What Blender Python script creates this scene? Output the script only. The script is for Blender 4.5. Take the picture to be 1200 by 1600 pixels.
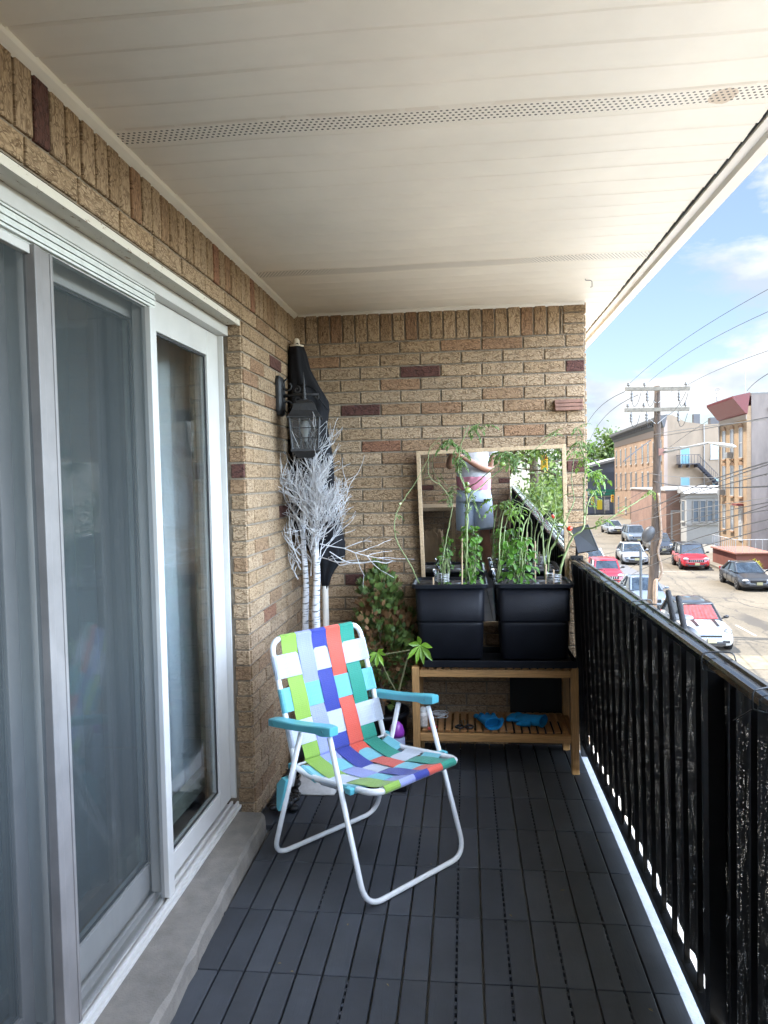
import bpy, math, random
from mathutils import Vector, Matrix, noise
R_=math.radians
sc=bpy.context.scene
COL=sc.collection
for o in list(bpy.data.objects): bpy.data.objects.remove(o)
# ------------------------------------------------------------------ camera
F=1160.0; YAW,PITCH,ROLL=0.109666,0.042369,0.021074
CAM=Vector((0,0,1.405))
_f=Vector((-math.sin(YAW)*math.cos(PITCH),math.cos(YAW)*math.cos(PITCH),-math.sin(PITCH)))
_r=Vector((math.cos(YAW),math.sin(YAW),0)); _d=_f.cross(_r)
_rr=math.cos(ROLL)*_r+math.sin(ROLL)*_d; _dd=-math.sin(ROLL)*_r+math.cos(ROLL)*_d
cd=bpy.data.cameras.new('camera'); cam=bpy.data.objects.new('camera',cd); COL.objects.link(cam)
m=Matrix((_rr,-_dd,-_f)).transposed().to_4x4(); m.translation=CAM; cam.matrix_world=m
cd.sensor_fit='VERTICAL'; cd.sensor_height=32.0; cd.lens=32.0*F/1600.0; cd.clip_start=0.02; cd.clip_end=3000
sc.camera=cam
def P(px,py,ax,v):
    d=_rr*((px-600)/F)+_dd*((py-800)/F)+_f
    t=(v-CAM[ax])/d[ax]; return CAM+d*t
# ------------------------------------------------------------------ light
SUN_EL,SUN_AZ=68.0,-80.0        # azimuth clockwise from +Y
SKY_LO,SKY_HI=0.29,4.6      # sky scale: dimmed ahead, unseen open side boosted as added fill for the balcony
sd=Vector((math.sin(R_(SUN_AZ))*math.cos(R_(SUN_EL)),math.cos(R_(SUN_AZ))*math.cos(R_(SUN_EL)),math.sin(R_(SUN_EL))))
sl=bpy.data.lights.new('sun','SUN'); sl.energy=2.6; sl.angle=R_(0.6); sl.color=(1,0.95,0.87)
so=bpy.data.objects.new('sun',sl); COL.objects.link(so); so.rotation_euler=sd.to_track_quat('Z','Y').to_euler()
w=bpy.data.worlds.new('World'); sc.world=w; w.use_nodes=True; nt=w.node_tree; N=nt.nodes; L=nt.links
N.clear()
out=N.new('ShaderNodeOutputWorld'); bg=N.new('ShaderNodeBackground'); L.new(bg.outputs[0],out.inputs[0])
sky=N.new('ShaderNodeTexSky'); sky.sky_type='NISHITA'; sky.sun_disc=False; sky.sun_elevation=R_(SUN_EL); sky.sun_rotation=R_(SUN_AZ); sky.altitude=50; sky.air_density=1.0; sky.dust_density=1.2; sky.ozone_density=2.0
tc=N.new('ShaderNodeTexCoord'); mp=N.new('ShaderNodeMapping'); mp.inputs['Scale'].default_value=(1,1,1.9); mp.inputs['Location'].default_value=(0.37,0.2,0.11)
L.new(tc.outputs['Generated'],mp.inputs[0])
nz=N.new('ShaderNodeTexNoise'); nz.inputs['Scale'].default_value=4.2; nz.inputs['Detail'].default_value=9; nz.inputs['Roughness'].default_value=0.58; nz.inputs['Distortion'].default_value=0.25
L.new(mp.outputs[0],nz.inputs[0])
cr=N.new('ShaderNodeValToRGB'); cr.color_ramp.elements[0].position=0.470; cr.color_ramp.elements[1].position=0.565
L.new(nz.outputs[0],cr.inputs[0])
n2=N.new('ShaderNodeTexNoise'); n2.inputs['Scale'].default_value=7; n2.inputs['Detail'].default_value=7; L.new(mp.outputs[0],n2.inputs[0])
c2=N.new('ShaderNodeValToRGB'); c2.color_ramp.elements[0].position=0.38; c2.color_ramp.elements[0].color=(3.1,3.6,4.3,1); c2.color_ramp.elements[1].position=0.6; c2.color_ramp.elements[1].color=(5.4,5.45,5.5,1)
L.new(n2.outputs[0],c2.inputs[0])
mx=N.new('ShaderNodeMix'); mx.data_type='RGBA'; L.new(cr.outputs[0],mx.inputs[0]); hz=N.new('ShaderNodeMix'); hz.data_type='RGBA'; hz.inputs[0].default_value=0.12; hz.inputs[7].default_value=(4.6,5.6,7.0,1); L.new(sky.outputs[0],hz.inputs[6]); L.new(hz.outputs[2],mx.inputs[6]); L.new(c2.outputs[0],mx.inputs[7])
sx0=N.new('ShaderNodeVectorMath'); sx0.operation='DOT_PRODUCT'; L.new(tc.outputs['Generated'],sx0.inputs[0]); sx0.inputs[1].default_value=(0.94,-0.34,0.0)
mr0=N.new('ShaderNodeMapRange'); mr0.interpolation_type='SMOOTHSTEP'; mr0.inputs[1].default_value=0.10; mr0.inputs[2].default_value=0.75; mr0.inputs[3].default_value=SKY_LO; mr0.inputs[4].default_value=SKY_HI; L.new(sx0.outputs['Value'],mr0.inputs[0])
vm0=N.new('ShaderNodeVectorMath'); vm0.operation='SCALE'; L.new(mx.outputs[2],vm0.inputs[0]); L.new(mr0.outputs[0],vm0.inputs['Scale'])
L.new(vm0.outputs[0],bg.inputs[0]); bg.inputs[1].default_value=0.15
sc.view_settings.view_transform='Standard'; sc.view_settings.look='None'; sc.view_settings.gamma=1; sc.view_settings.exposure=2.42
sc.render.engine='CYCLES'
cy=sc.cycles; cy.max_bounces=10; cy.diffuse_bounces=6; cy.glossy_bounces=5; cy.transmission_bounces=8; cy.transparent_max_bounces=24; cy.sample_clamp_indirect=6; cy.caustics_reflective=False; cy.caustics_refractive=False
rnd=random.Random(7)
# ------------------------------------------------------------------ materials
MATS={}
def lin(c): return tuple(((x/255)/12.92 if x/255<=0.04045 else ((x/255+0.055)/1.055)**2.4) for x in c)
def M(name,col,rough=0.5,metal=0.0,var=0.0,vs=8.0,bump=0.0,bs=60.0,stretch=(1,1,1),spec=0.5,coat=0.0,alt=None,trans=0.0,sheen=0.0,attr=False):
    if name in MATS: return MATS[name]
    m=bpy.data.materials.new(name); m.use_nodes=True; MATS[name]=m
    nt=m.node_tree; N=nt.nodes; L=nt.links; b=N['Principled BSDF']
    b.inputs['Roughness'].default_value=rough; b.inputs['Metallic'].default_value=metal; b.inputs['Specular IOR Level'].default_value=spec; b.inputs['Coat Weight'].default_value=coat
    if trans: b.inputs['Transmission Weight'].default_value=trans
    if sheen: b.inputs['Sheen Weight'].default_value=sheen
    b.inputs['Base Color'].default_value=(*col,1)
    if var or bump or alt or attr:
        tc=N.new('ShaderNodeTexCoord'); mp=N.new('ShaderNodeMapping'); mp.inputs['Scale'].default_value=stretch; L.new(tc.outputs['Object'],mp.inputs[0])
    if var or alt:
        n=N.new('ShaderNodeTexNoise'); n.inputs['Scale'].default_value=vs; n.inputs['Detail'].default_value=6; n.inputs['Roughness'].default_value=0.62; L.new(mp.outputs[0],n.inputs[0])
        r=N.new('ShaderNodeValToRGB'); r.color_ramp.elements[0].position=0.33; r.color_ramp.elements[1].position=0.67
        lo=tuple(c*(1-var) for c in col) if not alt else alt
        hi=tuple(min(1,c*(1+var*0.7)) for c in col) if not alt else col
        r.color_ramp.elements[0].color=(*lo,1); r.color_ramp.elements[1].color=(*hi,1)
        L.new(n.outputs[0],r.inputs[0]); L.new(r.outputs[0],b.inputs['Base Color'])
        rm=N.new('ShaderNodeMapRange'); rm.inputs[3].default_value=max(0,rough-0.08); rm.inputs[4].default_value=min(1,rough+0.08); L.new(n.outputs[0],rm.inputs[0]); L.new(rm.outputs[0],b.inputs['Roughness'])
    if bump:
        n=N.new('ShaderNodeTexNoise'); n.inputs['Scale'].default_value=bs; n.inputs['Detail'].default_value=4; L.new(mp.outputs[0],n.inputs[0])
        bp=N.new('ShaderNodeBump'); bp.inputs['Strength'].default_value=bump; bp.inputs['Distance'].default_value=0.01; L.new(n.outputs[0],bp.inputs['Height']); L.new(bp.outputs[0],b.inputs['Normal'])
    return m
def nodes(m): return m.node_tree.nodes, m.node_tree.links, m.node_tree.nodes['Principled BSDF']
def glassmat(name,tint=(0.8,0.85,0.85),refl=1.0,rough=0.0,dens=1.0):
    if name in MATS: return MATS[name]
    m=bpy.data.materials.new(name); m.use_nodes=True; MATS[name]=m; N=m.node_tree.nodes; L=m.node_tree.links; N.clear()
    o=N.new('ShaderNodeOutputMaterial'); t=N.new('ShaderNodeBsdfTransparent'); t.inputs[0].default_value=(*tint,1)
    g=N.new('ShaderNodeBsdfGlossy'); g.inputs['Roughness'].default_value=rough; fr=N.new('ShaderNodeFresnel'); fr.inputs[0].default_value=1.5
    gb_=N.new('ShaderNodeNewGeometry'); mb_=N.new('ShaderNodeMapRange'); mb_.inputs[3].default_value=1.5; mb_.inputs[4].default_value=0.66667; L.new(gb_.outputs['Backfacing'],mb_.inputs[0]); L.new(mb_.outputs[0],fr.inputs[0])
    ml=N.new('ShaderNodeMath'); ml.operation='MULTIPLY'; ml.inputs[1].default_value=1.7*refl; ml.use_clamp=True; L.new(fr.outputs[0],ml.inputs[0])
    mi=N.new('ShaderNodeMixShader'); L.new(ml.outputs[0],mi.inputs[0]); L.new(t.outputs[0],mi.inputs[1]); L.new(g.outputs[0],mi.inputs[2]); L.new(mi.outputs[0],o.inputs[0]); return m
# ------------------------------------------------------------------ mesh builder
SPACE={}
def tag(o,label=None,cat=None,group=None,kind=None):
    if label: o['label']=label
    if cat: o['category']=cat
    if group: o['group']=group
    if kind: o['kind']=kind
    return o
def thing(name,label,cat,loc=(0,0,0),rotz=0,group=None,local=False):
    o=bpy.data.objects.new(name,None); COL.objects.link(o); o.empty_display_size=0.1
    o.location=loc; o.rotation_euler=(0,0,rotz); tag(o,label,cat,group)
    SPACE[o.name]=Vector((0,0,0)) if local else Vector(loc)
    return o
class MB:
    def __init__(s): s.v=[];s.f=[];s.uv=None;s.c=None;s.mi=[];s.cm=0
    def add(s,vs,fs):
        b=len(s.v); s.v+=[Vector(v) for v in vs]; s.f+=[tuple(b+i for i in f) for f in fs]; s.mi+=[s.cm]*len(fs); return b
    def box(s,c,d,rot=None,tap=1.0):
        hx,hy,hz=d[0]/2,d[1]/2,d[2]/2; vs=[]
        for z in(-1,1):
            k=tap if z>0 else 1
            for x,y in((-1,-1),(1,-1),(1,1),(-1,1)): vs.append(Vector((x*hx*k,y*hy*k,z*hz)))
        if rot is not None: vs=[rot@v for v in vs]
        c=Vector(c); s.add([c+v for v in vs],[(3,2,1,0),(4,5,6,7),(0,1,5,4),(1,2,6,5),(2,3,7,6),(3,0,4,7)]); return s
    def bb(s,a,b): return s.box([(a[i]+b[i])/2 for i in range(3)],[abs(b[i]-a[i]) for i in range(3)])
    def tube(s,pts,r,n=8,cap=True,closed=False,flat=None):
        pts=[Vector(p) for p in pts]; k=len(pts); rs=r if isinstance(r,(list,tuple)) else [r]*k
        up=None; rings=[]
        for i,p in enumerate(pts):
            a=pts[i-1] if (i>0 or closed) else p; b=pts[(i+1)%k] if (i<k-1 or closed) else p
            t=(b-a); t=t.normalized() if t.length>1e-9 else Vector((0,0,1))
            if up is None:
                up=t.orthogonal().normalized()
                if flat: up=(Vector(flat)-Vector(flat).dot(t)*t).normalized()
            up=(up-up.dot(t)*t); up=up.normalized() if up.length>1e-6 else t.orthogonal().normalized()
            sdv=t.cross(up)
            rings.append([p+(up*math.cos(2*math.pi*j/n)+sdv*math.sin(2*math.pi*j/n))*rs[i] for j in range(n)])
        fs=[];
        for i in range(k if closed else k-1):
            i2=(i+1)%k
            for j in range(n): fs.append((i*n+j,i*n+(j+1)%n,i2*n+(j+1)%n,i2*n+j))
        if cap and not closed: fs.append(tuple(reversed(range(n)))); fs.append(tuple((k-1)*n+j for j in range(n)))
        s.add([v for rg in rings for v in rg],fs); return s
    def lathe(s,c,prof,n=20,axis=None,cap=True):
        c=Vector(c); q=axis if axis is not None else Matrix.Identity(3); vs=[];fs=[]
        for r,z in prof:
            for j in range(n): vs.append(c+q@Vector((r*math.cos(2*math.pi*j/n),r*math.sin(2*math.pi*j/n),z)))
        for i in range(len(prof)-1):
            for j in range(n): fs.append((i*n+j,i*n+(j+1)%n,(i+1)*n+(j+1)%n,(i+1)*n+j))
        if cap: fs.append(tuple(reversed(range(n)))); fs.append(tuple((len(prof)-1)*n+j for j in range(n)))
        s.add(vs,fs); return s
    def loft(s,rings,cap=True,closed=True):
        n=len(rings[0]); fs=[]
        for i in range(len(rings)-1):
            for j in range(n if closed else n-1): fs.append((i*n+j,i*n+(j+1)%n,(i+1)*n+(j+1)%n,(i+1)*n+j))
        if cap: fs.append(tuple(reversed(range(n)))); fs.append(tuple((len(rings)-1)*n+j for j in range(n)))
        s.add([v for r in rings for v in r],fs); return s
    def prism(s,poly,ax,a,b):
        def mk(p,t):
            q=[0,0,0]; o=[i for i in range(3) if i!=ax]; q[o[0]],q[o[1]]=p; q[ax]=t; return Vector(q)
        n=len(poly); s.add([mk(p,a) for p in poly]+[mk(p,b) for p in poly],[tuple(range(n)),tuple(reversed(range(n,2*n)))]+[(i,n+i,n+(i+1)%n,(i+1)%n) for i in range(n)]); return s
    def sphere(s,c,r,n=12,m_=8,sc_=(1,1,1),rot=None):
        c=Vector(c); vs=[];fs=[]
        for i in range(m_+1):
            th=math.pi*i/m_; th=min(max(th,0.02),math.pi-0.02)
            for j in range(n):
                v=Vector((math.sin(th)*math.cos(2*math.pi*j/n)*sc_[0],math.sin(th)*math.sin(2*math.pi*j/n)*sc_[1],math.cos(th)*sc_[2]))*r
                if rot is not None: v=rot@v
                vs.append(c+v)
        for i in range(m_):
            for j in range(n): fs.append((i*n+j,(i+1)*n+j,(i+1)*n+(j+1)%n,i*n+(j+1)%n))
        fs.append(tuple(range(n))); fs.append(tuple(reversed(range(m_*n,(m_+1)*n))))
        s.add(vs,fs); return s
    def build(s,name,mat,parent=None,bevel=0.0,smooth=False,seg=2,subd=0,label=None,kind=None,solid=0,wn=False):
        if not s.v: return None
        off=SPACE[parent.name] if parent else Vector((0,0,0))
        mn=Vector([min(v[i] for v in s.v) for i in range(3)]); mxx=Vector([max(v[i] for v in s.v) for i in range(3)])
        ce=(mn+mxx)/2
        if parent is None: ce.z=mn.z
        me=bpy.data.meshes.new(name); me.from_pydata([v-ce for v in s.v],[],s.f)
        for mm in (mat if isinstance(mat,(list,tuple)) else [mat]): me.materials.append(mm)
        if isinstance(mat,(list,tuple)): me.polygons.foreach_set('material_index',s.mi)
        if s.uv:
            ul=me.uv_layers.new(name='UVMap'); ul.data.foreach_set('uv',[x for p in s.uv for x in p])
        if s.c:
            ca=me.color_attributes.new('Col','FLOAT_COLOR','CORNER'); ca.data.foreach_set('color',[x for p in s.c for x in p])
        me.update()
        if smooth: me.polygons.foreach_set('use_smooth',[True]*len(me.polygons))
        o=bpy.data.objects.new(name,me); COL.objects.link(o); o.location=ce-off
        SPACE[o.name]=ce
        if parent: o.parent=parent
        if solid: md=o.modifiers.new('s','SOLIDIFY'); md.thickness=solid; md.offset=0
        if bevel: md=o.modifiers.new('b','BEVEL'); md.width=bevel; md.segments=seg; md.limit_method='ANGLE'; md.angle_limit=R_(35); md.harden_normals=False
        if subd: md=o.modifiers.new('d','SUBSURF'); md.levels=subd; md.render_levels=subd
        if label: o['label']=label
        if kind: o['kind']=kind
        return o
def fillet(pts,rad,n=6,closed=False):
    pts=[Vector(p) for p in pts]; out=[]
    k=len(pts)
    for i,p in enumerate(pts):
        if (i==0 or i==k-1) and not closed: out.append(p); continue
        a=pts[i-1];b=pts[(i+1)%k]; da=(a-p);db=(b-p); rr=min(rad,da.length*0.49,db.length*0.49)
        A=p+da.normalized()*rr;B=p+db.normalized()*rr
        for j in range(n+1):
            t=j/n; out.append(A*(1-t)**2+p*2*t*(1-t)+B*t*t)
    return out
def crv(pts,n=6):
    pts=[Vector(p) for p in pts]; q=[pts[0]*2-pts[1]]+pts+[pts[-1]*2-pts[-2]]; out=[]
    for i in range(1,len(q)-2):
        for j in range(n):
            t=j/n; p0,p1,p2,p3=q[i-1:i+3]
            out.append(0.5*((2*p1)+(p2-p0)*t+(2*p0-5*p1+4*p2-p3)*t*t+(3*p1-p0-3*p2+p3)*t**3))
    out.append(pts[-1]); return out
def copy_tree(o,parent=None):
    c=o.copy(); COL.objects.link(c)
    if parent: c.parent=parent
    SPACE[c.name]=SPACE.get(o.name,Vector())
    for ch in [x for x in bpy.data.objects if x.parent==o]: copy_tree(ch,c)
    return c
# ------------------------------------------------------------------ shared materials
def brickmat(name):
    m=M(name,(0.4,0.28,0.16),0.82,attr=True); N,L,b=nodes(m)
    at=N.new('ShaderNodeVertexColor'); at.layer_name='Col'
    uv=N.new('ShaderNodeUVMap'); mp=N.new('ShaderNodeMapping'); mp.inputs['Scale'].default_value=(0.52,1.0,1); L.new(uv.outputs[0],mp.inputs[0])
    n=N.new('ShaderNodeTexNoise'); n.inputs['Scale'].default_value=42; n.inputs['Detail'].default_value=3; L.new(mp.outputs[0],n.inputs[0])
    ad=N.new('ShaderNodeVectorMath'); ad.operation='MULTIPLY_ADD'; L.new(n.outputs['Color'],ad.inputs[0]); ad.inputs[1].default_value=(0.03,0.03,0); L.new(mp.outputs[0],ad.inputs[2])
    vo=N.new('ShaderNodeTexVoronoi'); vo.feature='DISTANCE_TO_EDGE'; vo.inputs['Scale'].default_value=105; L.new(ad.outputs[0],vo.inputs['Vector'])
    r=N.new('ShaderNodeValToRGB'); r.color_ramp.elements[0].position=0.02; r.color_ramp.elements[0].color=(0,0,0,1); r.color_ramp.elements[1].position=0.17; L.new(vo.outputs['Distance'],r.inputs[0])
    n3=N.new('ShaderNodeTexNoise'); n3.inputs['Scale'].default_value=60; n3.inputs['Detail'].default_value=5; L.new(mp.outputs[0],n3.inputs[0])
    r3=N.new('ShaderNodeMapRange'); r3.inputs[1].default_value=0.4; r3.inputs[2].default_value=0.6; L.new(n3.outputs[0],r3.inputs[0])
    mxh=N.new('ShaderNodeMath'); mxh.operation='MAXIMUM'; L.new(r.outputs[0],mxh.inputs[0]); 
    sb=N.new('ShaderNodeMath'); sb.operation='MULTIPLY'; sb.inputs[1].default_value=0.75; L.new(r3.outputs[0],sb.inputs[0]); L.new(sb.outputs[0],mxh.inputs[1])
    cx=N.new('ShaderNodeMix'); cx.data_type='RGBA'; cx.blend_type='MULTIPLY'; cx.inputs[0].default_value=1
    dr=N.new('ShaderNodeValToRGB'); dr.color_ramp.elements[0].color=(0.40,0.345,0.29,1); dr.color_ramp.elements[1].color=(0.90,0.90,0.90,1); L.new(mxh.outputs[0],dr.inputs[0])  # groove dirt, with some groove shade put into the brick colour
    L.new(at.outputs[0],cx.inputs[6]); L.new(dr.outputs[0],cx.inputs[7]); L.new(cx.outputs[2],b.inputs['Base Color'])
    bp=N.new('ShaderNodeBump'); bp.inputs['Strength'].default_value=0.8; bp.inputs['Distance'].default_value=0.004; L.new(mxh.outputs[0],bp.inputs['Height']); L.new(bp.outputs[0],b.inputs['Normal'])
    return m
BRICK=brickmat('rug_faced_brick'); MORTAR=M('mortar',(0.23,0.185,0.135),0.95,var=0.25,vs=30,bump=0.4,bs=250)
WHITE=M('white_vinyl',(0.72,0.70,0.65),0.42,var=0.06,vs=5); BLACKM=M('black_metal',(0.008,0.008,0.009),0.5,var=0.3,vs=30,spec=0.3)
SOFFIT=M('soffit_vinyl',(0.88,0.82,0.72),0.5,var=0.07,vs=2.2)
TRIM=M('soffit_trim',(0.82,0.77,0.69),0.45,var=0.05,vs=5)
# brick wall builder: frame O + u*U + z*Z, outward normal Nn
PAL=[(0.415,0.290,0.173),(0.44,0.310,0.188),(0.395,0.272,0.158),(0.425,0.300,0.183),(0.38,0.258,0.148),(0.45,0.320,0.197),(0.41,0.290,0.178)]
def wall_bricks(mb,O,U,Nn,bricks):
    """bricks: list of (u0,u1,z0,z1,col,vertical)"""
    if mb.uv is None: mb.uv=[];mb.c=[]
    for (u0,u1,z0,z1,col,vert) in bricks:
        dpt=0.007+rnd.random()*0.003; e=0.0025; tw=rnd.uniform(-.0008,.0008)
        def q(u,z,d): return O+U*u+Vector((0,0,z))+Nn*d
        j=[rnd.uniform(-.0012,.0012) for _ in range(8)]
        A=[q(u0+j[0],z0+j[1],-0.01),q(u1+j[2],z0+j[3],-0.01),q(u1+j[4],z1+j[5],-0.01),q(u0+j[6],z1+j[7],-0.01)]
        B=[q(u0+j[0],z0+j[1],dpt-e),q(u1+j[2],z0+j[3],dpt-e),q(u1+j[4],z1+j[5],dpt-e),q(u0+j[6],z1+j[7],dpt-e)]
        Cc=[q(u0+e+j[0],z0+e+j[1],dpt+tw),q(u1-e+j[2],z0+e+j[3],dpt),q(u1-e+j[4],z1-e+j[5],dpt-tw),q(u0+e+j[6],z1-e+j[7],dpt)]
        fs=[(8,9,10,11)]
        for i in range(4):
            k=(i+1)%4; fs.append((i,k,4+k,4+i)); fs.append((4+i,4+k,8+k,8+i))
        flip=(U.cross(Vector((0,0,1)))).dot(Nn)<0
        vs=A+B+Cc
        if flip: fs=[tuple(reversed(f)) for f in fs]
        ou,ov=rnd.random()*20,rnd.random()*20
        k=1+rnd.uniform(-.09,.09); cc=(col[0]*k,col[1]*k,col[2]*k,1)
        mb.add(vs,fs)
        for f in fs:
            for i in f:
                p=vs[i]-O; uu=p.dot(U);zz=p.z
                mb.uv.append((zz+ou,uu+ov) if vert else (uu+ou,zz+ov)); mb.c.append(cc)
def course_rows(ztop,zbot,u0,u1,phase,dark,pitch=0.0645,blen=0.2135,g=0.009,skip=None,tones=None):
    out=[]; z=ztop; r=0
    while z>zbot+0.01:
        zb=z-pitch; off=(0.5*blen if (r+phase[1])%2 else 0)+phase[0]; u=u0-((u0-off)%blen)-0
        while u<u1-0.004:
            a=max(u,u0);b=min(u+blen,u1)
            if b-a>0.02:
                x=rnd.random(); col=PAL[rnd.randrange(len(PAL))]
                if x<0.07: col=(0.33,0.205,0.112)
                if x<0.010: col=(0.12,0.045,0.03)
                for (du,dz,cc) in dark:
                    if a-0.004<=du<b-0.004 and zb<=dz<z: col=cc
                if not(skip and skip(a,b,zb,z)): out.append((a+g/2,b-g/2,zb+g/2,z-g/2,col,False))
            u+=blen
        z=zb; r+=1
    return out
def soldier(ztop,zbot,u0,u1,dark,pitch=0.0665,g=0.009,ph=0):
    out=[]; u=u0+ph
    while u<u1-0.01:
        x=rnd.random(); col=PAL[rnd.randrange(len(PAL))]
        if x<0.14: col=(0.33,0.21,0.115)
        for du,cc in dark:
            if u<=du<u+pitch: col=cc
        out.append((u+g/2,min(u+pitch,u1)-g/2,zbot+g/2,ztop-g/2,col,True)); u+=pitch
    return out
YB=3.93; ZC=2.30; XL=-0.90; XE=0.62; YE=-0.95
DK=(0.11,0.04,0.028); OR=(0.32,0.185,0.10); RD=(0.28,0.13,0.07)
# ================================================================== balcony structure
def brick_thing(name,label,parts):
    t=thing(name,label,'wall',parts[0])
    return t
# back wall
bw=thing('brick_wall','tan brick end wall of the balcony behind the mirror and planters','wall',(-0.1,YB,0))
mb=MB(); O=Vector((0,YB,0))
dark=[(P(*p,1,YB).x,P(*p,1,YB).z,c) for p,c in (((687,582),DK),((884,574),DK),((540,648),DK),((815,536),OR),((595,606),OR),((660,644),OR),((560,906),DK),((622,706),RD),((895,722),DK),((520,572),OR),((738,545),OR),((840,665),OR))]
bk=course_rows(2.135,-0.05,XL,XE,(0.095,0),dark)
bk+=soldier(ZC-0.004,2.135,XL,XE-0.11,[(P(x,500,1,YB).x,OR) for x in(522,640,830)])
for i,z in enumerate((2.135,2.190,2.245)): bk.append((XE-0.105,XE-0.004,z+0.004,z+0.05,PAL[i],False))
wall_bricks(mb,O,Vector((1,0,0)),Vector((0,-1,0)),bk)
rt=[(a,b,c,d,col,False) for (a,b,c,d,col,_) in course_rows(ZC,-0.05,YB+0.0,YB+0.25,(YB,0),[])]
wall_bricks(mb,Vector((XE,0,0)),Vector((0,1,0)),Vector((1,0,0)),rt)
mb.build('brickwork',BRICK,bw)
MB().bb((XL-0.3,YB,-0.3),(XE,YB+0.25,2.6)).build('mortar_bed',MORTAR,bw)
# left wall (facade) with door opening y<2.97, z<2.07
lw=thing('brick_wall','tan brick house wall with the sliding door opening and lantern','wall',(XL,1.5,0))
mb=MB(); O=Vector((XL,0,0)); YD=2.97
dark=[(P(*p,0,XL).y,P(*p,0,XL).z,c) for p,c in (((375,726),DK),((418,957),RD),((432,578),DK),((450,800),DK),((340,330),OR),((425,640),OR),((400,565),OR),((395,600),OR))]
zt=2.135
bk=course_rows(zt,-0.05,YE,YB-0.012,(YD,0),dark,skip=lambda a,b,z0,z1: a<YD-0.01 and z1<2.08 and b<=YD+0.05)
fix=[]
for b_ in bk:
    a,b,z0,z1,col,v=b_
    if z1<2.08 and a<YD: a=YD+0.004
    if b-a>0.02: fix.append((a,b,z0,z1,col,v))
fix+=soldier(ZC-0.004,zt,YE,YB-0.012,[(P(48,165,0,XL).y,DK),(P(332,405,0,XL).y,RD),(P(395,465,0,XL).y,RD),(P(215,300,0,XL).y,OR),(P(355,430,0,XL).y,OR)])
wall_bricks(mb,O,Vector((0,1,0)),Vector((1,0,0)),fix)
# reveal face of the pier (faces -y)
rv=course_rows(2.07,0.0,XL-0.064,XL+0.006,(XL-0.12,0),[(XL-0.05,P(375,726,0,XL).z,DK)],blen=0.126,g=0.008)
wall_bricks(mb,Vector((0,YD,0)),Vector((1,0,0)),Vector((0,-1,0)),rv)
mb.build('brickwork',BRICK,lw)
m2=MB(); m2.bb((XL-0.125,YD,-0.3),(XL,YB-0.002,2.6)); m2.bb((XL-0.25,YE-0.3,2.07),(XL,YD-0.002,2.6)); m2.build('mortar_bed',MORTAR,lw)
PEEL=M('peeling_paint',(0.62,0.57,0.48),0.7,var=0.1,vs=20); 
N,Lk,b=nodes(PEEL); 
nn=N.new('ShaderNodeTexNoise'); nn.inputs['Scale'].default_value=26; nn.inputs['Detail'].default_value=9; nn.inputs['Roughness'].default_value=0.7
tcx=N.new('ShaderNodeTexCoord'); mpx=N.new('ShaderNodeMapping'); mpx.inputs['Scale'].default_value=(2.2,1,2.2); Lk.new(tcx.outputs['Object'],mpx.inputs[0]); Lk.new(mpx.outputs[0],nn.inputs[0])
rr=N.new('ShaderNodeValToRGB'); rr.color_ramp.elements[0].position=0.60; rr.color_ramp.elements[0].color=(0.62,0.57,0.48,1); rr.color_ramp.elements[1].position=0.63; rr.color_ramp.elements[1].color=(0.30,0.20,0.12,1); Lk.new(nn.outputs[0],rr.inputs[0]); Lk.new(rr.outputs[0],b.inputs['Base Color'])
bp=N.new('ShaderNodeBump'); bp.inputs['Strength'].default_value=0.6; bp.inputs['Distance'].default_value=0.003; bp.invert=True; Lk.new(rr.outputs[0],bp.inputs['Height']); Lk.new(bp.outputs[0],b.inputs['Normal'])
mb=MB(); mb.bb((XL-0.13,YE-0.1,2.046),(XL+0.004,YD-0.03,2.054)); mb.bb((XL-0.002,YE-0.1,2.040),(XL+0.008,YD-0.03,2.062)); mb.build('lintel',PEEL,lw)
# behind-camera end wall
ew=thing('brick_wall','tan brick wall at the far end of the balcony seen only in the mirror','wall',(-0.1,YE,0))
mb=MB(); ebk=course_rows(2.135,-0.05,XL,XE-0.03,(0.03,1),[(-0.37,0.93,DK),(-0.1,1.2,OR)])+soldier(ZC-0.004,2.135,XL,XE-0.03,[])
wall_bricks(mb,Vector((0,YE,0)),Vector((1,0,0)),Vector((0,1,0)),ebk); mb.build('brickwork',BRICK,ew)
MB().bb((XL-0.3,YE-0.25,-0.3),(XE-0.03,YE,2.6)).build('mortar_bed',MORTAR,ew)
# house mass above and behind, street side of building below
CONC=M('concrete',(0.20,0.18,0.155),0.85,var=0.22,vs=14,bump=0.25,bs=180)
HOUSE=M('house_brick_far',(0.36,0.25,0.15),0.9,var=0.2,vs=3)
hb=thing('apartment_building','tan brick apartment building the balcony belongs to, rising above and below it','building',(-5,1.5,-5.1))
mb=MB(); mb.bb((-9,-9,2.61),(0.72,14,2.75)); mb.bb((-9,-9,-5.1),(-3.9,14,2.6)); mb.bb((-3.9,-9,-5.1),(0.60,14,-0.32)); mb.bb((-3.9,YB+0.27,-0.3),(XE-0.03,14,2.6)); mb.bb((-3.9,-9,-0.3),(XE-0.04,YE-0.27,2.6)); mb.build('walls',HOUSE,hb)
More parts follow.
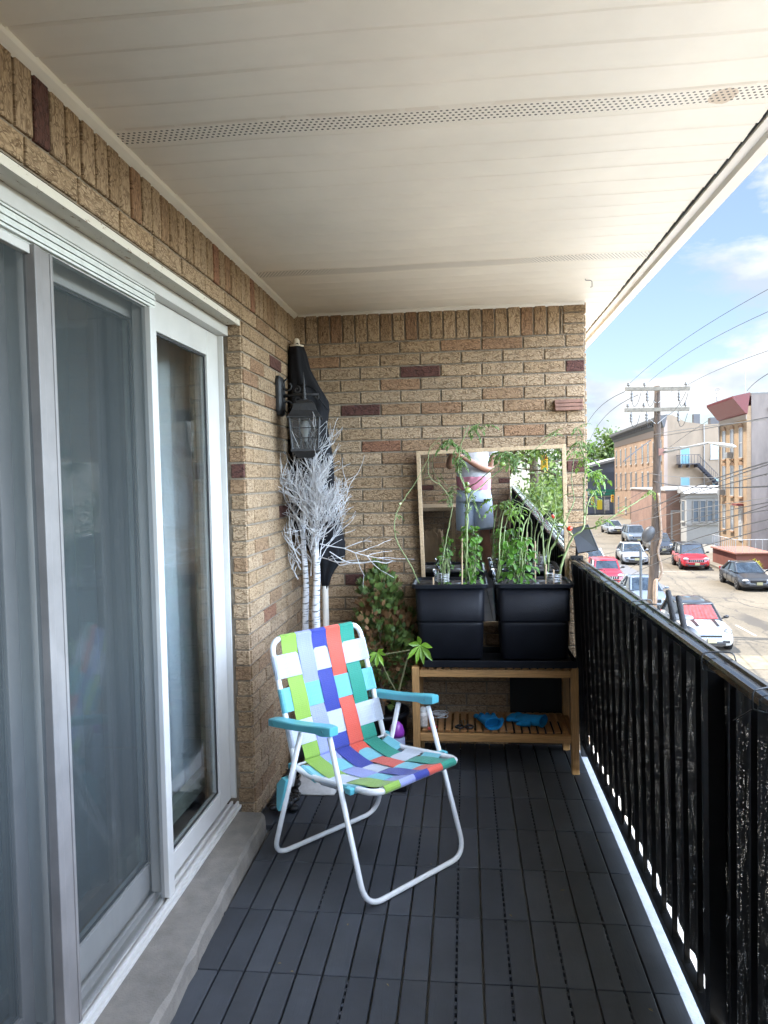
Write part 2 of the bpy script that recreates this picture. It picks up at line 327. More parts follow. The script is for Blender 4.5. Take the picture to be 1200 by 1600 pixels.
# ------------------------------------------------------------------ soffit ceiling
cl=thing('soffit_ceiling','cream vinyl soffit ceiling with two perforated vent strips over the balcony','ceiling',(0,1.5,ZC))
PITCHY=0.1065; YS=[1.386+PITCHY*k for k in range(-24,34)]
vent=lambda k:(k-4)%12==0
XC=0.756
def panel_strip(mbx,y0,y1,deep):
    n=14; xs=[XL+(XC-XL)*i/n for i in range(n+1)]
    d=0.0065 if deep else 0.0045
    g=0.0125 if deep else 0.0085
    prof=[(y0,0.0185),(y0+g*0.74,0.0185),(y0+g*0.76,0.001),(y0+g+0.004,-0.0025),(y0+(y1-y0)*0.5,-0.0030),(y1-0.012,-0.0045),(y1-0.0015,-0.0055),(y1-0.0006,-0.004),(y1-0.0003,0.0185)]
    b=[];fs=[]
    for x in xs:
        for y,z in prof: b.append((x,y,ZC+z+0.0022*math.sin(x*3.1+y*2.0)+0.0012*math.sin(x*11+y*7)))
    k=len(prof)
    for i in range(n):
        for j in range(k-1): fs.append((i*k+j,i*k+j+1,(i+1)*k+j+1,(i+1)*k+j))
    mbx.add(b,fs)
mb=MB(); mv=MB()
for k in range(len(YS)-1):
    kk=k-24
    if YS[k]<YE-0.1: continue
    panel_strip(mv if vent(kk) else mb,YS[k],YS[k+1],kk%2==0)
mb.build('soffit_panel',SOFFIT,cl,smooth=False)
VENT=M('soffit_vent',(0.86,0.80,0.70),0.5,attr=True); N,Lk,b=nodes(VENT)
ge=N.new('ShaderNodeNewGeometry'); sx=N.new('ShaderNodeSeparateXYZ'); Lk.new(ge.outputs['Position'],sx.inputs[0])
def math_(N,L,op,a,b_=None,c=None):
    n=N.new('ShaderNodeMath'); n.operation=op
    for i,x in enumerate((a,b_,c)):
        if x is None: continue
        if isinstance(x,(int,float)): n.inputs[i].default_value=x
        else: L.new(x,n.inputs[i])
    return n.outputs[0]
pt=0.0125
rowi=math_(N,Lk,'FLOOR',math_(N,Lk,'DIVIDE',sx.outputs[1],pt))
offx=math_(N,Lk,'MULTIPLY',math_(N,Lk,'MODULO',rowi,2.0),0.5)
fx=math_(N,Lk,'SUBTRACT',math_(N,Lk,'FRACT',math_(N,Lk,'ADD',math_(N,Lk,'DIVIDE',sx.outputs[0],pt*1.15),math_(N,Lk,'ABSOLUTE',offx))),0.5)
fy=math_(N,Lk,'SUBTRACT',math_(N,Lk,'FRACT',math_(N,Lk,'DIVIDE',sx.outputs[1],pt)),0.5)
dd=math_(N,Lk,'SQRT',math_(N,Lk,'ADD',math_(N,Lk,'POWER',math_(N,Lk,'ABSOLUTE',fx),2.0),math_(N,Lk,'POWER',math_(N,Lk,'ABSOLUTE',fy),2.0)))
hole=math_(N,Lk,'LESS_THAN',dd,0.25)
# keep margins of each vent strip solid
ph=math_(N,Lk,'FRACT',math_(N,Lk,'DIVIDE',math_(N,Lk,'SUBTRACT',sx.outputs[1],1.386),PITCHY))
inn=math_(N,Lk,'MULTIPLY',math_(N,Lk,'GREATER_THAN',ph,0.22),math_(N,Lk,'LESS_THAN',ph,0.86))
hole=math_(N,Lk,'MULTIPLY',hole,inn)
st=N.new('ShaderNodeTexNoise'); st.inputs['Scale'].default_value=9; st.inputs['Detail'].default_value=8
Lk.new(ge.outputs['Position'],st.inputs[0])
# rust stain round one spot of the near vent
vd=N.new('ShaderNodeVectorMath'); vd.operation='DISTANCE'; Lk.new(ge.outputs['Position'],vd.inputs[0]); vd.inputs[1].default_value=P(1132,147,2,ZC)
sm=math_(N,Lk,'MULTIPLY',math_(N,Lk,'LESS_THAN',math_(N,Lk,'ADD',vd.outputs['Value'],math_(N,Lk,'MULTIPLY',st.outputs[0],0.09)),0.080),0.5)
edge=math_(N,Lk,'MULTIPLY',math_(N,Lk,'LESS_THAN',ph,0.22),math_(N,Lk,'MULTIPLY',math_(N,Lk,'GREATER_THAN',st.outputs[0],0.47),0.12))
mA=N.new('ShaderNodeMix'); mA.data_type='RGBA'; mA.inputs[6].default_value=(0.86,0.80,0.70,1); mA.inputs[7].default_value=(0.42,0.24,0.09,1); Lk.new(math_(N,Lk,'MAXIMUM',sm,edge),mA.inputs[0])
mB_=N.new('ShaderNodeMix'); mB_.data_type='RGBA'; Lk.new(hole,mB_.inputs[0]); Lk.new(mA.outputs[2],mB_.inputs[6]); mB_.inputs[7].default_value=(0.05,0.035,0.025,1); Lk.new(mB_.outputs[2],b.inputs['Base Color'])
mv.build('vent_strip',VENT,cl)
mb=MB(); mb.bb((XL-0.2,YE-0.3,ZC+0.02),(XC+0.04,5.6,ZC+0.1)); mb.build('backing_board',M('dark_wood_backing',(0.05,0.045,0.04),0.9),cl)
# wall trim (J channel)
mb=MB()
mb.prism([(XL+0.002,ZC+0.004),(XL+0.002,ZC-0.022),(XL+0.006,ZC-0.026),(XL+0.016,ZC-0.020),(XL+0.026,ZC-0.013),(XL+0.030,ZC-0.006),(XL+0.030,ZC+0.004)],1,YE,YB-0.001)
mb.prism([(YB-0.001,ZC+0.004),(YB-0.001,ZC-0.018),(YB-0.006,ZC-0.02),(YB-0.014,ZC-0.010),(YB-0.02,ZC-0.006),(YB-0.02,ZC+0.004)],0,XL+0.031,XE)
mb.build('wall_channel',TRIM,cl)
mb=MB()
mb.prism([(XC+0.006,ZC+0.02),(XC+0.006,ZC-0.012),(XC+0.03,ZC-0.018),(XC+0.034,ZC-0.034),(XC+0.072,ZC-0.036),(XC+0.078,ZC-0.028),(XC+0.080,ZC+0.2),(XC+0.04,ZC+0.2)],1,YE-0.3,5.6)
mb.build('fascia',TRIM,cl)
mb=MB(); mb.bb((XC-0.001,YE-0.3,ZC-0.004),(XC+0.005,5.6,ZC+0.02)); mb.build('fascia_gap',M('dark_gap',(0.03,0.028,0.025),0.9),cl)
hk=MB(); hp=P(925,436,2,ZC-0.006); hk.tube([hp+Vector((-0.03,0,0.002)),hp+Vector((-0.028,0,-0.004)),hp+Vector((-0.005,0,-0.006)),hp+Vector((0.0,0,-0.012)),hp+Vector((0.0,0,-0.035)),hp+Vector((-0.008,0,-0.036))],0.0022,6)
tag(hk.build('ceiling_hook',M('grey_metal',(0.3,0.29,0.28),0.5,metal=0.6),None),'small bent wire hook under the soffit near the back corner','hook')
# ------------------------------------------------------------------ slab, deck, ledge
sb=MB(); sb.bb((XL-0.35,YE-0.3,-0.3),(0.622,YB+0.1,-0.030)); sb.build('balcony_slab',M('slab_paint',(0.33,0.34,0.35),0.7,var=0.12,vs=20,bump=0.2,bs=120),None,kind='structure')
dk=MB(); 
YT=[2.027-0.3048*k for k in range(10,0,-1)]+[2.027,2.335,2.644,2.952,3.25,3.548,3.85]
X0=-0.81; sp=0.0762
random_=random.Random(3)
for ya,yb in ((2.925,3.25),(3.25,3.548),(3.548,3.85)): dk.box((X0-sp/2,(ya+yb)/2,-0.012),(sp-0.0052,yb-ya-0.0044,0.02)); dk.box((X0-sp*1.13,(ya+yb)/2,-0.014),(0.012,yb-ya,0.02))
for yi in range(len(YT)-1):
    for xi in range(18):
        xa=X0+sp*xi; xb=xa+sp
        ya,yb=YT[yi]+0.0022,YT[yi+1]-0.0022
        if ya<YE: continue
        z=-0.004+random_.uniform(-.0006,.0006)
        t=[random_.uniform(-.0005,.0005) for _ in range(2)]
        dk.box(((xa+xb)/2,(ya+yb)/2,z-0.008),(sp-0.0068,yb-ya,0.02))
    for xi in range(18):
        for q in range(10):
            if xi%2==0 and (xi>=9 or (xi+yi)%5==0): 
                yq=YT[yi]+0.03*q+0.015; dk.box((X0+sp*xi,yq,-0.012),(0.008,0.012,0.014))
for xi in range(18):
    dk.bb((X0+sp*xi+0.0026,YT[-1]+0.002,-0.022),(X0+sp*(xi+1)-0.0026,YB-0.005,-0.004))
DECK=M('composite_deck',(0.044,0.048,0.056),0.62,var=0.22,vs=7,bump=0.0,attr=True); N,Lk,b=nodes(DECK)
gi=N.new('ShaderNodeNewGeometry'); isl=math_(N,Lk,'ADD',math_(N,Lk,'MULTIPLY',gi.outputs['Random Per Island'],0.42),0.80)
src=b.inputs['Base Color'].links[0].from_socket; vs_=N.new('ShaderNodeVectorMath'); vs_.operation='SCALE'; Lk.new(src,vs_.inputs[0]); Lk.new(isl,vs_.inputs['Scale'])
du=N.new('ShaderNodeTexNoise'); du.inputs['Scale'].default_value=2.3; du.inputs['Detail'].default_value=8; du.inputs['Roughness'].default_value=0.7; Lk.new(gi.outputs['Position'],du.inputs[0])
dm=N.new('ShaderNodeMapRange'); dm.inputs[1].default_value=0.50; dm.inputs[2].default_value=0.75; dm.inputs[3].default_value=0.0; dm.inputs[4].default_value=0.30; Lk.new(du.outputs[0],dm.inputs[0])
dx=N.new('ShaderNodeMix'); dx.data_type='RGBA'; Lk.new(dm.outputs[0],dx.inputs[0]); Lk.new(vs_.outputs[0],dx.inputs[6]); dx.inputs[7].default_value=(0.10,0.098,0.092,1); Lk.new(dx.outputs[2],b.inputs['Base Color'])
tcx=N.new('ShaderNodeTexCoord'); mpx=N.new('ShaderNodeMapping'); mpx.inputs['Scale'].default_value=(9,0.9,9); Lk.new(tcx.outputs['Object'],mpx.inputs[0])
wv=N.new('ShaderNodeTexNoise'); wv.inputs['Scale'].default_value=14; wv.inputs['Detail'].default_value=4; wv.inputs['Distortion'].default_value=1.6; Lk.new(mpx.outputs[0],wv.inputs[0])
bp=N.new('ShaderNodeBump'); bp.inputs['Strength'].default_value=0.35; bp.inputs['Distance'].default_value=0.002; Lk.new(wv.outputs[0],bp.inputs['Height']); Lk.new(bp.outputs[0],b.inputs['Normal'])
dk.build('deck_floor',DECK,None,bevel=0.0015,seg=1,kind='structure')
sl_=MB(); n=26
ys=[YE+0.3+(2.905-YE-0.3)*i/60 for i in range(61)]; rng2=random.Random(5)
rings=[]
for y in ys:
    xe=-0.792-0.0355*(y-1.75)+rng2.uniform(-.004,.004); e=rng2.uniform(0.006,0.016)
    rings.append([Vector((-1.05,y,-0.028)),Vector((xe+0.004,y,-0.028)),Vector((xe+rng2.uniform(-.002,.003),y,0.02)),Vector((xe-0.001,y,0.06-e)),Vector((xe-e*0.9,y,0.06)),Vector((-1.05,y,0.062))])
sl_.loft(rings)
o=sl_.build('door_sill',CONC,None); tag(o,'weathered grey concrete sill step under the sliding door','sill')
# ------------------------------------------------------------------ sliding door
FR=M('door_frame_white',(0.52,0.505,0.475),0.38,var=0.07,vs=6); TAUPE=M('taupe_frame',(0.19,0.175,0.165),0.5,var=0.15,vs=8)
GL=glassmat('door_glass',(0.90,0.93,0.93),refl=0.8)
d=thing('sliding_door','white framed sliding glass patio door with insect screen and sheer curtains','door',(-1.0,1.6,0.06))
mb=MB(); yA=-0.5
# outer frame: jamb, head, sill track (ribbed)
mb.bb((-1.09,2.9455,0.0985),(-0.968,2.9585,2.0045))
for k,x in enumerate((-1.075,-1.04,-0.985)): mb.bb((x,2.9445,0.0985),(x+0.010,2.953,2.0045)) if False else None
for k,x in enumerate((-1.09,-1.055,-1.02,-0.99,-0.965)): mb.bb((x,yA,0.0745),(x+0.010,2.944,0.098 if k<3 else 0.088))
mb.bb((-1.10,yA,0.062),(-0.945,2.944,0.074))
mb.bb((-1.10,yA,2.005),(-0.950,2.964,2.045))
mb.build('outer_frame',FR,d,bevel=0.001,seg=1)
mb=MB()
for k in range(6):
    mb.bb((-0.968+0.002*(k%2),yA,1.958+0.0085*k),(-0.958+0.003*(k%2),2.262,1.9645+0.0085*k))
mb.bb((-0.985,yA,1.955),(-0.969,2.262,2.004))
mb.build('head_track',M('track_white',(0.58,0.59,0.55),0.45,var=0.12,vs=25),d)
# fixed right panel
def panel_(name,x,y0,y1,z0,z1,sy0,sy1,rz0,rz1,mat,glass=True,th=0.035):
    mb=MB(); mb.bb((x-th/2,y0,z0),(x+th/2,sy0,z1)); mb.bb((x-th/2,sy1,z0),(x+th/2,y1,z1)); mb.bb((x-th/2,sy0+0.0004,z0),(x+th/2,sy1-0.0004,rz0)); mb.bb((x-th/2,sy0+0.0004,rz1),(x+th/2,sy1-0.0004,z1))
    p=mb.build(name,mat,d,bevel=0.0025,seg=2)
    if glass:
        g=MB(); g.bb((x-0.004,sy0-0.002,rz0-0.002),(x+0.004,sy1+0.002,rz1+0.002)); g.build('glass_pane',GL,p)
        s_=MB(); k=0.007
        for a,b in (((x+0.0045,sy0,rz0),(x+0.0085,sy0+k,rz1)),((x+0.0045,sy1-k,rz0),(x+0.0085,sy1,rz1)),((x+0.0045,sy0+k,rz0),(x+0.0085,sy1-k,rz0+k)),((x+0.0045,sy0+k,rz1-k),(x+0.0085,sy1-k,rz1))): s_.bb(a,b)
        s_.build('glass_gasket',M('rubber_gasket',(0.03,0.03,0.03),0.7),p)
    return p
panel_('fixed_panel',-1.006,2.236,2.944,0.099,2.004,2.262,2.815,0.175,1.905,FR)
panel_('sliding_panel',-1.052,1.655,2.33,0.099,2.004,1.755,2.262,0.185,1.93,FR)
panel_('inner_panel',-1.052,0.4,1.61,0.099,2.004,0.5,1.56,0.185,1.93,TAUPE)
# screen door in front of left panels
p=MB(); p.bb((-0.985,2.218,0.09),(-0.955,2.262,1.957)); scr=p.build('screen_frame',FR,d,bevel=0.003)
p=MB(); p.bb((-0.985,1.600,0.09),(-0.955,1.625,1.954)); p.bb((-0.98,1.6252,0.09),(-0.962,1.672,1.954)); p.bb((-0.985,1.6722,0.09),(-0.960,1.684,1.954)); p.build('meeting_stile',TAUPE,d,bevel=0.002)
p=MB(); p.bb((-0.984,yA,1.932),(-0.965,1.599,1.953)); p.bb((-0.984,yA,0.09),(-0.965,1.599,0.13)); p.build('screen_rail',FR,d,bevel=0.002)
SCR=bpy.data.materials.new('insect_mesh'); SCR.use_nodes=True; N=SCR.node_tree.nodes; Lk=SCR.node_tree.links; N.clear()
o_=N.new('ShaderNodeOutputMaterial'); tr=N.new('ShaderNodeBsdfTransparent'); df=N.new('ShaderNodeBsdfDiffuse'); df.inputs[0].default_value=(0.07,0.078,0.078,1); mi=N.new('ShaderNodeMixShader')
nz=N.new('ShaderNodeTexNoise'); nz.inputs['Scale'].default_value=5; gx=N.new('ShaderNodeMapRange'); gx.inputs[3].default_value=0.36; gx.inputs[4].default_value=0.52; Lk.new(nz.outputs[0],gx.inputs[0])
Lk.new(gx.outputs[0],mi.inputs[0]); Lk.new(tr.outputs[0],mi.inputs[1]); Lk.new(df.outputs[0],mi.inputs[2]); Lk.new(mi.outputs[0],o_.inputs[0])
def grid(mb,x,y0,y1,z0,z1,n=8,w=0.002):
    vs=[];fs=[]
    for i in range(n+1):
        for j in range(n+1): vs.append((x+w*math.sin(i*1.3+j*0.9),y0+(y1-y0)*i/n,z0+(z1-z0)*j/n))
    for i in range(n):
        for j in range(n): a=i*(n+1)+j; fs.append((a,a+n+1,a+n+2,a+1))
    mb.add(vs,fs)
p=MB(); grid(p,-0.970,1.685,2.2175,0.092,1.956); grid(p,-0.976,yA,1.5995,0.131,1.931); p.build('insect_mesh',SCR,d,smooth=True)
# old inner door frame stile seen through the right glass
p=MB()
for a,b_ in((2.53,2.575),(2.582,2.60)): p.bb((-1.14,a,0.2),(-1.11,b_,1.9))
p.bb((-1.145,2.25,0.13),(-1.11,3.3,0.20)); p.bb((-1.14,3.02,0.2),(-1.11,3.045,1.9)); p.bb((-1.14,3.075,0.2),(-1.125,3.085,1.9))
p.build('inner_frame',M('aged_aluminium',(0.30,0.32,0.27),0.45,metal=0.3,var=0.15),d)
# ------------------------------------------------------------------ dark room and curtains
rm=thing('room_interior','dim room behind the patio door with plain walls and floor','room',(-2.4,1.5,0))
mb=MB(); mb.bb((-3.8,-0.6,0.0),(-1.24,3.6,0.055)); mb.bb((-3.85,-0.6,0.06),(-3.8,3.6,2.5)); mb.bb((-3.8,3.6,0.06),(-1.16,3.65,2.5)); mb.bb((-3.8,-0.65,0.06),(-1.16,-0.6,2.5)); mb.bb((-3.8,-0.6,2.25),(-1.16,3.6,2.3)); mb.build('room_shell',M('room_paint',(0.25,0.25,0.25),0.8),rm)
def curtain(y0,y1,x,label,col,amp,fold,alpha=0.6,seed=1):
    rg=random.Random(seed); n=110; vs=[];fs=[]; ph=[rg.random()*6 for _ in range(4)]
    zs=[0.12,0.5,0.9,1.3,1.7,2.05]
    for i in range(n+1):
        y=y0+(y1-y0)*i/n
        for k,z in enumerate(zs):
            a=amp*(0.6+0.4*math.sin(y*3+ph[2]))
            vs.append((x+a*math.sin(y*fold+ph[0]+0.12*k)+a*0.5*math.sin(y*fold*2.3+ph[1]),y+0.01*math.sin(y*9+k),z))
    nz_=len(zs)
    for i in range(n):
        for k in range(nz_-1): a=i*nz_+k; fs.append((a,a+nz_,a+nz_+1,a+1))
    m=bpy.data.materials.new('sheer_curtain'); m.use_nodes=True; N=m.node_tree.nodes; L=m.node_tree.links; N.clear()
    o=N.new('ShaderNodeOutputMaterial'); t=N.new('ShaderNodeBsdfTransparent'); dfu=N.new('ShaderNodeBsdfDiffuse'); dfu.inputs[0].default_value=(*col,1); tl=N.new('ShaderNodeBsdfTranslucent'); tl.inputs[0].default_value=(*col,1)
    a=N.new('ShaderNodeAddShader'); mm=N.new('ShaderNodeMixShader'); m1=N.new('ShaderNodeMixShader'); m1.inputs[0].default_value=0.3; L.new(dfu.outputs[0],m1.inputs[1]); L.new(tl.outputs[0],m1.inputs[2])
    lw_=N.new('ShaderNodeLayerWeight'); lw_.inputs[0].default_value=0.35; mr=N.new('ShaderNodeMapRange'); mr.inputs[3].default_value=alpha; mr.inputs[4].default_value=1.0; L.new(lw_.outputs['Facing'],mr.inputs[0])
    L.new(mr.outputs[0],mm.inputs[0]); L.new(t.outputs[0],mm.inputs[1]); L.new(m1.outputs[0],mm.inputs[2]); L.new(mm.outputs[0],o.inputs[0])
    q=MB(); q.add(vs,fs); ob=q.build('sheer_curtain',m,None,smooth=True); tag(ob,label,'curtain')
curtain(-0.4,2.24,-1.20,'long grey sheer curtain hanging behind the screened left side of the patio door',(0.13,0.165,0.165),0.022,26,0.6,2)
curtain(2.70,3.12,-1.170,'narrow white sheer curtain behind the right pane of the patio door',(0.84,0.87,0.90),0.012,34,0.93,5)
# ------------------------------------------------------------------ railing
def railx(y,z):   # rail plane leans inwards towards the back wall
    xt=0.592-0.0163*(y-1.3); xb=0.588
    return xb+(xt-xb)*z
rl=thing('balcony_railing','black metal balcony railing covered with a black privacy screen','railing',(0.58,1.5,0))
def yz(y,z,dx=0): return Vector((railx(y,z)+dx,y,z))
def hgt(y): return 0.970+0.010*(y-1.4)
Y0,Y1=YE+0.01,YB-0.03
mb=MB()
prof=[(-0.028,-0.020),(-0.028,-0.006),(-0.022,0.0),(-0.010,0.002),(-0.006,-0.003),(0.006,-0.003),(0.010,0.004),(0.024,0.002),(0.030,-0.006),(0.030,-0.022)]
mb.loft([[yz(y,hgt(y),a)+Vector((0,0,b)) for a,b in prof] for y in (Y0,1.0,2.0,3.0,Y1)],closed=True)
TOPR=M('glossy_black_rail',(0.008,0.0085,0.010),0.20,var=0.3,vs=40,coat=0.4); mb.build('top_rail',TOPR,rl,bevel=0.001)
mb=MB(); mb.loft([[yz(y,0.045)+Vector((a,0,b)) for a,b in((-0.014,-0.014),(0.014,-0.014),(0.014,0.014),(-0.014,0.014))] for y in(Y0,Y1)]); mb.build('bottom_rail',BLACKM,rl)
npk=41
for i in range(npk):
    y=Y0+0.05+(Y1-Y0-0.1)*i/(npk-1)
    post=i in(0,23,40)
    s=0.019 if post else 0.0065
    h=hgt(y)-0.02
    mb=MB(); z0=-0.03 if post else 0.058
    if i in(4,5,17,18,31,32):   # decorative twisted scroll pickets
        pts=[yz(y,z0)]+[yz(y+0.026*math.sin((z-0.2)*10.5)*(1 if 0.2<z<0.8 else 0),z) for z in [0.2+0.03*k for k in range(21)]]+[yz(y,h)]
        mb.tube(pts,0.007,6)
        for zc,sg in((0.36,1),(0.64,-1)):
            sp_=[yz(y+sg*(0.02+0.022*math.exp(-t*0.28)*math.cos(t)),zc+0.03*math.exp(-t*0.28)*math.sin(t)) for t in [k*0.5 for k in range(18)]]
            mb.tube(sp_,0.005,5)
    else: mb.loft([[yz(y,z)+Vector((a*s,b*s,0)) for a,b in((-1,-1),(1,-1),(1,1),(-1,1))] for z in(z0,h)])
    mb.build('post' if post else 'baluster',BLACKM,rl)
SC2=bpy.data.materials.new('privacy_screen'); SC2.use_nodes=True; N=SC2.node_tree.nodes; Lk=SC2.node_tree.links; b=N['Principled BSDF']; b.inputs['Base Color'].default_value=(0.012,0.012,0.013,1); b.inputs['Roughness'].default_value=0.75
tcx=N.new('ShaderNodeTexCoord'); vo=N.new('ShaderNodeTexVoronoi'); vo.inputs['Scale'].default_value=380; Lk.new(tcx.outputs['Object'],vo.inputs[0]); 
n1=N.new('ShaderNodeTexNoise'); n1.inputs['Scale'].default_value=7; n1.inputs['Detail'].default_value=3; Lk.new(tcx.outputs['Object'],n1.inputs[0])
hs=N.new('ShaderNodeSeparateColor'); Lk.new(vo.outputs['Color'],hs.inputs[0])
rad=math_(N,Lk,'MULTIPLY',math_(N,Lk,'POWER',hs.outputs[0],2.6),math_(N,Lk,'ADD',math_(N,Lk,'MULTIPLY',n1.outputs[0],0.22),0.14))
lt=math_(N,Lk,'LESS_THAN',vo.outputs['Distance'],rad)
Lk.new(math_(N,Lk,'SUBTRACT',1.0,math_(N,Lk,'MULTIPLY',lt,0.55)),b.inputs['Alpha'])
mb=MB(); vs=[];fs=[];nY=160
for i in range(nY+1):
    y=Y0+(Y1-Y0)*i/nY
    for k in range(5):
        z=0.069+(hgt(y)-0.03-0.069)*k/4
        vs.append(yz(y,z,0.024+0.004*math.sin(y*23+k)+0.003*math.sin(y*61+k*2)) + Vector((0,0,(0.006*math.sin(y*31) if k==0 else 0))))
for i in range(nY):
    for k in range(4): a=i*5+k; fs.append((a,a+5,a+6,a+1))
mb.add(vs,fs); mb.build('privacy_screen',SC2,rl,smooth=True)
ZT=M('cable_tie',(0.02,0.02,0.02),0.4)
for k,y in enumerate((1.52,1.80,2.45,2.52,2.95,3.3)):
    mb=MB(); c=yz(y,hgt(y)); 
    q=[c+Vector((a,0.012*math.sin(k*2+a*30),b)) for a,b in((-0.034,-0.03),(-0.034,0.002),(-0.02,0.009),(0.02,0.011),(0.036,0.004),(0.037,-0.03),(0.0,-0.04))]
    mb.tube(crv(q+[q[0]],3),0.0019,5)
    if k%2==0: mb.tube([q[0],q[0]+Vector((-0.03,0.02,-0.03))],0.0013,4)
    mb.build('cable_tie',ZT,rl)
# ================================================================== OBJECTS ON THE BALCONY
# ---- webbed lawn chair
WT=M('white_tube_enamel',(0.72,0.73,0.73),0.22,coat=0.5,var=0.03,vs=30)
AQ=M('aqua_plastic',(0.10,0.40,0.46),0.32,var=0.05,vs=20)
def webmat(name,c):
    m=M(name,c,0.55,attr=True,sheen=0.2); N,L,b=nodes(m); uv=N.new('ShaderNodeUVMap'); sp_=N.new('ShaderNodeSeparateXYZ'); L.new(uv.outputs[0],sp_.inputs[0])
    s1=math_(N,L,'SINE',math_(N,L,'MULTIPLY',sp_.outputs[0],2200.0)); s2=math_(N,L,'SINE',math_(N,L,'MULTIPLY',sp_.outputs[1],900.0))
    n=N.new('ShaderNodeTexNoise'); mp=N.new('ShaderNodeMapping'); mp.inputs['Scale'].default_value=(300,8,1); L.new(uv.outputs[0],mp.inputs[0]); L.new(mp.outputs[0],n.inputs[0]); n.inputs['Scale'].default_value=1
    r=N.new('ShaderNodeMix'); r.data_type='RGBA'; r.inputs[6].default_value=(*[x*0.78 for x in c],1); r.inputs[7].default_value=(*[min(1,x*1.12) for x in c],1); L.new(n.outputs[0],r.inputs[0]); L.new(r.outputs[2],b.inputs['Base Color'])
    bp=N.new('ShaderNodeBump'); bp.inputs['Strength'].default_value=0.5; bp.inputs['Distance'].default_value=0.0008; L.new(math_(N,L,'ADD',s1,math_(N,L,'MULTIPLY',s2,0.4)),bp.inputs['Height']); L.new(bp.outputs[0],b.inputs['Normal']); return m
WEB={'lime':webmat('web_lime',(0.23,0.40,0.045)),'peri':webmat('web_periwinkle',(0.27,0.31,0.60)),'navy':webmat('web_navy',(0.014,0.03,0.27)),'coral':webmat('web_coral',(0.62,0.075,0.04)),'teal':webmat('web_teal',(0.0,0.24,0.16)),'white':webmat('web_white',(0.47,0.51,0.57)),'aqua':webmat('web_aqua',(0.14,0.45,0.52))}
ch=thing('lawn_chair','folding lawn chair with multicoloured woven webbing, white tube frame and aqua armrests','chair',(-0.3743,2.6907,0),R_(49.375),local=True)
# local axes: x = right (u), -y = forward (v)
def c_(w_,v,z): return Vector((w_,-v,z))
r=0.0096
def ctube(name,pts,rad=r,n=12,mat=WT): mb=MB(); mb.tube(pts,rad,n); return mb.build(name,mat,ch,smooth=True)
ctube('front_leg_frame',fillet([c_(-0.243,0.078,0.535),c_(-0.247,0.251,0.012),c_(0.247,0.251,0.012),c_(0.243,0.078,0.535)],0.075,8))
ctube('rear_leg_frame',fillet([c_(-0.243,-0.085,0.512),c_(-0.262,-0.251,0.012),c_(0.262,-0.251,0.012),c_(0.243,-0.085,0.512)],0.075,8))
ctube('back_frame',fillet([c_(-0.240,-0.155,0.300),c_(-0.222,-0.155,0.375),c_(-0.220,-0.294,0.812),c_(0.220,-0.294,0.812),c_(0.222,-0.155,0.375),c_(0.240,-0.155,0.300)],0.055,8),0.0108)
sfr=fillet([c_(-0.228,-0.155,0.372),c_(-0.214,-0.06,0.348),c_(-0.212,0.15,0.372),c_(-0.205,0.268,0.384),c_(0.205,0.268,0.384),c_(0.212,0.15,0.372),c_(0.214,-0.06,0.348),c_(0.228,-0.155,0.372)],0.05,8)
ctube('seat_frame',sfr,0.0115)
ctube('hinge_rod',[c_(-0.245,-0.148,0.372),c_(0.245,-0.148,0.372)],0.0045,8)
for sx_ in(-1,1):
    mb=MB(); a=c_(sx_*0.250,-0.252,0.520); b_=c_(sx_*0.250,0.112,0.568); dv=(b_-a)
    # contoured armrest
    rings=[]; up=Vector((0,0,1))
    for i in range(15):
        t=i/14; p=a+dv*t; hw=0.0215+0.004*math.sin(t*math.pi); top=0.015-0.005*math.sin(t*math.pi)**2; 
        if i in(0,14): hw-=0.003; top-=0.003
        hb_=-0.014 if t<0.82 else -0.02
        if i==14: hb_=-0.018
        rings.append([p+Vector((-hw,0,hb_)),p+Vector((hw,0,hb_)),p+Vector((hw,0,top-0.004)),p+Vector((hw-0.004,0,top)),p+Vector((-hw+0.004,0,top)),p+Vector((-hw,0,top-0.004))])
    mb.loft(rings); ar=mb.build('armrest',AQ,ch,bevel=0.002)
    for t in(0.10,0.52,0.9):
        for s2 in(-1,1): mb=MB(); mb.lathe(a+dv*t+Vector((s2*0.0225,0,-0.002)),[(0.0045,-0.001),(0.004,0.002),(0.0,0.0022)],10,axis=Matrix.Rotation(s2*math.pi/2,3,'Y')); mb.build('rivet',M('rivet_metal',(0.12,0.35,0.38),0.35,metal=0.5),ar)
    mb=MB(); q=c_(sx_*0.252,-0.170,0.275)
    x0=sx_*0.238;x1=sx_*0.272
    mb.prism([(0.145,0.33),(0.172,0.335),(0.205,0.300),(0.210,0.21),(0.196,0.20),(0.168,0.26)],0,min(x0,x1),max(x0,x1)); mb.build('hinge_bracket',AQ,ch,bevel=0.003)
    MB().box(c_(sx_*0.232,0.165,0.373),(0.02,0.03,0.022)).build('pivot_cap',AQ,ch,bevel=0.004); MB().box(c_(sx_*0.236,-0.15,0.372),(0.022,0.028,0.022)).build('pivot_cap',AQ,ch,bevel=0.004)
def ribbon(name,path,wid,mat,nrm_hint):
    """path: list of (center point, width direction)"""
    mb=MB(); mb.uv=[]; vs=[];L_=0;uvv=[]
    k=5
    for i,(p,wd) in enumerate(path):
        if i: L_+=(p-path[i-1][0]).length
        for j in range(k):
            t=j/(k-1)-0.5; vs.append(p+wd*(wid*t)); uvv.append((t*wid,L_))
    fs=[]
    for i in range(len(path)-1):
        for j in range(k-1):
            a=i*k+j; fs.append((a,a+1,a+k+1,a+k))
    mb.add(vs,fs)
    for f in fs:
        for i in f: mb.uv.append(uvv[i])
    ob=mb.build(name,mat,ch,smooth=False,solid=0.0009); return ob
colsq=['lime','peri','navy','coral','teal']
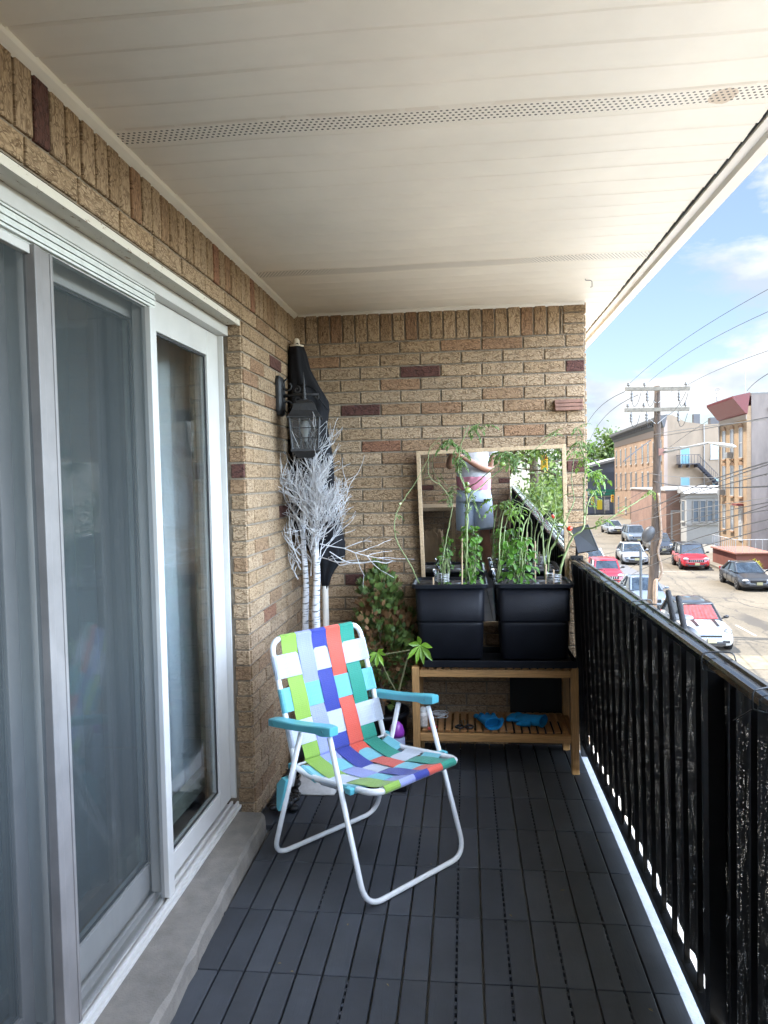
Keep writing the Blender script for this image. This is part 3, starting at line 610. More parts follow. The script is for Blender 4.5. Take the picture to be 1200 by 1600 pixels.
xs=[-0.1450,-0.0725,0.0,0.0725,0.1450]; WID=0.0710; WIX=0.088
# back: param t 0(bottom) .. 1(top) along frame line at surface
A0=c_(0,-0.150,0.385); A1=c_(0,-0.294,0.812); bd=(A1-A0); bl=bd.length; bdir=bd.normalized(); bn=Vector((1,0,0)).cross(bdir).normalized()
if bn.y>0: bn=-bn
rows_b=[(0.765,'white'),(0.49,'aqua'),(0.21,'white')]
amp=0.0030; off0=0.0125
def sagf(t,x,k): return -k*math.sin(math.pi*min(1,max(0,t)))*math.cos(math.pi*x/0.46)
def over(ci,ri,seatside): return (ci+ri)%2==1
for ci,cn in enumerate(colsq):
    path=[]; xd=Vector((1,0,0))
    tw=xs[ci]
    n=44
    # wrap under hinge rod
    path.append((A0+bdir*0.0-bn*0.008+xd*tw-Vector((0,0,0.02)),xd))
    for i in range(n+1):
        t=i/n; off=0.0
        for ri,(rt_,_) in enumerate(rows_b):
            dlt=(t-rt_)/0.11; 
            off+= (amp if over(ci,ri,0) else -amp)*math.exp(-dlt**4)
        path.append((A0+bd*t+xd*tw+bn*(off+off0*t**12+sagf(t,tw,0.006)+0.002),xd))
    for a in range(1,7):
        an=math.pi*a/6; path.append((A1+xd*tw+bn*(off0*math.cos(an))+bdir*(off0*math.sin(an)),xd))
    ribbon('webbing_strap',path,WID,WEB[cn],None)
def wrapcross(pL,pR,nrm,along,wid,mat,rowi,trow,ksag):
    ex=(pR-pL).normalized(); Lx=(pR-pL).length; path=[]; rr=0.0130
    for a in range(5,0,-1):
        an=math.pi*a/5; path.append((pL+nrm*(rr*math.cos(an))-ex*(rr*math.sin(an)),along))
    n=50
    for i in range(n+1):
        t=i/n; x=(pL+(pR-pL)*t).x; off=0
        for ci,xc in enumerate(xs):
            dlt=(x-xc)/0.033; off+=(-amp if over(ci,rowi,0) else amp)*math.exp(-dlt**4)
        e=min(t,1-t)*Lx; edge=max(0,1-e/0.035)
        path.append((pL+(pR-pL)*t+nrm*(off*(1-edge)+rr*edge**1.5+ (1-edge)*(0.002+sagf(trow,x,ksag))),along))
    for a in range(1,6):
        an=math.pi*a/5; path.append((pR+nrm*(rr*math.cos(an))+ex*(rr*math.sin(an)),along))
    ribbon('webbing_strap',path,wid,mat,None)
for ri,(t,cn) in enumerate(rows_b):
    cpt=A0+bd*t; wrapcross(cpt+Vector((-0.220,0,0)),cpt+Vector((0.220,0,0)),bn,bdir,WIX,WEB[cn],ri,t,0.006)
# seat
S=[c_(0,-0.150,0.374),c_(0,-0.05,0.352),c_(0,0.06,0.358),c_(0,0.16,0.372),c_(0,0.268,0.386)]
Sc=crv(S,10)
rows_s=[(0.19,'aqua'),(0.45,'white'),(0.71,'aqua')]
for ci,cn in enumerate(colsq):
    xd=Vector((1,0,0)); path=[]; nS=len(Sc)-1
    path.append((Sc[0]+Vector((xs[ci],0,-0.012)),xd))
    for i,p in enumerate(Sc):
        t=i/nS; off=0
        for ri,(rt_,_) in enumerate(rows_s):
            dlt=(t-rt_)/0.12; off+=(amp if over(ci,ri+1,0) else -amp)*math.exp(-dlt**4)
        path.append((p+Vector((xs[ci]*(1-0.04*t),0,off+off0*t**12+0.003+sagf(t,xs[ci],0.010))),xd))
    e_=S[-1]
    for a in range(1,7):
        an=math.pi*a/6; path.append((e_+Vector((xs[ci]*0.96,-off0*math.sin(an),off0*math.cos(an))),xd))
    ribbon('webbing_strap',path,WID,WEB[cn],None)
for ri,(t,cn) in enumerate(rows_s):
    i=int(t*(len(Sc)-1)); p=Sc[i]; al=(Sc[i+1]-Sc[i-1]).normalized(); nr=Vector((1,0,0)).cross(al); nr=nr if nr.z>0 else -nr
    hw=0.213; 
    wrapcross(p+Vector((-hw,0,0)),p+Vector((hw,0,0)),nr,al,WIX,WEB[cn],ri+1,t,0.010)
# ---- bench
def woodmat(name,c,st):
    m=M(name,c,0.55,attr=True,spec=0.4); N,L,b=nodes(m); tc=N.new('ShaderNodeTexCoord'); oi=N.new('ShaderNodeNewGeometry')
    mp=N.new('ShaderNodeMapping'); mp.inputs['Scale'].default_value=st; L.new(tc.outputs['Object'],mp.inputs[0])
    n=N.new('ShaderNodeTexNoise'); n.noise_dimensions='4D'; n.inputs['Scale'].default_value=12; n.inputs['Detail'].default_value=6; n.inputs['Distortion'].default_value=0.8; L.new(mp.outputs[0],n.inputs['Vector']); L.new(math_(N,L,'MULTIPLY',oi.outputs['Random Per Island'],30.0),n.inputs['W'])
    r=N.new('ShaderNodeValToRGB'); r.color_ramp.elements[0].position=0.3; r.color_ramp.elements[1].position=0.7; r.color_ramp.elements[0].color=(*[x*0.68 for x in c],1); r.color_ramp.elements[1].color=(*[min(1,x*1.15) for x in c],1); L.new(n.outputs[0],r.inputs[0])
    v=math_(N,L,'ADD',math_(N,L,'MULTIPLY',oi.outputs['Random Per Island'],0.35),0.8)
    mm=N.new('ShaderNodeVectorMath'); mm.operation='SCALE'; L.new(r.outputs[0],mm.inputs[0]); L.new(v,mm.inputs['Scale']); L.new(mm.outputs[0],b.inputs['Base Color']); return m
WX=woodmat('acacia_wood_x',(0.50,0.27,0.10),(1,14,14)); WY=woodmat('acacia_wood_y',(0.40,0.20,0.075),(14,1,14)); WZ=woodmat('acacia_wood_z',(0.50,0.28,0.11),(14,14,1))
bn_=thing('wooden_bench','slatted acacia wood bench with lower shelf holding the black planters','bench',(0.12,3.69,0))
bx0,bx1,by0,by1=-0.270,0.513,3.515,3.870
for (x,y) in ((bx0,by0),(bx1-0.035,by0),(bx0,by1-0.035),(bx1-0.035,by1-0.035)):
    MB().bb((x,y,0),(x+0.035,y+0.035,0.508)).build('leg',WZ,bn_,bevel=0.003)
for y in(by0+0.004,by1-0.031):
    MB().bb((bx0+0.0352,y,0.460),(bx1-0.0352,y+0.026,0.496)).build('top_rail',WX,bn_,bevel=0.003)
    MB().bb((bx0+0.0352,y,0.148),(bx1-0.0352,y+0.026,0.184)).build('shelf_rail',WX,bn_,bevel=0.003)
for x in(bx0+0.005,bx1-0.030):
    
    for z in(0.460,0.148): MB().bb((x,by0+0.0352,z),(x+0.022,by1-0.0352,z+0.036)).build('side_rail',WY,bn_,bevel=0.002)
nsl=19; sp_=(bx1-bx0-0.078)/nsl
for i in range(nsl):
    x=bx0+0.039+sp_*i
    MB().bb((x+0.005,by0+0.008,0.4965),(x+sp_-0.005,by1-0.008,0.5085)).build('top_slat',WY,bn_,bevel=0.002)
    MB().bb((x+0.005,by0+0.032,0.1845),(x+sp_-0.005,by1-0.034,0.1955)).build('shelf_slat',WY,bn_,bevel=0.002)
# ---- planters
PB=M('black_planter_plastic',(0.0055,0.0062,0.009),0.45,var=0.25,vs=6,bump=0.15,bs=300,spec=0.22); SOIL=M('potting_soil',(0.035,0.024,0.018),0.95,var=0.4,vs=60,bump=0.8,bs=160)
tr_=thing('planter_tray','long shallow black drip tray on the wooden bench under both planters','tray',(0.15,3.68,0.51))
mb=MB(); 
def trayshape(mb,x0,x1,y0,y1,z0,z1,t=0.006,fl=0.006):
    mb.bb((x0+fl,y0+fl,z0),(x1-fl,y1-fl,z0+t))
    for a,b_ in(((x0,y0,z0+0.003),(x1,y0+t,z1)),((x0,y1-t,z0+0.003),(x1,y1,z1)),((x0,y0+t,z0+0.003),(x0+t,y1-t,z1)),((x1-t,y0+t,z0+0.003),(x1,y1-t,z1))): mb.bb(a,b_)
trayshape(mb,-0.215,0.505,3.50,3.80,0.5095,0.545,0.005,0.006); mb.build('tray_pan',PB,tr_,bevel=0.002)
def planter(label,x0,x1):
    y0,y1=3.508,3.785; t=thing('planter_box',label,'planter',((x0+x1)/2,(y0+y1)/2,0.545))
    def rr_(x0,x1,y0,y1,z,rd=0.03,n=4):
        o=[]
        for cx,cy_,a0 in((x1-rd,y0+rd,-90),(x1-rd,y1-rd,0),(x0+rd,y1-rd,90),(x0+rd,y0+rd,180)):
            for k in range(n+1): a=R_(a0+90*k/n); o.append(Vector((cx+rd*math.cos(a),cy_+rd*math.sin(a),z)))
        return o
    mb=MB(); i1=0.022
    lv=[(0.026,0.546),(0.0245,0.549),(0.0175,0.700),(0.017,0.712),(0.0175,0.716),(0.0225,0.718),(0.0225,0.724),(0.0150,0.726),(0.0145,0.732),(0.0105,0.893)]
    mb.loft([rr_(x0+q,x1-q,y0+q,y1-q,z) for q,z in lv],cap=True); mb.build('planter_body',PB,t,smooth=True)
    mb=MB(); q0=0.0; ring=[rr_(x0+0.010,x1-0.010,y0+0.01,y1-0.01,0.886),rr_(x0-0.004,x1+0.004,y0-0.004,y1+0.004,0.888),rr_(x0-0.005,x1+0.005,y0-0.005,y1+0.005,0.904),rr_(x0+0.003,x1-0.003,y0+0.003,y1-0.003,0.907),rr_(x0+0.012,x1-0.012,y0+0.012,y1-0.012,0.900),rr_(x0+0.0155,x1-0.0155,y0+0.0155,y1-0.0155,0.860)]
    mb.loft(ring,cap=False); mb.build('planter_rim',PB,t,smooth=False)
    mb=MB(); n=14; vs=[];fs=[]
    for i in range(n+1):
        for j in range(n+1): vs.append((x0+0.016+(x1-x0-0.032)*i/n,y0+0.016+(y1-y0-0.032)*j/n,0.8935+0.004*noise.noise(Vector((i*.7,j*.7,x0*9)))))
    for i in range(n):
        for j in range(n): a=i*(n+1)+j; fs.append((a,a+n+1,a+n+2,a+1))
    mb.add(vs,fs); mb.build('soil',SOIL,t,smooth=True); return t
planter('left black two tier planter box growing tomato vines and basil on the bench',-0.258,0.094)
planter('right black two tier planter box beside the railing with the largest basil clump',0.134,0.494)
# ---- mirror
MG=M('mirror_silver',(0.93,0.94,0.93),0.0,metal=1.0); OAK=woodmat('light_oak',(0.56,0.40,0.24),(10,10,10)); OAK2=M('backboard',(0.12,0.09,0.06),0.8)
mt=thing('wall_mirror','rectangular mirror in a thin light oak frame tilted on the brick wall behind tomato plants','mirror',(0.139,3.868,1.100),local=True)
mt.rotation_euler=(R_(2.2),R_(-1.25),R_(0.4))
MW,MH=0.757/2,0.462; fw=0.020
mb=MB(); mb.bb((-MW+0.004,-0.004,-MH+0.004),(MW-0.004,0.0,MH-0.004)); mb.build('mirror_glass',MG,mt)
for a,b_ in(((-MW,-0.014,-MH),(-MW+fw,0.012,MH)),((MW-fw,-0.014,-MH),(MW,0.012,MH)),((-MW+fw+0.0004,-0.014,MH-fw),(MW-fw-0.0004,0.012,MH)),((-MW+fw+0.0004,-0.014,-MH),(MW-fw-0.0004,0.012,-MH+fw))):
    MB().bb(a,b_).build('frame_rail',OAK,mt,bevel=0.0015)
MB().bb((-MW+0.003,0.0005,-MH+0.003),(MW-0.003,0.006,MH-0.003)).build('back_board',OAK2,mt)
# ---- lantern sconce
LB=M('lantern_black',(0.018,0.018,0.019),0.5,var=0.2,vs=40,bump=0.3,bs=120)
ln=thing('wall_lantern','black wall lantern with scroll bracket and six pane glass on the left brick wall','lantern',(XL+0.008,3.53,1.83))
lx,ly=-0.757,3.50; wx=XL+0.009
mb=MB(); mb.loft([[Vector((wx+dx,3.53+a*k,1.822+b_*k)) for a,b_ in((-0.05,-0.075),(-0.038,-0.095),(0.038,-0.095),(0.05,-0.075),(0.05,0.075),(0.038,0.095),(-0.038,0.095),(-0.05,0.075))] for dx,k in((0,1),(0.016,1),(0.026,0.84),(0.028,0.7))]); mb.build('back_plate',LB,ln,bevel=0.002)
mb=MB(); mb.tube([(wx+0.025,3.53,1.822),(lx-0.04,ly+0.01,1.824),(lx,ly,1.822),(lx+0.07,ly,1.822)],[0.009,0.007,0.007,0.004],8); mb.build('arm',LB,ln,smooth=True)
for sg in(1,-1):
    mb=MB(); pts=[]
    for k in range(21):
        a=k/25*math.pi*2.3; rr_=0.031*math.exp(-a*0.17); pts.append(Vector((wx+0.052+rr_*math.cos(a+math.pi*0.55),3.527,1.822+sg*(0.047+rr_*math.sin(a+math.pi*0.55)*1.15))))
    mb.tube(pts,0.0042,6); mb.build('scroll',LB,ln,smooth=True); mb=MB(); pts=[]
    for k in range(22):
        a=k/21*math.pi*2.2; rr_=0.020*math.exp(-a*0.17); pts.append(Vector((lx-0.035-rr_*math.cos(a+math.pi*0.5),3.507,1.822+sg*(0.024+rr_*math.sin(a+math.pi*0.5)))))
    mb.tube(pts,0.0035,6); mb.build('scroll',LB,ln,smooth=True); mb=MB(); pts=[]
    for k in range(16):
        a=k/15*math.pi*2; rr_=0.014*math.exp(-a*0.17); pts.append(Vector((lx+0.06+rr_*math.cos(a-math.pi*0.5),ly,1.822-0.012+rr_*math.sin(a-math.pi*0.5)*sg)))
    mb.tube(pts,0.003,5); mb.build('scroll',LB,ln,smooth=True)
mb=MB(); mb.lathe((lx,ly,0),[(0.012,1.795),(0.016,1.80),(0.008,1.808),(0.012,1.818),(0.014,1.824),(0.007,1.834),(0.010,1.844),(0.0045,1.855),(0.008,1.866),(0.0035,1.876),(0.005,1.886),(0.0025,1.905),(0.001,1.930)],12); mb.build('finial',LB,ln,smooth=True)
def sq(c,h,z,rot=R_(10)): 
    return [Vector((c[0]+h*(math.cos(rot)*a-math.sin(rot)*b_),c[1]+h*(math.sin(rot)*a+math.cos(rot)*b_),z)) for a,b_ in((-1,-1),(1,-1),(1,1),(-1,1))]
mb=MB(); mb.loft([sq((lx,ly),h,z) for h,z in((0.083,1.708),(0.083,1.714),(0.075,1.720),(0.060,1.742),(0.050,1.775),(0.034,1.790),(0.014,1.798))]); mb.build('roof',LB,ln,bevel=0.0015)
mb=MB()
t1=sq((lx,ly),0.070,1.7075); b1=sq((lx,ly),0.060,1.560)
for i in range(4):
    j=(i+1)%4
    mb.tube([b1[i],t1[i]],0.0055,6)
    for f in(0.33,0.667): mb.tube([b1[i].lerp(b1[j],f),t1[i].lerp(t1[j],f)],0.0022,5)
    for f in(0.36,0.68): mb.tube([b1[i].lerp(t1[i],f),b1[j].lerp(t1[j],f)],0.0022,5)
mb.build('cage',LB,ln)
mb=MB(); mb.loft([sq((lx,ly),h,z) for h,z in((0.036,1.520),(0.058,1.545),(0.066,1.552),(0.066,1.562))]); mb.build('base_cap',LB,ln)
mb=MB(); t2=sq((lx,ly),0.0685,1.706); b2=sq((lx,ly),0.0585,1.562)
mb.add(b2+t2,[(0,1,5,4),(1,2,6,5),(2,3,7,6),(3,0,4,7)]); mb.build('lantern_glass',glassmat('frosted_pane',(0.55,0.57,0.57),refl=2.2,rough=0.25),ln)
mb=MB(); mb.lathe((lx,ly,0),[(0.012,1.60),(0.014,1.63),(0.026,1.655),(0.028,1.67),(0.018,1.695),(0.004,1.70)],12); mb.build('bulb',M('bulb_white',(0.7,0.7,0.68),0.3),ln,smooth=True)
# ---- closed umbrella in the corner
um=thing('patio_umbrella','closed black patio umbrella with a cream pole leaning in the brick corner','umbrella',(-0.74,3.74,0))
FB=M('black_canvas',(0.010,0.010,0.012),0.8,var=0.3,vs=10,bump=0.3,bs=400,spec=0.2)
sec=[(541,452,473),(556,451,478),(580,451,484),(605,452,498),(625,452,511),(638,452,512),(665,452,508),(700,453,514),(740,453,518),(780,455,520),(820,462,530),(845,476,537),(862,486,538),(880,494,530),(900,500,518),(921,504,512)]
rings=[]
for i,(py,a,b_) in enumerate(sec):
    A=P(a,py,1,3.76);B=P(b_,py,1,3.76); c=(A+B)/2; rx=(B-A).length/2; ry=min(rx*0.85,0.085); rg=[]
    for j in range(40):
        an=2*math.pi*j/40; fo=1+0.13*math.sin(an*8+i*0.22)*(0.3+0.7*math.sin(i/len(sec)*3.0)); rg.append(c+Vector((rx*fo*math.cos(an),ry*fo*math.sin(an),0.012*math.sin(an*4+i))))
    rings.append(rg)
MB().loft(rings).build('canopy',FB,um,smooth=True)
mb=MB(); mb.tube([P(508,915,1,3.76),P(512,1080,1,3.76),Vector((P(512,1080,1,3.76).x+0.02,3.73,0.03))],0.0165,14); mb.build('pole',M('cream_pole',(0.62,0.57,0.50),0.4,var=0.05),um,smooth=True)
mb=MB(); c=P(463.5,541,1,3.76); mb.lathe(c,[(0.036,-0.004),(0.037,0.003),(0.020,0.006),(0.0155,0.012),(0.0165,0.02),(0.0155,0.030),(0.010,0.038),(0.003,0.041)],16); mb.build('finial',M('cream_plastic',(0.66,0.58,0.46),0.4),um,smooth=True)
mb=MB(); q=[P(466,600,1,3.70),P(490,607,1,3.665),P(512,640,1,3.70)]; mb.tube(crv([q[0],q[1],P(500,625,1,3.66),q[2]],4),0.004,5); mb.build('tie_strap',FB,um)
# ---- white twig (birch) trees
BK=M('birch_bark',(0.62,0.62,0.63),0.8,var=0.1,vs=12); N,Lk,b=nodes(BK)
tcx=N.new('ShaderNodeTexCoord'); mpx=N.new('ShaderNodeMapping'); mpx.inputs['Scale'].default_value=(14,14,90); Lk.new(tcx.outputs['Object'],mpx.inputs[0]); nn=N.new('ShaderNodeTexNoise'); nn.inputs['Scale'].default_value=1.2; nn.inputs['Detail'].default_value=5; Lk.new(mpx.outputs[0],nn.inputs[0])
rr=N.new('ShaderNodeValToRGB'); rr.color_ramp.elements[0].position=0.38; rr.color_ramp.elements[0].color=(0.10,0.095,0.09,1); rr.color_ramp.elements[1].position=0.47; rr.color_ramp.elements[1].color=(0.64,0.64,0.66,1); Lk.new(nn.outputs[0],rr.inputs[0]); Lk.new(rr.outputs[0],b.inputs['Base Color'])
TWG=M('white_twig',(0.52,0.51,0.51),0.75,var=0.18,vs=60)
def tw(mb,p,d_,ln_,r0,depth,rg,up=0.25):
    pts=[p]; n=5; q=p.copy(); d_=d_.normalized()
    for i in range(n):
        d_=(d_+Vector((rg.gauss(0,.15),rg.gauss(0,.15),rg.gauss(0,.10)+up*0.10))).normalized(); q=q+d_*ln_/n
        if q.y>3.88: q.y=3.88; d_.y*=-0.3
        if q.x<-0.885: q.x=-0.885; d_.x*=-0.5
        pts.append(q.copy())
    mb.tube(pts,[max(0.0011,r0*(1-0.6*i/n)) for i in range(n+1)],5 if r0<0.003 else 7)
    if depth>0:
        for i in range(2,n+1):
            for _ in range(2 if rg.random()<0.55 else 1):
                sd_=Vector((rg.gauss(0,1),rg.gauss(0,1),rg.gauss(0.5,.5))).normalized()
                tw(mb,pts[i],d_*0.75+sd_*0.62,ln_*rg.uniform(0.5,0.75),r0*0.6,depth-1,rg,up)
def birch(label,bot,top,r0,seeds,y):
    t=thing('birch_tree',label,'artificial tree',(bot.x,bot.y,0)); rg=random.Random(seeds)
    n=14; pts=[bot.lerp(top,i/n)+Vector((0.006*math.sin(i*1.1+seeds),0.006*math.cos(i*.9),0)) for i in range(n+1)]
    MB().tube(pts,[r0*(1-0.5*(i/n)**1.5)*(1+0.05*math.sin(i*2.3)) for i in range(n+1)],12).build('trunk',BK,t,smooth=True)
    return t,pts,rg
b1_,pts,rg=birch('left white painted birch with bare twigs and slim pale trunk in the corner',Vector((-0.80,3.60,0.03)),P(474,800,1,3.62),0.021,3,3.6)
mb=MB()
for (px,py,qx,qy,l_,dp) in((470,868,438,815,0.20,1),(470,880,418,800,0.30,1),(466,905,436,870,0.14,1),(474,850,450,765,0.26,1),(474,830,462,730,0.32,1),(474,820,484,705,0.34,2),(474,800,468,680,0.30,1),(475,812,500,730,0.26,1),(470,890,446,850,0.14,1),(472,860,432,770,0.22,1)):
    a=P(px,py,1,3.615); b_=P(qx,qy,1,3.60+rg.uniform(-.12,.02)); tw(mb,a,b_-a,l_*0.72,0.0042,dp,rg,0.3)
mb.build('branches',TWG,b1_)
b2_,pts,rg=birch('right white painted birch with the denser spray of bare twigs and thicker trunk',Vector((-0.735,3.55,0.03)),P(492,820,1,3.58),0.0265,8,3.58)
mb=MB()
for k in range(14):
    px=486+rg.uniform(-3,10); py=rg.uniform(770,905); a=P(px,py,1,3.57); ang=rg.uniform(-0.20,0.42); 
    tw(mb,a,Vector((math.sin(ang),rg.uniform(-.4,.1),math.cos(ang))),rg.uniform(0.15,0.25),0.0040,3 if k%6==1 else 2,rg,0.3)
for q in((498,870,560,880,0.16),(500,850,600,872,0.30),(500,840,575,790,0.28)):
    a=P(q[0],q[1],1,3.57); b_=P(q[2],q[3],1,3.5); tw(mb,a,b_-a,q[4],0.0032,1,rg,0.05)
# long loose twig pointing to the right at px 545,880 -> 615,880
tw_=[P(x,y,1,3.5) for x,y in((515,862),(540,877),(562,880),(585,877),(603,880),(614,876))]; mb.tube(crv(tw_,4),0.0026,6)
mb.build('branches',TWG,b2_)
# cloth wrap at the base
bg_=MB(); rings=[]; cx,cyy=-0.70,3.36
c0=Vector((-0.722,3.235,0.002))
def sqr(hx,hy,z,tw__,c,pl=0):
    o=[]
    for k in range(48):
        a=2*math.pi*k/48+tw__; ca,sa=math.cos(a),math.sin(a); m_=max(abs(ca),abs(sa))**(0.85); f=1+pl*math.sin(k*48/7.0)*0.5+pl*0.5*math.sin(k*2.7)
        o.append(c+Vector((hx*ca/m_*f,hy*sa/m_*f,z)))
    return o
cb=Vector((-0.715,3.34,0.0)); ct=Vector((-0.74,3.53,0))
bg_.loft([sqr(0.115,0.125,0.001,0.0,cb),sqr(0.115,0.125,0.006,0.0,cb),sqr(0.085,0.10,0.014,0.0,cb.lerp(ct,.15),0.08),sqr(0.058,0.07,0.05,0.0,cb.lerp(ct,.4),0.12),sqr(0.042,0.045,0.10,0,cb.lerp(ct,.8),0.12),sqr(0.036,0.036,0.16,0,ct,0.08)])
tag(bg_.build('plastic_wrap',M('white_plastic_wrap',(0.55,0.55,0.55),0.35,var=0.12,vs=20,bump=0.3,bs=50),None,smooth=True),'crumpled white plastic wrap spread on the deck round the birch trunks','wrap')
# black stones heaped in the corner
rg=random.Random(12); proto=MB(); proto.sphere((0,0,0),0.034,12,8,(1.25,0.9,0.62))
BS=M('black_pebble',(0.010,0.010,0.011),0.35,var=0.3,vs=20)
st0=proto.build('pebble',BS,None,smooth=True); tag(st0,'glossy black pebble in the heap between the brick wall and the deck edge','pebble','black pebbles heaped by the brick wall')
SPACE[st0.name]=Vector()
for k in range(48):
    o=st0 if k==0 else st0.copy()
    if k: COL.objects.link(o)
    t=rg.random(); y=2.98+0.55*t; x=XL+0.05+rg.random()*0.10*(1.1-t*0.3); lvl=0 if k<30 else 1
    o.location=(x,y,-0.004+0.0+lvl*0.024*rg.uniform(0.7,1.2)+0.002); o.rotation_euler=(rg.uniform(-.4,.4),rg.uniform(-.4,.4),rg.uniform(0,6)); s_=rg.uniform(0.5,0.85); o.scale=(s_,s_,s_)
# ---- arborvitae on a black tray
ty=thing('plant_tray','square black plant tray on the deck below the shrub with a saucer ring','tray',(-0.37,3.42,0))
mb=MB(); trayshape(mb,-0.60,-0.285,3.275,3.62,0.0,0.032,0.006,0.004); mb.build('tray_pan',PB,ty,bevel=0.003)
mb=MB(); mb.lathe((-0.43,3.44,0.006),[(0.125,0),(0.135,0.02),(0.138,0.026),(0.133,0.026),(0.128,0.012),(0.0,0.008)],36); mb.build('clear_saucer',M('clear_saucer',(0.30,0.31,0.31),0.15,spec=0.8),ty,smooth=True)
av=thing('arborvitae_shrub','bushy arborvitae with brown patches growing in a black pot by the birch','shrub',(-0.42,3.68,0))
mb=MB(); mb.lathe((-0.43,3.62,0),[(0.10,0.02),(0.13,0.25),(0.138,0.25),(0.138,0.27),(0.12,0.27),(0.12,0.24),(0,0.235)],24); mb.build('pot',PB,av,smooth=True)
rg=random.Random(21)
GRN=bpy.data.materials.new('arborvitae_foliage'); GRN.use_nodes=True; N=GRN.node_tree.nodes; Lk=GRN.node_tree.links; b=N['Principled BSDF']; b.inputs['Roughness'].default_value=0.7
vc=N.new('ShaderNodeVertexColor'); vc.layer_name='Col'; Lk.new(vc.outputs[0],b.inputs['Base Color'])
mb=MB(); mb.c=[]
lobes=[((-0.435,3.67,0.62),0.155,0.20),((-0.44,3.72,0.82),0.10,0.15),((-0.33,3.70,0.60),0.10,0.17),((-0.46,3.66,0.42),0.14,0.16)]
for k in range(2300):
    c,rr_,hh=lobes[rg.choice((0,0,0,1,1,2,3))]
    th=rg.uniform(0,2*math.pi); ph_=rg.gauss(0,.75); rad=rr_*rg.uniform(0.45,1.08)
    p=Vector(c)+Vector((math.cos(th)*math.cos(ph_)*rad,math.sin(th)*math.cos(ph_)*rad*0.95,math.sin(ph_)*hh*rg.uniform(.6,1.1)))
    if p.y>3.90 or p.z<0.24: continue
    outd=(p-Vector((c[0],c[1],c[2]-0.05))).normalized(); d_=(outd+Vector((rg.gauss(0,.35),rg.gauss(0,.35),0.5))).normalized()
    br=(p.z<0.80 and noise.noise(p*9)>0.13) or rg.random()<0.08
    col=(0.17,0.085,0.032) if br else random.Random(k).choice([(0.075,0.12,0.022),(0.10,0.16,0.03),(0.05,0.085,0.02)])
    n_=rg.randint(3,5); sdv=d_.orthogonal().normalized(); sdv=Matrix.Rotation(rg.uniform(0,6.28),3,d_)@sdv; nm=d_.cross(sdv); L0=rg.uniform(0.022,0.045)
    def leaf(a,dd_,l_,w_):
        s2=dd_.cross(nm).normalized()*w_; e=a+dd_*l_; m_=a+dd_*l_*0.5
        nf=[(0,1,2,3)]; mb.add([a,m_+s2,e,m_-s2],nf); mb.c+= [(*col,1)]*4
    leaf(p,d_,L0,0.0022)
    for j in range(n_):
        a=p+d_*L0*(0.15+0.75*j/n_)
        for s_ in(-1,1): leaf(a,(d_+sdv*s_*0.9).normalized(),L0*0.62*(1-0.4*j/n_),0.0027)
mb.build('foliage',GRN,av)
MB().tube([(-0.43,3.64,0.22),(-0.435,3.67,0.5),(-0.44,3.71,0.85)],[0.014,0.010,0.004],8).build('trunk',M('shrub_bark',(0.09,0.06,0.04),0.9),av)
# ---- leaf helpers
def leafmat(name,c,rough=0.45):
    m=bpy.data.materials.new(name); m.use_nodes=True; N=m.node_tree.nodes; L=m.node_tree.links; b=N['Principled BSDF']; b.inputs['Roughness'].default_value=rough
    g=N.new('ShaderNodeNewGeometry'); r=N.new('ShaderNodeValToRGB'); r.color_ramp.elements[0].color=(*[x*0.6 for x in c],1); r.color_ramp.elements[1].color=(*[x*1.3 for x in c],1); L.new(g.outputs['Random Per Island'],r.inputs[0]); L.new(r.outputs[0],b.inputs['Base Color'])
    o=N['Material Output']; t=N.new('ShaderNodeBsdfTranslucent'); mi=N.new('ShaderNodeMixShader'); mi.inputs[0].default_value=0.35
    hs_=N.new('ShaderNodeHueSaturation'); hs_.inputs['Value'].default_value=1.7; hs_.inputs['Hue'].default_value=0.485; L.new(r.outputs[0],hs_.inputs['Color']); L.new(hs_.outputs[0],t.inputs[0]); L.new(b.outputs[0],mi.inputs[1]); L.new(t.outputs[0],mi.inputs[2]); L.new(mi.outputs[0],o.inputs[0]); return m
def blade(mb,p,d_,up,l_,w_,cup=0.25,droop=0.25,prof=(0.0,0.55,0.95,1.0,0.75,0.4,0.0)):
    """one leaf: midrib curve with two half blades"""
    d_=d_.normalized(); s_=d_.cross(up).normalized(); n_=len(prof); vs=[]; q=p.copy(); dd_=d_.copy(); u=s_.cross(d_).normalized()
    for i in range(n_):
        wv_=w_*prof[i]*0.5
        vs+= [q-s_*wv_+u*wv_*cup,q.copy(),q+s_*wv_+u*wv_*cup]
        dd_=(dd_-Vector((0,0,1))*droop/n_*2).normalized(); u=s_.cross(dd_).normalized(); q=q+dd_*l_/(n_-1)
    fs=[]
    for i in range(n_-1):
        for j in(0,1): a=i*3+j; fs.append((a,a+1,a+4,a+3))
    mb.add(vs,fs)
TOM=leafmat('tomato_leaf',(0.10,0.18,0.045),0.6); TSTEM=M('tomato_stem',(0.22,0.27,0.11),0.6,var=0.2,vs=40); BAS=leafmat('basil_leaf',(0.09,0.21,0.03),0.35); PAC=leafmat('pachira_leaf',(0.22,0.42,0.04),0.35); TLF=leafmat('bright_tomato_leaf',(0.13,0.24,0.035),0.5)
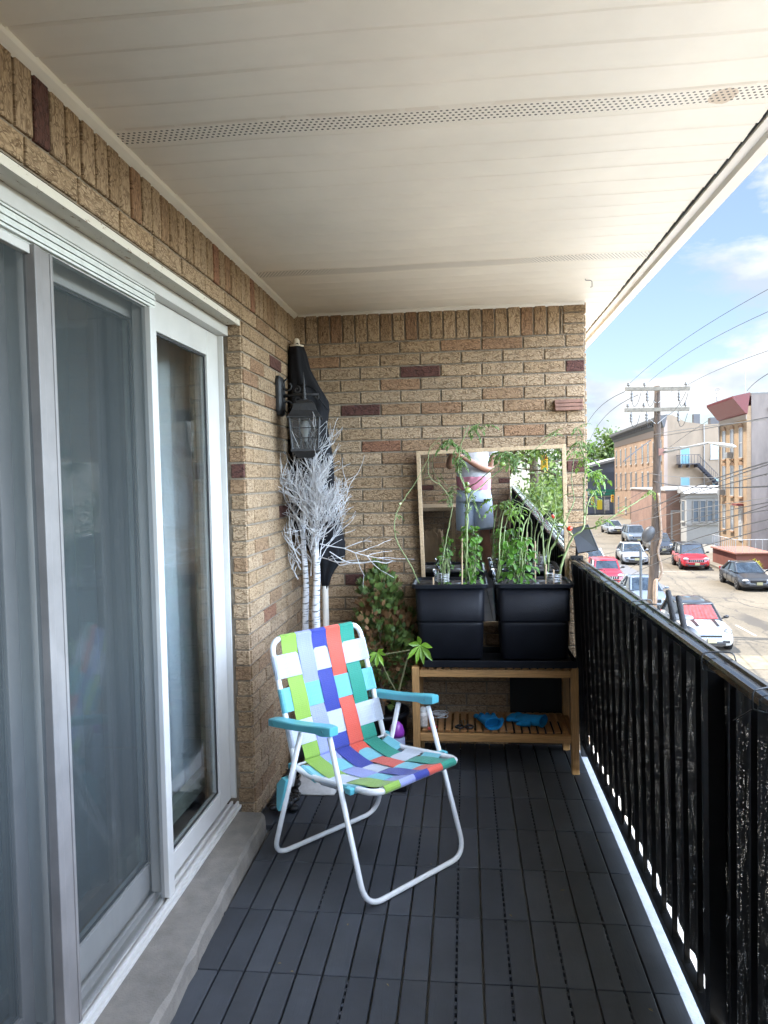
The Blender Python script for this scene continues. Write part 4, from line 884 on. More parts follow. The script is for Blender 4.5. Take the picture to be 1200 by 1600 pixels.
def tomleaf(mb,st,p,d_,l_,rg,curl=0.5):
    d_=d_.normalized(); n_=4; q=p.copy(); pts=[p.copy()]; dd_=d_.copy(); lt=TOMJ
    for i in range(n_):
        dd_=(dd_+Vector((rg.gauss(0,.08),rg.gauss(0,.08),-curl*0.28))).normalized(); q=q+dd_*l_/n_; pts.append(q.copy())
        for s_ in(-1,1):
            sd_=dd_.cross(Vector((0,0,1))); sd_=(sd_.normalized() if sd_.length>.1 else Vector((1,0,0)))*s_
            fl=(sd_*0.8+dd_*0.6+Vector((0,0,rg.uniform(-.45,.15)))).normalized()
            L0=l_*rg.uniform(.30,.44)*(1-0.12*i); blade(mb,q-dd_*l_*0.05*rg.random(),fl,Vector((rg.gauss(0,.35),rg.gauss(0,.35),1)),L0,L0*0.5,rg.uniform(-.1,.6),rg.uniform(.2,.9),lt)
    blade(mb,q,dd_,Vector((rg.gauss(0,.3),rg.gauss(0,.3),1)),l_*0.42,l_*0.22,0.3,0.5,lt)
    st.tube(pts,[0.0016]*3+[0.001]*(len(pts)-3),4,cap=False)
TOMJ=(0.05,0.35,0.95,0.62,0.85,0.45,0.5,0.0)
def vine(label,px,y,r0,leaves,seed,extra=(),mat=TOM,side=0.0):
    """px: pixel polyline(s) on a plane at depth y used as a layout guide; leaves: list of (px,py,n,size)"""
    rg=random.Random(seed); c0=P(px[0][0][0],px[0][0][1],1,y)
    t=thing('tomato_plant',label,'plant',(c0.x,y,0.885)); st=MB(); lf=MB()
    for k,pl in enumerate(px):
        pts=[]
        for i,(a,b_) in enumerate(pl): pts.append(P(a,b_,1,y+0.03*math.sin(i*1.3+k*2+seed)-(0.0 if i==0 else side)))
        pts=crv(pts,6); n=len(pts); st.tube([p+Vector((rg.gauss(0,.0012),rg.gauss(0,.0012),0)) for p in pts],[r0*(1-0.65*i/n)*(0.75 if k else 1)*(1+0.12*math.sin(i*1.9)) for i in range(n)],7)
        # little side tufts along the stem
        for i in range(6,n,5):
            if rg.random()<0.30: tomleaf(lf,st,pts[i],Vector((rg.gauss(0,1),rg.gauss(0,.6),rg.uniform(-.2,.6))),rg.uniform(.018,.035),rg,0.4)
    for (a,b_,n_,s_) in leaves:
        c=P(a,b_,1,y-side+rg.uniform(-.02,.02))
        for i in range(n_):
            tomleaf(lf,st,c+Vector((rg.gauss(0,.006),rg.gauss(0,.006),rg.gauss(0,.006))),Vector((rg.gauss(0,1),rg.gauss(0,.8),rg.uniform(-.5,.7))),s_*rg.uniform(.7,1.2),rg,rg.uniform(.5,1.4))
    st.build('stem',TSTEM,t,smooth=True); lf.build('leaves',mat,t,smooth=True)
    return t
v1=vine('tomato vine at the left end of the left planter, its stem arching over the mirror',[[(655,912),(640,880),(622,850),(616,820),(624,792),(650,752),(668,718),(672,700),(690,680)],[(690,908),(692,880),(696,850),(703,815),(706,785),(690,760),(672,745),(669,715),(676,697),(694,688)]],3.62,0.0030,[(703,690,5,.075),(712,700,4,.07),(620,806,3,.035),(700,780,3,.05),(708,770,3,.05),(724,715,3,.06)],1,side=0.04)
v2=vine('tomato vine in the middle of the left planter reaching highest above the mirror',[[(728,912),(729,870),(730,830),(731,790),(724,755),(716,735),(718,705),(726,680),(732,665)],[(731,800),(735,775),(750,762),(772,742),(793,728),(830,706),(862,682),(868,678)]],3.60,0.0052,[(745,665,5,.06),(755,662,3,.055),(800,708,8,.075),(810,715,5,.06),(868,676,4,.045),(722,722,4,.055),(738,790,3,.05),(735,782,3,.05)],2,side=0.05)
v3=vine('short leafy tomato plant at the left of the right planter with broad drooping leaves',[[(776,908),(780,870),(782,830),(788,800),(796,796)],[(778,905),(786,860),(790,820),(800,795)]],3.62,0.0048,[(790,796,4,.075),(802,796,3,.07),(776,790,2,.07)],3,mat=TLF,side=0.03)
v4=vine('double stemmed tomato plant in the middle of the right planter in front of the mirror',[[(815,905),(812,870),(818,825),(828,800),(812,790)],[(818,905),(822,850),(826,810),(842,780),(852,770)]],3.64,0.005,[(812,790,2,.05),(828,778,2,.045),(838,770,2,.05)],4,side=0.02)
v5=vine('thin woody tomato plant near the right end of the right planter with bare upper twigs',[[(852,905),(850,870),(848,838),(845,822)],[(855,905),(860,862),(875,832),(890,800),(897,780),(893,750),(899,700),(903,668)],[(862,858),(872,838),(862,812),(845,790),(850,750)],[(857,880),(856,860),(868,800),(866,770)]],3.62,0.0052,[(901,668,4,.045),(905,690,5,.06),(909,695,4,.05),(870,820,2,.03),(884,800,2,.03),(848,760,2,.04),(866,765,2,.04)],5,side=0.06)
v6=vine('tomato plant beside the railing with a ripe red fruit and a branch over the street',[[(874,912),(876,890),(884,862),(896,838),(911,826),(913,800),(912,760),(914,720),(905,690)],[(911,826),(930,824),(950,812),(975,796),(1005,778),(1020,768)],[(911,826),(918,790),(926,772),(936,762)],[(896,838),(886,826),(878,806)]],3.60,0.0062,[(914,720,6,.07),(928,742,6,.075),(940,735,5,.06),(926,740,4,.07),(926,780,3,.05),(945,810,4,.04),(1018,768,3,.045),(920,765,3,.05),(905,705,5,.06),(936,815,4,.045),(975,795,2,.03)],6,mat=TLF,side=0.06)
def fruit(px,py,y,rad,col,par,name='tomato_fruit'):
    c=P(px,py,1,y); mb=MB(); mb.sphere(c,rad,14,10,(1,1,.9)); q=mb.build('fruit',M(name,col,0.25,spec=0.6),par,smooth=True)
    mb=MB()
    for k in range(5): a=k*1.256; blade(mb,c+Vector((0,0,rad*.85)),Vector((math.cos(a),math.sin(a),.2)),Vector((0,0,1)),rad*.9,rad*.35,0,.6)
    mb.build('calyx',TOM,q)
fruit(890,826,3.545,0.0125,(0.75,0.045,0.015),v6,'ripe_tomato'); fruit(731,766,3.545,0.0155,(0.24,0.34,0.08),v2,'green_tomato'); fruit(785,725,3.545,0.014,(0.22,0.30,0.09),v2,'green_tomato'); fruit(625,787,3.57,0.007,(0.55,0.55,0.30),v1,'pale_tomato')
def basil(label,cx,cy_,hw,top,seed,y,n=90,sz=.05):
    rg=random.Random(seed); base=P(cx,912,1,y); t=thing('basil_plant',label,'plant',(base.x,base.y,0.89)); st=MB(); lf=MB()
    W=hw*y/F; zt=P(cx,top,1,y).z; zb=0.90
    for k in range(7):
        a=base+Vector((rg.uniform(-.3,.3)*W,rg.uniform(-.02,.02),0)); b_=Vector((base.x+rg.uniform(-.8,.8)*W,y+rg.uniform(-.05,.03),zb+(zt-zb)*rg.uniform(.6,.98)))
        a.z=0.888; pts=crv([a,a.lerp(b_,.5)+Vector((rg.gauss(0,.008),0,.01)),b_],5); st.tube(pts,[.0035*(1-.5*i/len(pts)) for i in range(len(pts))],6)
    for i in range(n):
        u=rg.uniform(-1,1); v=rg.random()**0.85; z=zb+(zt-zb)*v; wl=W*(0.75+0.35*math.sin(v*3.0)); x=base.x+u*wl*0.85; yy=y+rg.uniform(-.05,.035)*(1-.3*abs(u))
        d_=Vector((u*0.9+rg.gauss(0,.5),-0.5+rg.gauss(0,.6),rg.uniform(-.55,.25))); L0=sz*rg.uniform(.55,1.15)
        blade(lf,Vector((x,yy,z)),d_,Vector((rg.gauss(0,.25),-.25,1)),L0,L0*rg.uniform(.55,.68),0.45,rg.uniform(.3,1.0),(0.05,0.6,0.9,1.0,0.9,0.6,0.0))
    st.build('stem',TSTEM,t,smooth=True); lf.build('leaves',BAS,t,smooth=True)
basil('small dark basil sprig beside the clear cup in the left planter',697,880,12,855,1,3.63,46,.024)
basil('tall narrow basil plant spilling over the right end of the left planter',738,870,16,838,2,3.60,120,.030)
basil('largest bright basil clump filling the middle of the right planter',808,870,27,842,3,3.60,120,.040)
# ---- cages, stakes and cups in the planters
WD=M('bamboo_stake',(0.50,0.36,0.22),0.7,var=0.15)
for k,(px,y0_,y1_,lb) in enumerate(((722,842,912,'taller bamboo stake behind the basil in the left planter'),(677,902,915,'short bamboo peg at the left planter rim'),(853,882,914,'bamboo stake beside the wire cup in the right planter'),(865,890,912,'thin bamboo peg inside the wire cup ring'),(876,899,914,'bamboo peg at the right end of the right planter'),(836,846,880,'pale bamboo cane standing in front of the mirror'))):
    mb=MB(); a=P(px,y0_,1,3.56 if k<5 else 3.66); b_=P(px,y1_,1,3.56 if k<5 else 3.66); b_.z=min(b_.z,.893); mb.tube([b_,a],0.0036,7); tag(mb.build('bamboo_stake',WD,None),lb,'stake')
WR=M('wire_cage_steel',(0.45,0.45,0.45),0.3,metal=0.9)
for k,(px,y,rad,lb) in enumerate(((692,3.58,0.030,'coiled clear wire ring round the stem in the left planter'),(865,3.57,0.036,'coiled clear wire ring round the stems in the right planter'))):
    c=P(px,905,1,y); mb=MB()
    for j in range(5): mb.tube([c+Vector((rad*math.cos(a*math.pi/12),rad*math.sin(a*math.pi/12),-0.008+0.008*j)) for a in range(24)],0.0018,5,closed=True)
    for a in(0.3,2.4,4.5): mb.tube([c+Vector((rad*math.cos(a),rad*math.sin(a),-0.02)),c+Vector((rad*math.cos(a),rad*math.sin(a),0.035))],0.0015,5)
    tag(mb.build('wire_ring',WR,None,smooth=True),lb,'wire ring')
cupm=glassmat('clear_plastic',(0.82,0.83,0.83),refl=1.6,rough=0.08)
for k,(px,lb) in enumerate(((686,'clear plastic cup sunk in the soil at the left of the left planter'),(777,'clear plastic cup at the left corner of the right planter'))):
    c=P(px,895,1,3.68); c.z=.89; mb=MB(); mb.lathe(c,[(0.022,0.0),(0.030,0.065),(0.0315,0.065),(0.0315,0.068),(0.029,0.068),(0.021,0.003)],20,cap=False); tag(mb.build('plastic_cup',cupm,None,smooth=True),lb,'cup')
# ---- pachira plant with purple jug
pc=thing('money_tree','young money tree with bright palmate leaves beside the bench','plant',(-0.335,3.40,0))
mb=MB(); mb.lathe((-0.335,3.44,0.0),[(0.055,0.0),(0.075,0.12),(0.08,0.12),(0.08,0.135),(0.07,0.135),(0.068,0.12),(0,0.115)],20); mb.build('pot',M('dark_pot',(0.02,0.02,0.022),0.4),pc,smooth=True)
mb=MB(); s0=Vector((-0.335,3.44,0.11)); J=P(622,1086,1,3.40)
mb.tube(crv([s0,P(618,1140,1,3.41),J,P(632,1045,1,3.38),P(638,1020,1,3.36)],5),[.006-.0001*i for i in range(21)],7)
mb.tube(crv([J,P(605,1055,1,3.38),P(592,1024,1,3.36)],5),.003,6); mb.tube(crv([P(592,1024,1,3.36),P(615,1020,1,3.36),P(640,1016,1,3.36)],5),.0028,6)
mb.build('stem',M('green_stem',(0.16,0.15,0.07),0.6,var=0.3,vs=30),pc,smooth=True)
lf=MB()
for (px,py,sz,angs) in((657,1008,0.082,(-150,-110,-75,-38,20,95,150)),(590,1020,0.062,(-95,-50,-150,10,170,60))):
    c=P(px,py,1,3.35)
    for k,a in enumerate(angs):
        a=R_(a); blade(lf,c,Vector((math.cos(a),-.35,math.sin(a))),Vector((0,-1,0.25)),sz*(1.1 if math.sin(a)<0 else .75),sz*random.Random(k*7+int(sz*1000)).uniform(.25,.33),0.45,0.35+0.1*(k%3),(0.04,0.35,0.75,1.0,0.85,0.45,0.0))
lf.build('leaves',PAC,pc,smooth=True)
jg=thing('watering_jug','small grey jug with a purple lid on the deck behind the chair','jug',(-0.285,3.36,0))
c=P(620,1150,1,3.36)
mb=MB(); mb.lathe((c.x,c.y,0),[(0.035,0.0),(0.04,0.02),(0.038,c.z-0.01),(0.03,c.z)],20); mb.build('body',M('jug_grey',(0.20,0.22,0.32),0.35),jg,smooth=True)
mb=MB(); mb.lathe((c.x,c.y,0),[(0.034,c.z),(0.036,c.z+0.02),(0.028,c.z+0.05),(0.012,c.z+0.066),(0.004,c.z+0.068)],20); mb.build('lid',M('purple_plastic',(0.22,0.03,0.30),0.35),jg,smooth=True)
# ---- things on the lower shelf
ZS=0.196
bt=thing('pill_bottle','small white bottle with label at the left of the lower bench shelf','bottle',(P(662,1110,2,ZS).x,3.62,ZS))
bx_,by_=P(661,1112,1,3.60).x,3.60
mb=MB(); mb.lathe((bx_,by_,ZS),[(0.021,0.0),(0.022,0.004),(0.022,0.062),(0.016,0.07),(0.014,0.072)],20); mb.build('body',M('bottle_white',(0.62,0.60,0.56),0.35),bt,smooth=True)
mb=MB(); mb.lathe((bx_,by_,ZS),[(0.0165,0.0725),(0.0165,0.09),(0.015,0.091)],20); mb.build('cap',M('cap_white',(0.72,0.72,0.70),0.4),bt,smooth=False)
mb=MB(); mb.lathe((bx_,by_,ZS),[(0.0224,0.012),(0.0224,0.055)],20,cap=False); mb.build('paper_label',M('paper_label',(0.55,0.50,0.44),0.7,var=0.3,vs=80),bt)
mb=MB(); rg=random.Random(4); c=P(686,1120,2,ZS); pts=[]
for k in range(70):
    a=k*0.52; rr_=0.028+0.010*math.sin(k*.37)+rg.gauss(0,.002); pts.append(c+Vector((rr_*1.25*math.cos(a),rr_*math.sin(a),0.004+0.014*(0.5+0.5*math.sin(k*.21))+rg.uniform(0,.004))))
mb.tube(crv(pts,3),0.0021,5); tag(mb.build('cord_coil',M('white_cord',(0.66,0.64,0.60),0.6),None,smooth=True),'tangled white cord coiled on the lower bench shelf','cord')
def scissors(px,py,rot,hcol,label,s=1.0):
    c=P(px,py,2,ZS+0.004); t=thing('scissors',label,'scissors',c,0); q=Matrix.Rotation(rot,3,'Z')
    mb=MB()
    for sg in(-1,1):
        a=[q@Vector((sg*x*s,y*s,z)) for x,y,z in((0.004,0.0,0.001*sg),(0.012,0.055,0.001*sg),(0.003,0.085,0.001*sg))]
        mb.add([c+a[0],c+a[1],c+a[2],c+a[0]+Vector((0,0,.0015)),c+a[1]+Vector((0,0,.0015)),c+a[2]+Vector((0,0,.0015))],[(2,1,0),(3,4,5),(0,1,4,3),(1,2,5,4),(2,0,3,5)])
    mb.build('blades',M('steel',(0.4,0.4,0.4),0.3,metal=1),t)
    for sg in(-1,1):
        mb=MB(); pts=[c+q@Vector((sg*0.021*s+0.018*s*math.cos(k*math.pi/10),-0.03*s+0.020*s*math.sin(k*math.pi/10),0.004)) for k in range(20)]
        mb.tube(pts,0.0042*s,7,closed=True); mb.build('handle',hcol,t,smooth=True)
scissors(725,1133,R_(4),M('black_handle',(0.012,0.012,0.014),0.3),'black handled scissors lying on the lower bench shelf',1.1)
scissors(669,1137,R_(70),M('red_handle',(0.55,0.05,0.05),0.4),'small red handled scissors next to the white bottle',0.75)
# gloves
GLV=M('blue_knit_glove',(0.0,0.23,0.52),0.85,var=0.12,vs=40,bump=0.7,bs=500); GLI=M('glove_palm_dark',(0.0,0.12,0.30),0.6,var=0.2)
def glove(label,px,py,rot,seed,mirror=1):
    rg=random.Random(seed); c=P(px,py,2,ZS+0.004); c.z=ZS+0.022
    t=thing('work_glove',label,'glove',(c.x,c.y,ZS),rot,local=True); t.location=(c.x,c.y,ZS)
    mb=MB(); rings=[]
    for (y,hw,hh) in((-0.085,0.040,0.026),(-0.082,0.043,0.028),(-0.055,0.040,0.025),(-0.02,0.044,0.023),(0.02,0.049,0.020),(0.045,0.048,0.017),(0.055,0.040,0.013)):
        rings.append([Vector((hw*math.cos(a*math.pi/10)+0.002*math.sin(a*3+y*80),y,0.003+hh+hh*math.sin(a*math.pi/10)+0.0015*math.sin(a*2.1+y*150))) for a in range(20)])
    inner=[[Vector((v.x*.86,v.y-0.0,0.003+ (v.z-0.003-0.028)*.86+0.028)) for v in rings[1]],[Vector((v.x*.8,v.y+0.03,(v.z-0.028)*.75+0.028)) for v in rings[1]]]
    mb.loft(rings,cap=False); mb.loft([inner[1],inner[0],rings[0]],cap=False); mb.add(inner[1],[tuple(reversed(range(20)))]); mb.build('palm',GLV,t,smooth=True)
    for k,(x,l_,an) in enumerate(((-0.036,0.055,-.22),(-0.012,0.068,-.06),(0.012,0.064,.08),(0.035,0.050,.26))):
        x*=mirror; an*=mirror; d_=Vector((math.sin(an),math.cos(an),0)); p=Vector((x,0.042,0.018)); pts=[p,p+d_*l_*.35+Vector((0,0,.006)),p+d_*l_*.7+Vector((0,0,.004)),p+d_*l_+Vector((0,0,-.005))]
        q=MB(); q.tube(crv(pts,4),[.0115]*8+[.0112,.0105,.0095,.0075,.003],10); q.build('finger',GLV,t,smooth=True)
    p=Vector((0.040*mirror,-0.035,0.02)); q=MB(); q.tube(crv([p,p+Vector((.022*mirror,.028,.0)),p+Vector((.034*mirror,.058,-.004))],5),[.015,.0145,.014,.0138,.0135,.013,.012,.011,.009,.007,.003],10); q.build('thumb',GLV,t,smooth=True)
    q=MB(); q.tube([Vector((0.0425*math.cos(a*math.pi/12),-0.084,0.031+0.0275*math.sin(a*math.pi/12))) for a in range(24)],0.0035,6,closed=True); q.build('cuff',GLV,t,smooth=True)
glove('blue knit work glove with its open cuff toward the camera on the bench shelf',764,1131,R_(-8) and R_(14),1)
glove('blue knit work glove turned sideways with its cuff to the right on the bench shelf',824,1130,R_(58),2,-1)
# dark storage board behind the bench
mb=MB(); a=P(797,1062,1,3.87); mb.bb((a.x,3.883,0.01),(0.56,3.90,0.47)); tag(mb.build('black_board',M('black_board',(0.008,0.008,0.009),0.7,var=0.2),None,bevel=0.004),'black board standing against the brick wall behind the bench by the railing','board')
# ---- wooden block on wall
blk=thing('wall_block','small red brown wooden block fixed high on the brick wall near its street edge','block',(0.535,3.915,1.77))
a=P(866,625,1,3.91);b_=P(910,641,1,3.91)
for k in range(3):
    z1=a.z-(a.z-b_.z)*k/3; z0=a.z-(a.z-b_.z)*(k+1)/3; MB().bb((a.x+0.001*k,3.888,z0+0.001),(b_.x,3.9195,z1-0.001)).build('slat',M('red_brown_wood',(0.22,0.11,0.075),0.7,var=0.3,vs=30),blk,bevel=0.002)
# ---- solar lamp on rail corner
so_=thing('solar_panel','small blue grey solar panel clamped to the railing top at the far corner','solar panel',P(905,866,1,3.80))
q=[P(893,826,1,3.84),P(917,820,1,3.74),P(934,859,1,3.66),P(903,864,1,3.76)]
nrm=(q[1]-q[0]).cross(q[3]-q[0]).normalized(); nrm=nrm if nrm.y<0 else -nrm
mb=MB(); mb.add([v for v in q]+[v-nrm*0.009 for v in q],[(0,1,2,3),(7,6,5,4),(0,4,5,1),(1,5,6,2),(2,6,7,3),(3,7,4,0)]); mb.build('panel',M('panel_blue_grey',(0.30,0.33,0.42),0.22,var=0.08,spec=0.7),so_)
mb=MB(); mb.tube([q[0]+nrm*-.004,q[1]+nrm*-.004,q[2]+nrm*-.004,q[3]+nrm*-.004],0.0045,6,closed=True); mb.build('panel_frame',BLACKM,so_)
mb=MB(); base=yz(3.80,hgt(3.80)); mb.tube([q[3].lerp(q[0],.3)-nrm*.008,base+Vector((0.0,0,0.02)),base],0.007,8); mb.box(base+Vector((0,0,0.005)),(0.06,0.03,0.016)); mb.tube(crv([q[3]-nrm*.006,q[3]+Vector((-.02,-.01,-.03)),base+Vector((-.03,-.02,-.03)),base+Vector((-.028,-.1,-.12))],5),0.002,5); mb.build('bracket',BLACKM,so_)
# ---- flower pot hanger hooks outside rail (two black foam posts on a globe)
hg=thing('rail_planter','round black planter with two foam covered hooks hung outside the railing','planter',(0.66,2.25,0.98))
FO=M('black_foam',(0.018,0.018,0.020),0.9,bump=0.5,bs=300)
for (x0,y0_,x1,y1_,ya,yb) in((1044,925,1052,968,2.30,2.24),(1060,934,1070,985,2.22,2.16)):
    a=P(x0,y0_,0,0.63); b_=P(x1,y1_,0,0.60); mb=MB(); mb.tube([b_+(b_-a)*.3,b_,a,a+(a-b_)*.04],[.0085,.0085,.0085,.005],12); mb.build('hook',FO,hg,smooth=True)
c=P(1062,985,0,0.66); mb=MB(); mb.sphere(c+Vector((0.01,0,-0.035)),0.055,24,14,(1,1,0.95)); mb.build('bowl',M('bowl_black_grey',(0.022,0.023,0.027),0.4,var=0.3,vs=14),hg,smooth=True)
mb=MB(); mb.lathe(c+Vector((0.0,0.02,0.036)),[(0.046,0),(0.045,0.005),(0.0,0.006)],24); mb.build('lid',M('lid_grey',(0.18,0.185,0.19),0.4),hg,smooth=True)
# ================================================================== STREET
ZG=-5.10
def struct(mb,name,mat,**k): return mb.build(name,mat,None,kind='structure',**k)
ASPH=M('asphalt',(0.30,0.27,0.22),0.9,var=0.0,attr=True); N,Lk,b=nodes(ASPH)
g=N.new('ShaderNodeNewGeometry'); n1=N.new('ShaderNodeTexNoise'); n1.inputs['Scale'].default_value=0.35; n1.inputs['Detail'].default_value=10; n1.inputs['Roughness'].default_value=0.65; Lk.new(g.outputs['Position'],n1.inputs[0])
n2=N.new('ShaderNodeTexNoise'); n2.inputs['Scale'].default_value=14; n2.inputs['Detail'].default_value=4; Lk.new(g.outputs['Position'],n2.inputs[0])
mpx=N.new('ShaderNodeMapping'); mpx.inputs['Scale'].default_value=(1,0.35,1); Lk.new(g.outputs['Position'],mpx.inputs[0]); wr=N.new('ShaderNodeVectorMath'); wr.operation='MULTIPLY_ADD'; wr.inputs[1].default_value=(2.2,2.2,0); Lk.new(n1.outputs['Color'],wr.inputs[0]); Lk.new(mpx.outputs[0],wr.inputs[2])
vo=N.new('ShaderNodeTexVoronoi'); vo.feature='DISTANCE_TO_EDGE'; vo.inputs['Scale'].default_value=0.42; Lk.new(wr.outputs[0],vo.inputs['Vector'])
ck=N.new('ShaderNodeMapRange'); ck.inputs[1].default_value=0.004; ck.inputs[2].default_value=0.016; Lk.new(vo.outputs['Distance'],ck.inputs[0])
r=N.new('ShaderNodeValToRGB'); r.color_ramp.elements[0].position=0.35; r.color_ramp.elements[0].color=(0.095,0.080,0.058,1); r.color_ramp.elements[1].position=0.65; r.color_ramp.elements[1].color=(0.15,0.126,0.092,1); Lk.new(n1.outputs[0],r.inputs[0])
m1=N.new('ShaderNodeMix'); m1.data_type='RGBA'; m1.blend_type='MULTIPLY'; m1.inputs[0].default_value=1; rr=N.new('ShaderNodeMapRange'); rr.inputs[1].default_value=0.3; rr.inputs[2].default_value=0.7; rr.inputs[3].default_value=0.8; rr.inputs[4].default_value=1.15; Lk.new(n2.outputs[0],rr.inputs[0]); Lk.new(r.outputs[0],m1.inputs[6]); Lk.new(rr.outputs[0],m1.inputs[7])
m2=N.new('ShaderNodeMix'); m2.data_type='RGBA'; Lk.new(ck.outputs[0],m2.inputs[0]); m2.inputs[6].default_value=(0.06,0.052,0.042,1); Lk.new(m1.outputs[2],m2.inputs[7]); Lk.new(m2.outputs[2],b.inputs['Base Color'])
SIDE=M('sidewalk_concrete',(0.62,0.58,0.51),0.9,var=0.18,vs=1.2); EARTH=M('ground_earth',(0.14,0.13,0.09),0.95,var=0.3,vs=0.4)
def rx(y): return 16.95+0.05*(y-50)      # right kerb
def lx_(y): return 7.25+0.035*(y-28)      # left kerb
mb=MB(); mb.bb((-400,-400,ZG-0.5),(600,900,ZG-0.012)); struct(mb,'ground',EARTH)
def strip(f0,f1,y0,y1,z,n=40):
    mb=MB(); vs=[];fs=[]
    for i in range(n+1):
        y=y0+(y1-y0)*i/n; vs+=[(f0(y),y,z),(f1(y),y,z)]
    for i in range(n): fs.append((2*i,2*i+1,2*i+3,2*i+2))
    mb.add(vs,fs); return mb
struct(strip(lx_,rx,-40,112,ZG),'road',ASPH)
struct(strip(lambda y:-60,lambda y:90,112,124,ZG-0.004,3),'cross_road',ASPH)
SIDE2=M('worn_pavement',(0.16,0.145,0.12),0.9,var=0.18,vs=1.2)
def kerbed(fa,fb,y0,y1,name,mm_=None):
    mb=MB(); rings=[]
    for i in range(41):
        y=y0+(y1-y0)*i/40; a,b_=fa(y),fb(y); rings.append([Vector((a,y,ZG-0.01)),Vector((b_,y,ZG-0.01)),Vector((b_,y,ZG+0.13)),Vector((a,y,ZG+0.13))])
    mb.loft(rings); struct(mb,name,mm_ or SIDE,bevel=0.02)
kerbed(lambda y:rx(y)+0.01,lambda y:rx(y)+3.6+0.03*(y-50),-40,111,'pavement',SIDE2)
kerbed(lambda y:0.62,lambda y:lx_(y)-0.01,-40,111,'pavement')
LINE=M('worn_road_paint',(0.36,0.34,0.29),0.8,var=0.25,vs=3)
for px,py,ang in ((1096,889,1),(1052,893,1),(1155,907,1),(1100,1000,0),(1165,985,0)):
    c=P(px,py,2,ZG); mb=MB(); 
    if ang: mb.box((c.x,c.y,ZG+0.0065),(1.9,0.10,0.004)); mb.box((c.x-0.9,c.y-0.55,ZG+0.0065),(0.10,1.0,0.004))
    else: mb.box((c.x,c.y,ZG+0.0065),(0.10,2.2,0.004))
    struct(mb,'parking_mark',LINE)
c=P(1165,1035,2,ZG); mb=MB(); mb.box((c.x+0.6,c.y,ZG+0.0065),(2.6,1.9,0.004)); struct(mb,'kerb_paint',M('faded_yellow_paint',(0.20,0.165,0.105),0.85,var=0.3,vs=2))
c=P(1004,905,2,ZG); mb=MB(); mb.box((c.x,c.y+3,ZG+0.006),(1.2,14,0.003)); struct(mb,'asphalt_patch',M('grey_patch',(0.11,0.11,0.115),0.9,var=0.15,vs=2))
mh=MB(); mh.lathe(tuple(P(1096,902,2,ZG)+Vector((0,0,0.003))),[(0.35,0),(0.35,0.006),(0.30,0.008),(0,0.008)],20)
tag(mh.build('manhole_cover',M('iron_cover',(0.07,0.06,0.05),0.7),None),'round iron manhole cover in the road in front of the red sport utility car','manhole')
# ---- buildings
def facade_windows(parent,O,U,Nn,wins,glass,frame,lintel=None,arch=False,depth=0.12,trim=0.06):
    """wins: (u0,u1,z0,z1). windows are built as frame + pane + sill, set into a shallow reveal proud of the wall"""
    for (u0,u1,z0,z1) in wins:
        def q(u,z,d): return O+U*u+Vector((0,0,z))+Nn*d
        def bx(mb,ua,ub,za,zb,d0,d1):
            vs=[q(u,z,d) for d in(d0,d1) for u,z in((ua,za),(ub,za),(ub,zb),(ua,zb))]
            mb.add(vs,[(3,2,1,0),(4,5,6,7),(0,1,5,4),(1,2,6,5),(2,3,7,6),(3,0,4,7)])
        mb=MB(); t=trim
        bx(mb,u0,u0+t,z0,z1,0.002,0.05); bx(mb,u1-t,u1,z0,z1,0.002,0.05); bx(mb,u0+t,u1-t,z1-t,z1,0.002,0.05); bx(mb,u0+t,u1-t,z0,z0+t,0.002,0.05); zm=(z0+z1)/2; bx(mb,u0+t,u1-t,zm-0.03,zm+0.03,0.002,0.04)
        f=mb.build('window',frame,parent)
        mb=MB(); bx(mb,u0+t,u1-t,z0+t,zm-0.031,0.004,0.012); bx(mb,u0+t,u1-t,zm+0.031,z1-t,0.004,0.022); mb.build('pane',glass,f)
        mb=MB(); bx(mb,u0-0.08,u1+0.08,z0-0.11,z0-0.002,0.0,0.13); mb.build('sill',lintel or frame,f); mb=MB()
        if lintel: bx(mb,u0-0.08,u1+0.08,z1+0.002,z1+0.16,0.0,0.07)
        if arch:
            n=8; uc=(u0+u1)/2; hw=(u1-u0)/2+0.1; vs=[];fs=[]
            for i in range(n+1):
                a=math.pi*i/n
                for rr_,hh in((hw,0.34),(hw-0.13,0.19)):
                    for d_ in(0.0,0.07): vs.append(q(uc+rr_*math.cos(a),z1-0.04+hh*math.sin(a),d_))
            for i in range(n):
                a=i*4;b_=a+4; fs+=[(a,b_,b_+1,a+1),(a+2,a+3,b_+3,b_+2),(a+1,b_+1,b_+3,a+3),(a,a+2,b_+2,b_)]
            mb.add(vs,fs)
        mb.build('lintel',lintel or frame,f)
WGL=M('window_glass_dark',(0.16,0.20,0.24),0.08,spec=0.9); WGL2=M('window_glass_pale',(0.16,0.18,0.21),0.15,spec=0.8); WF=M('window_frame_pale',(0.36,0.35,0.33),0.6); DKF=M('window_frame_grey',(0.33,0.33,0.33),0.6)
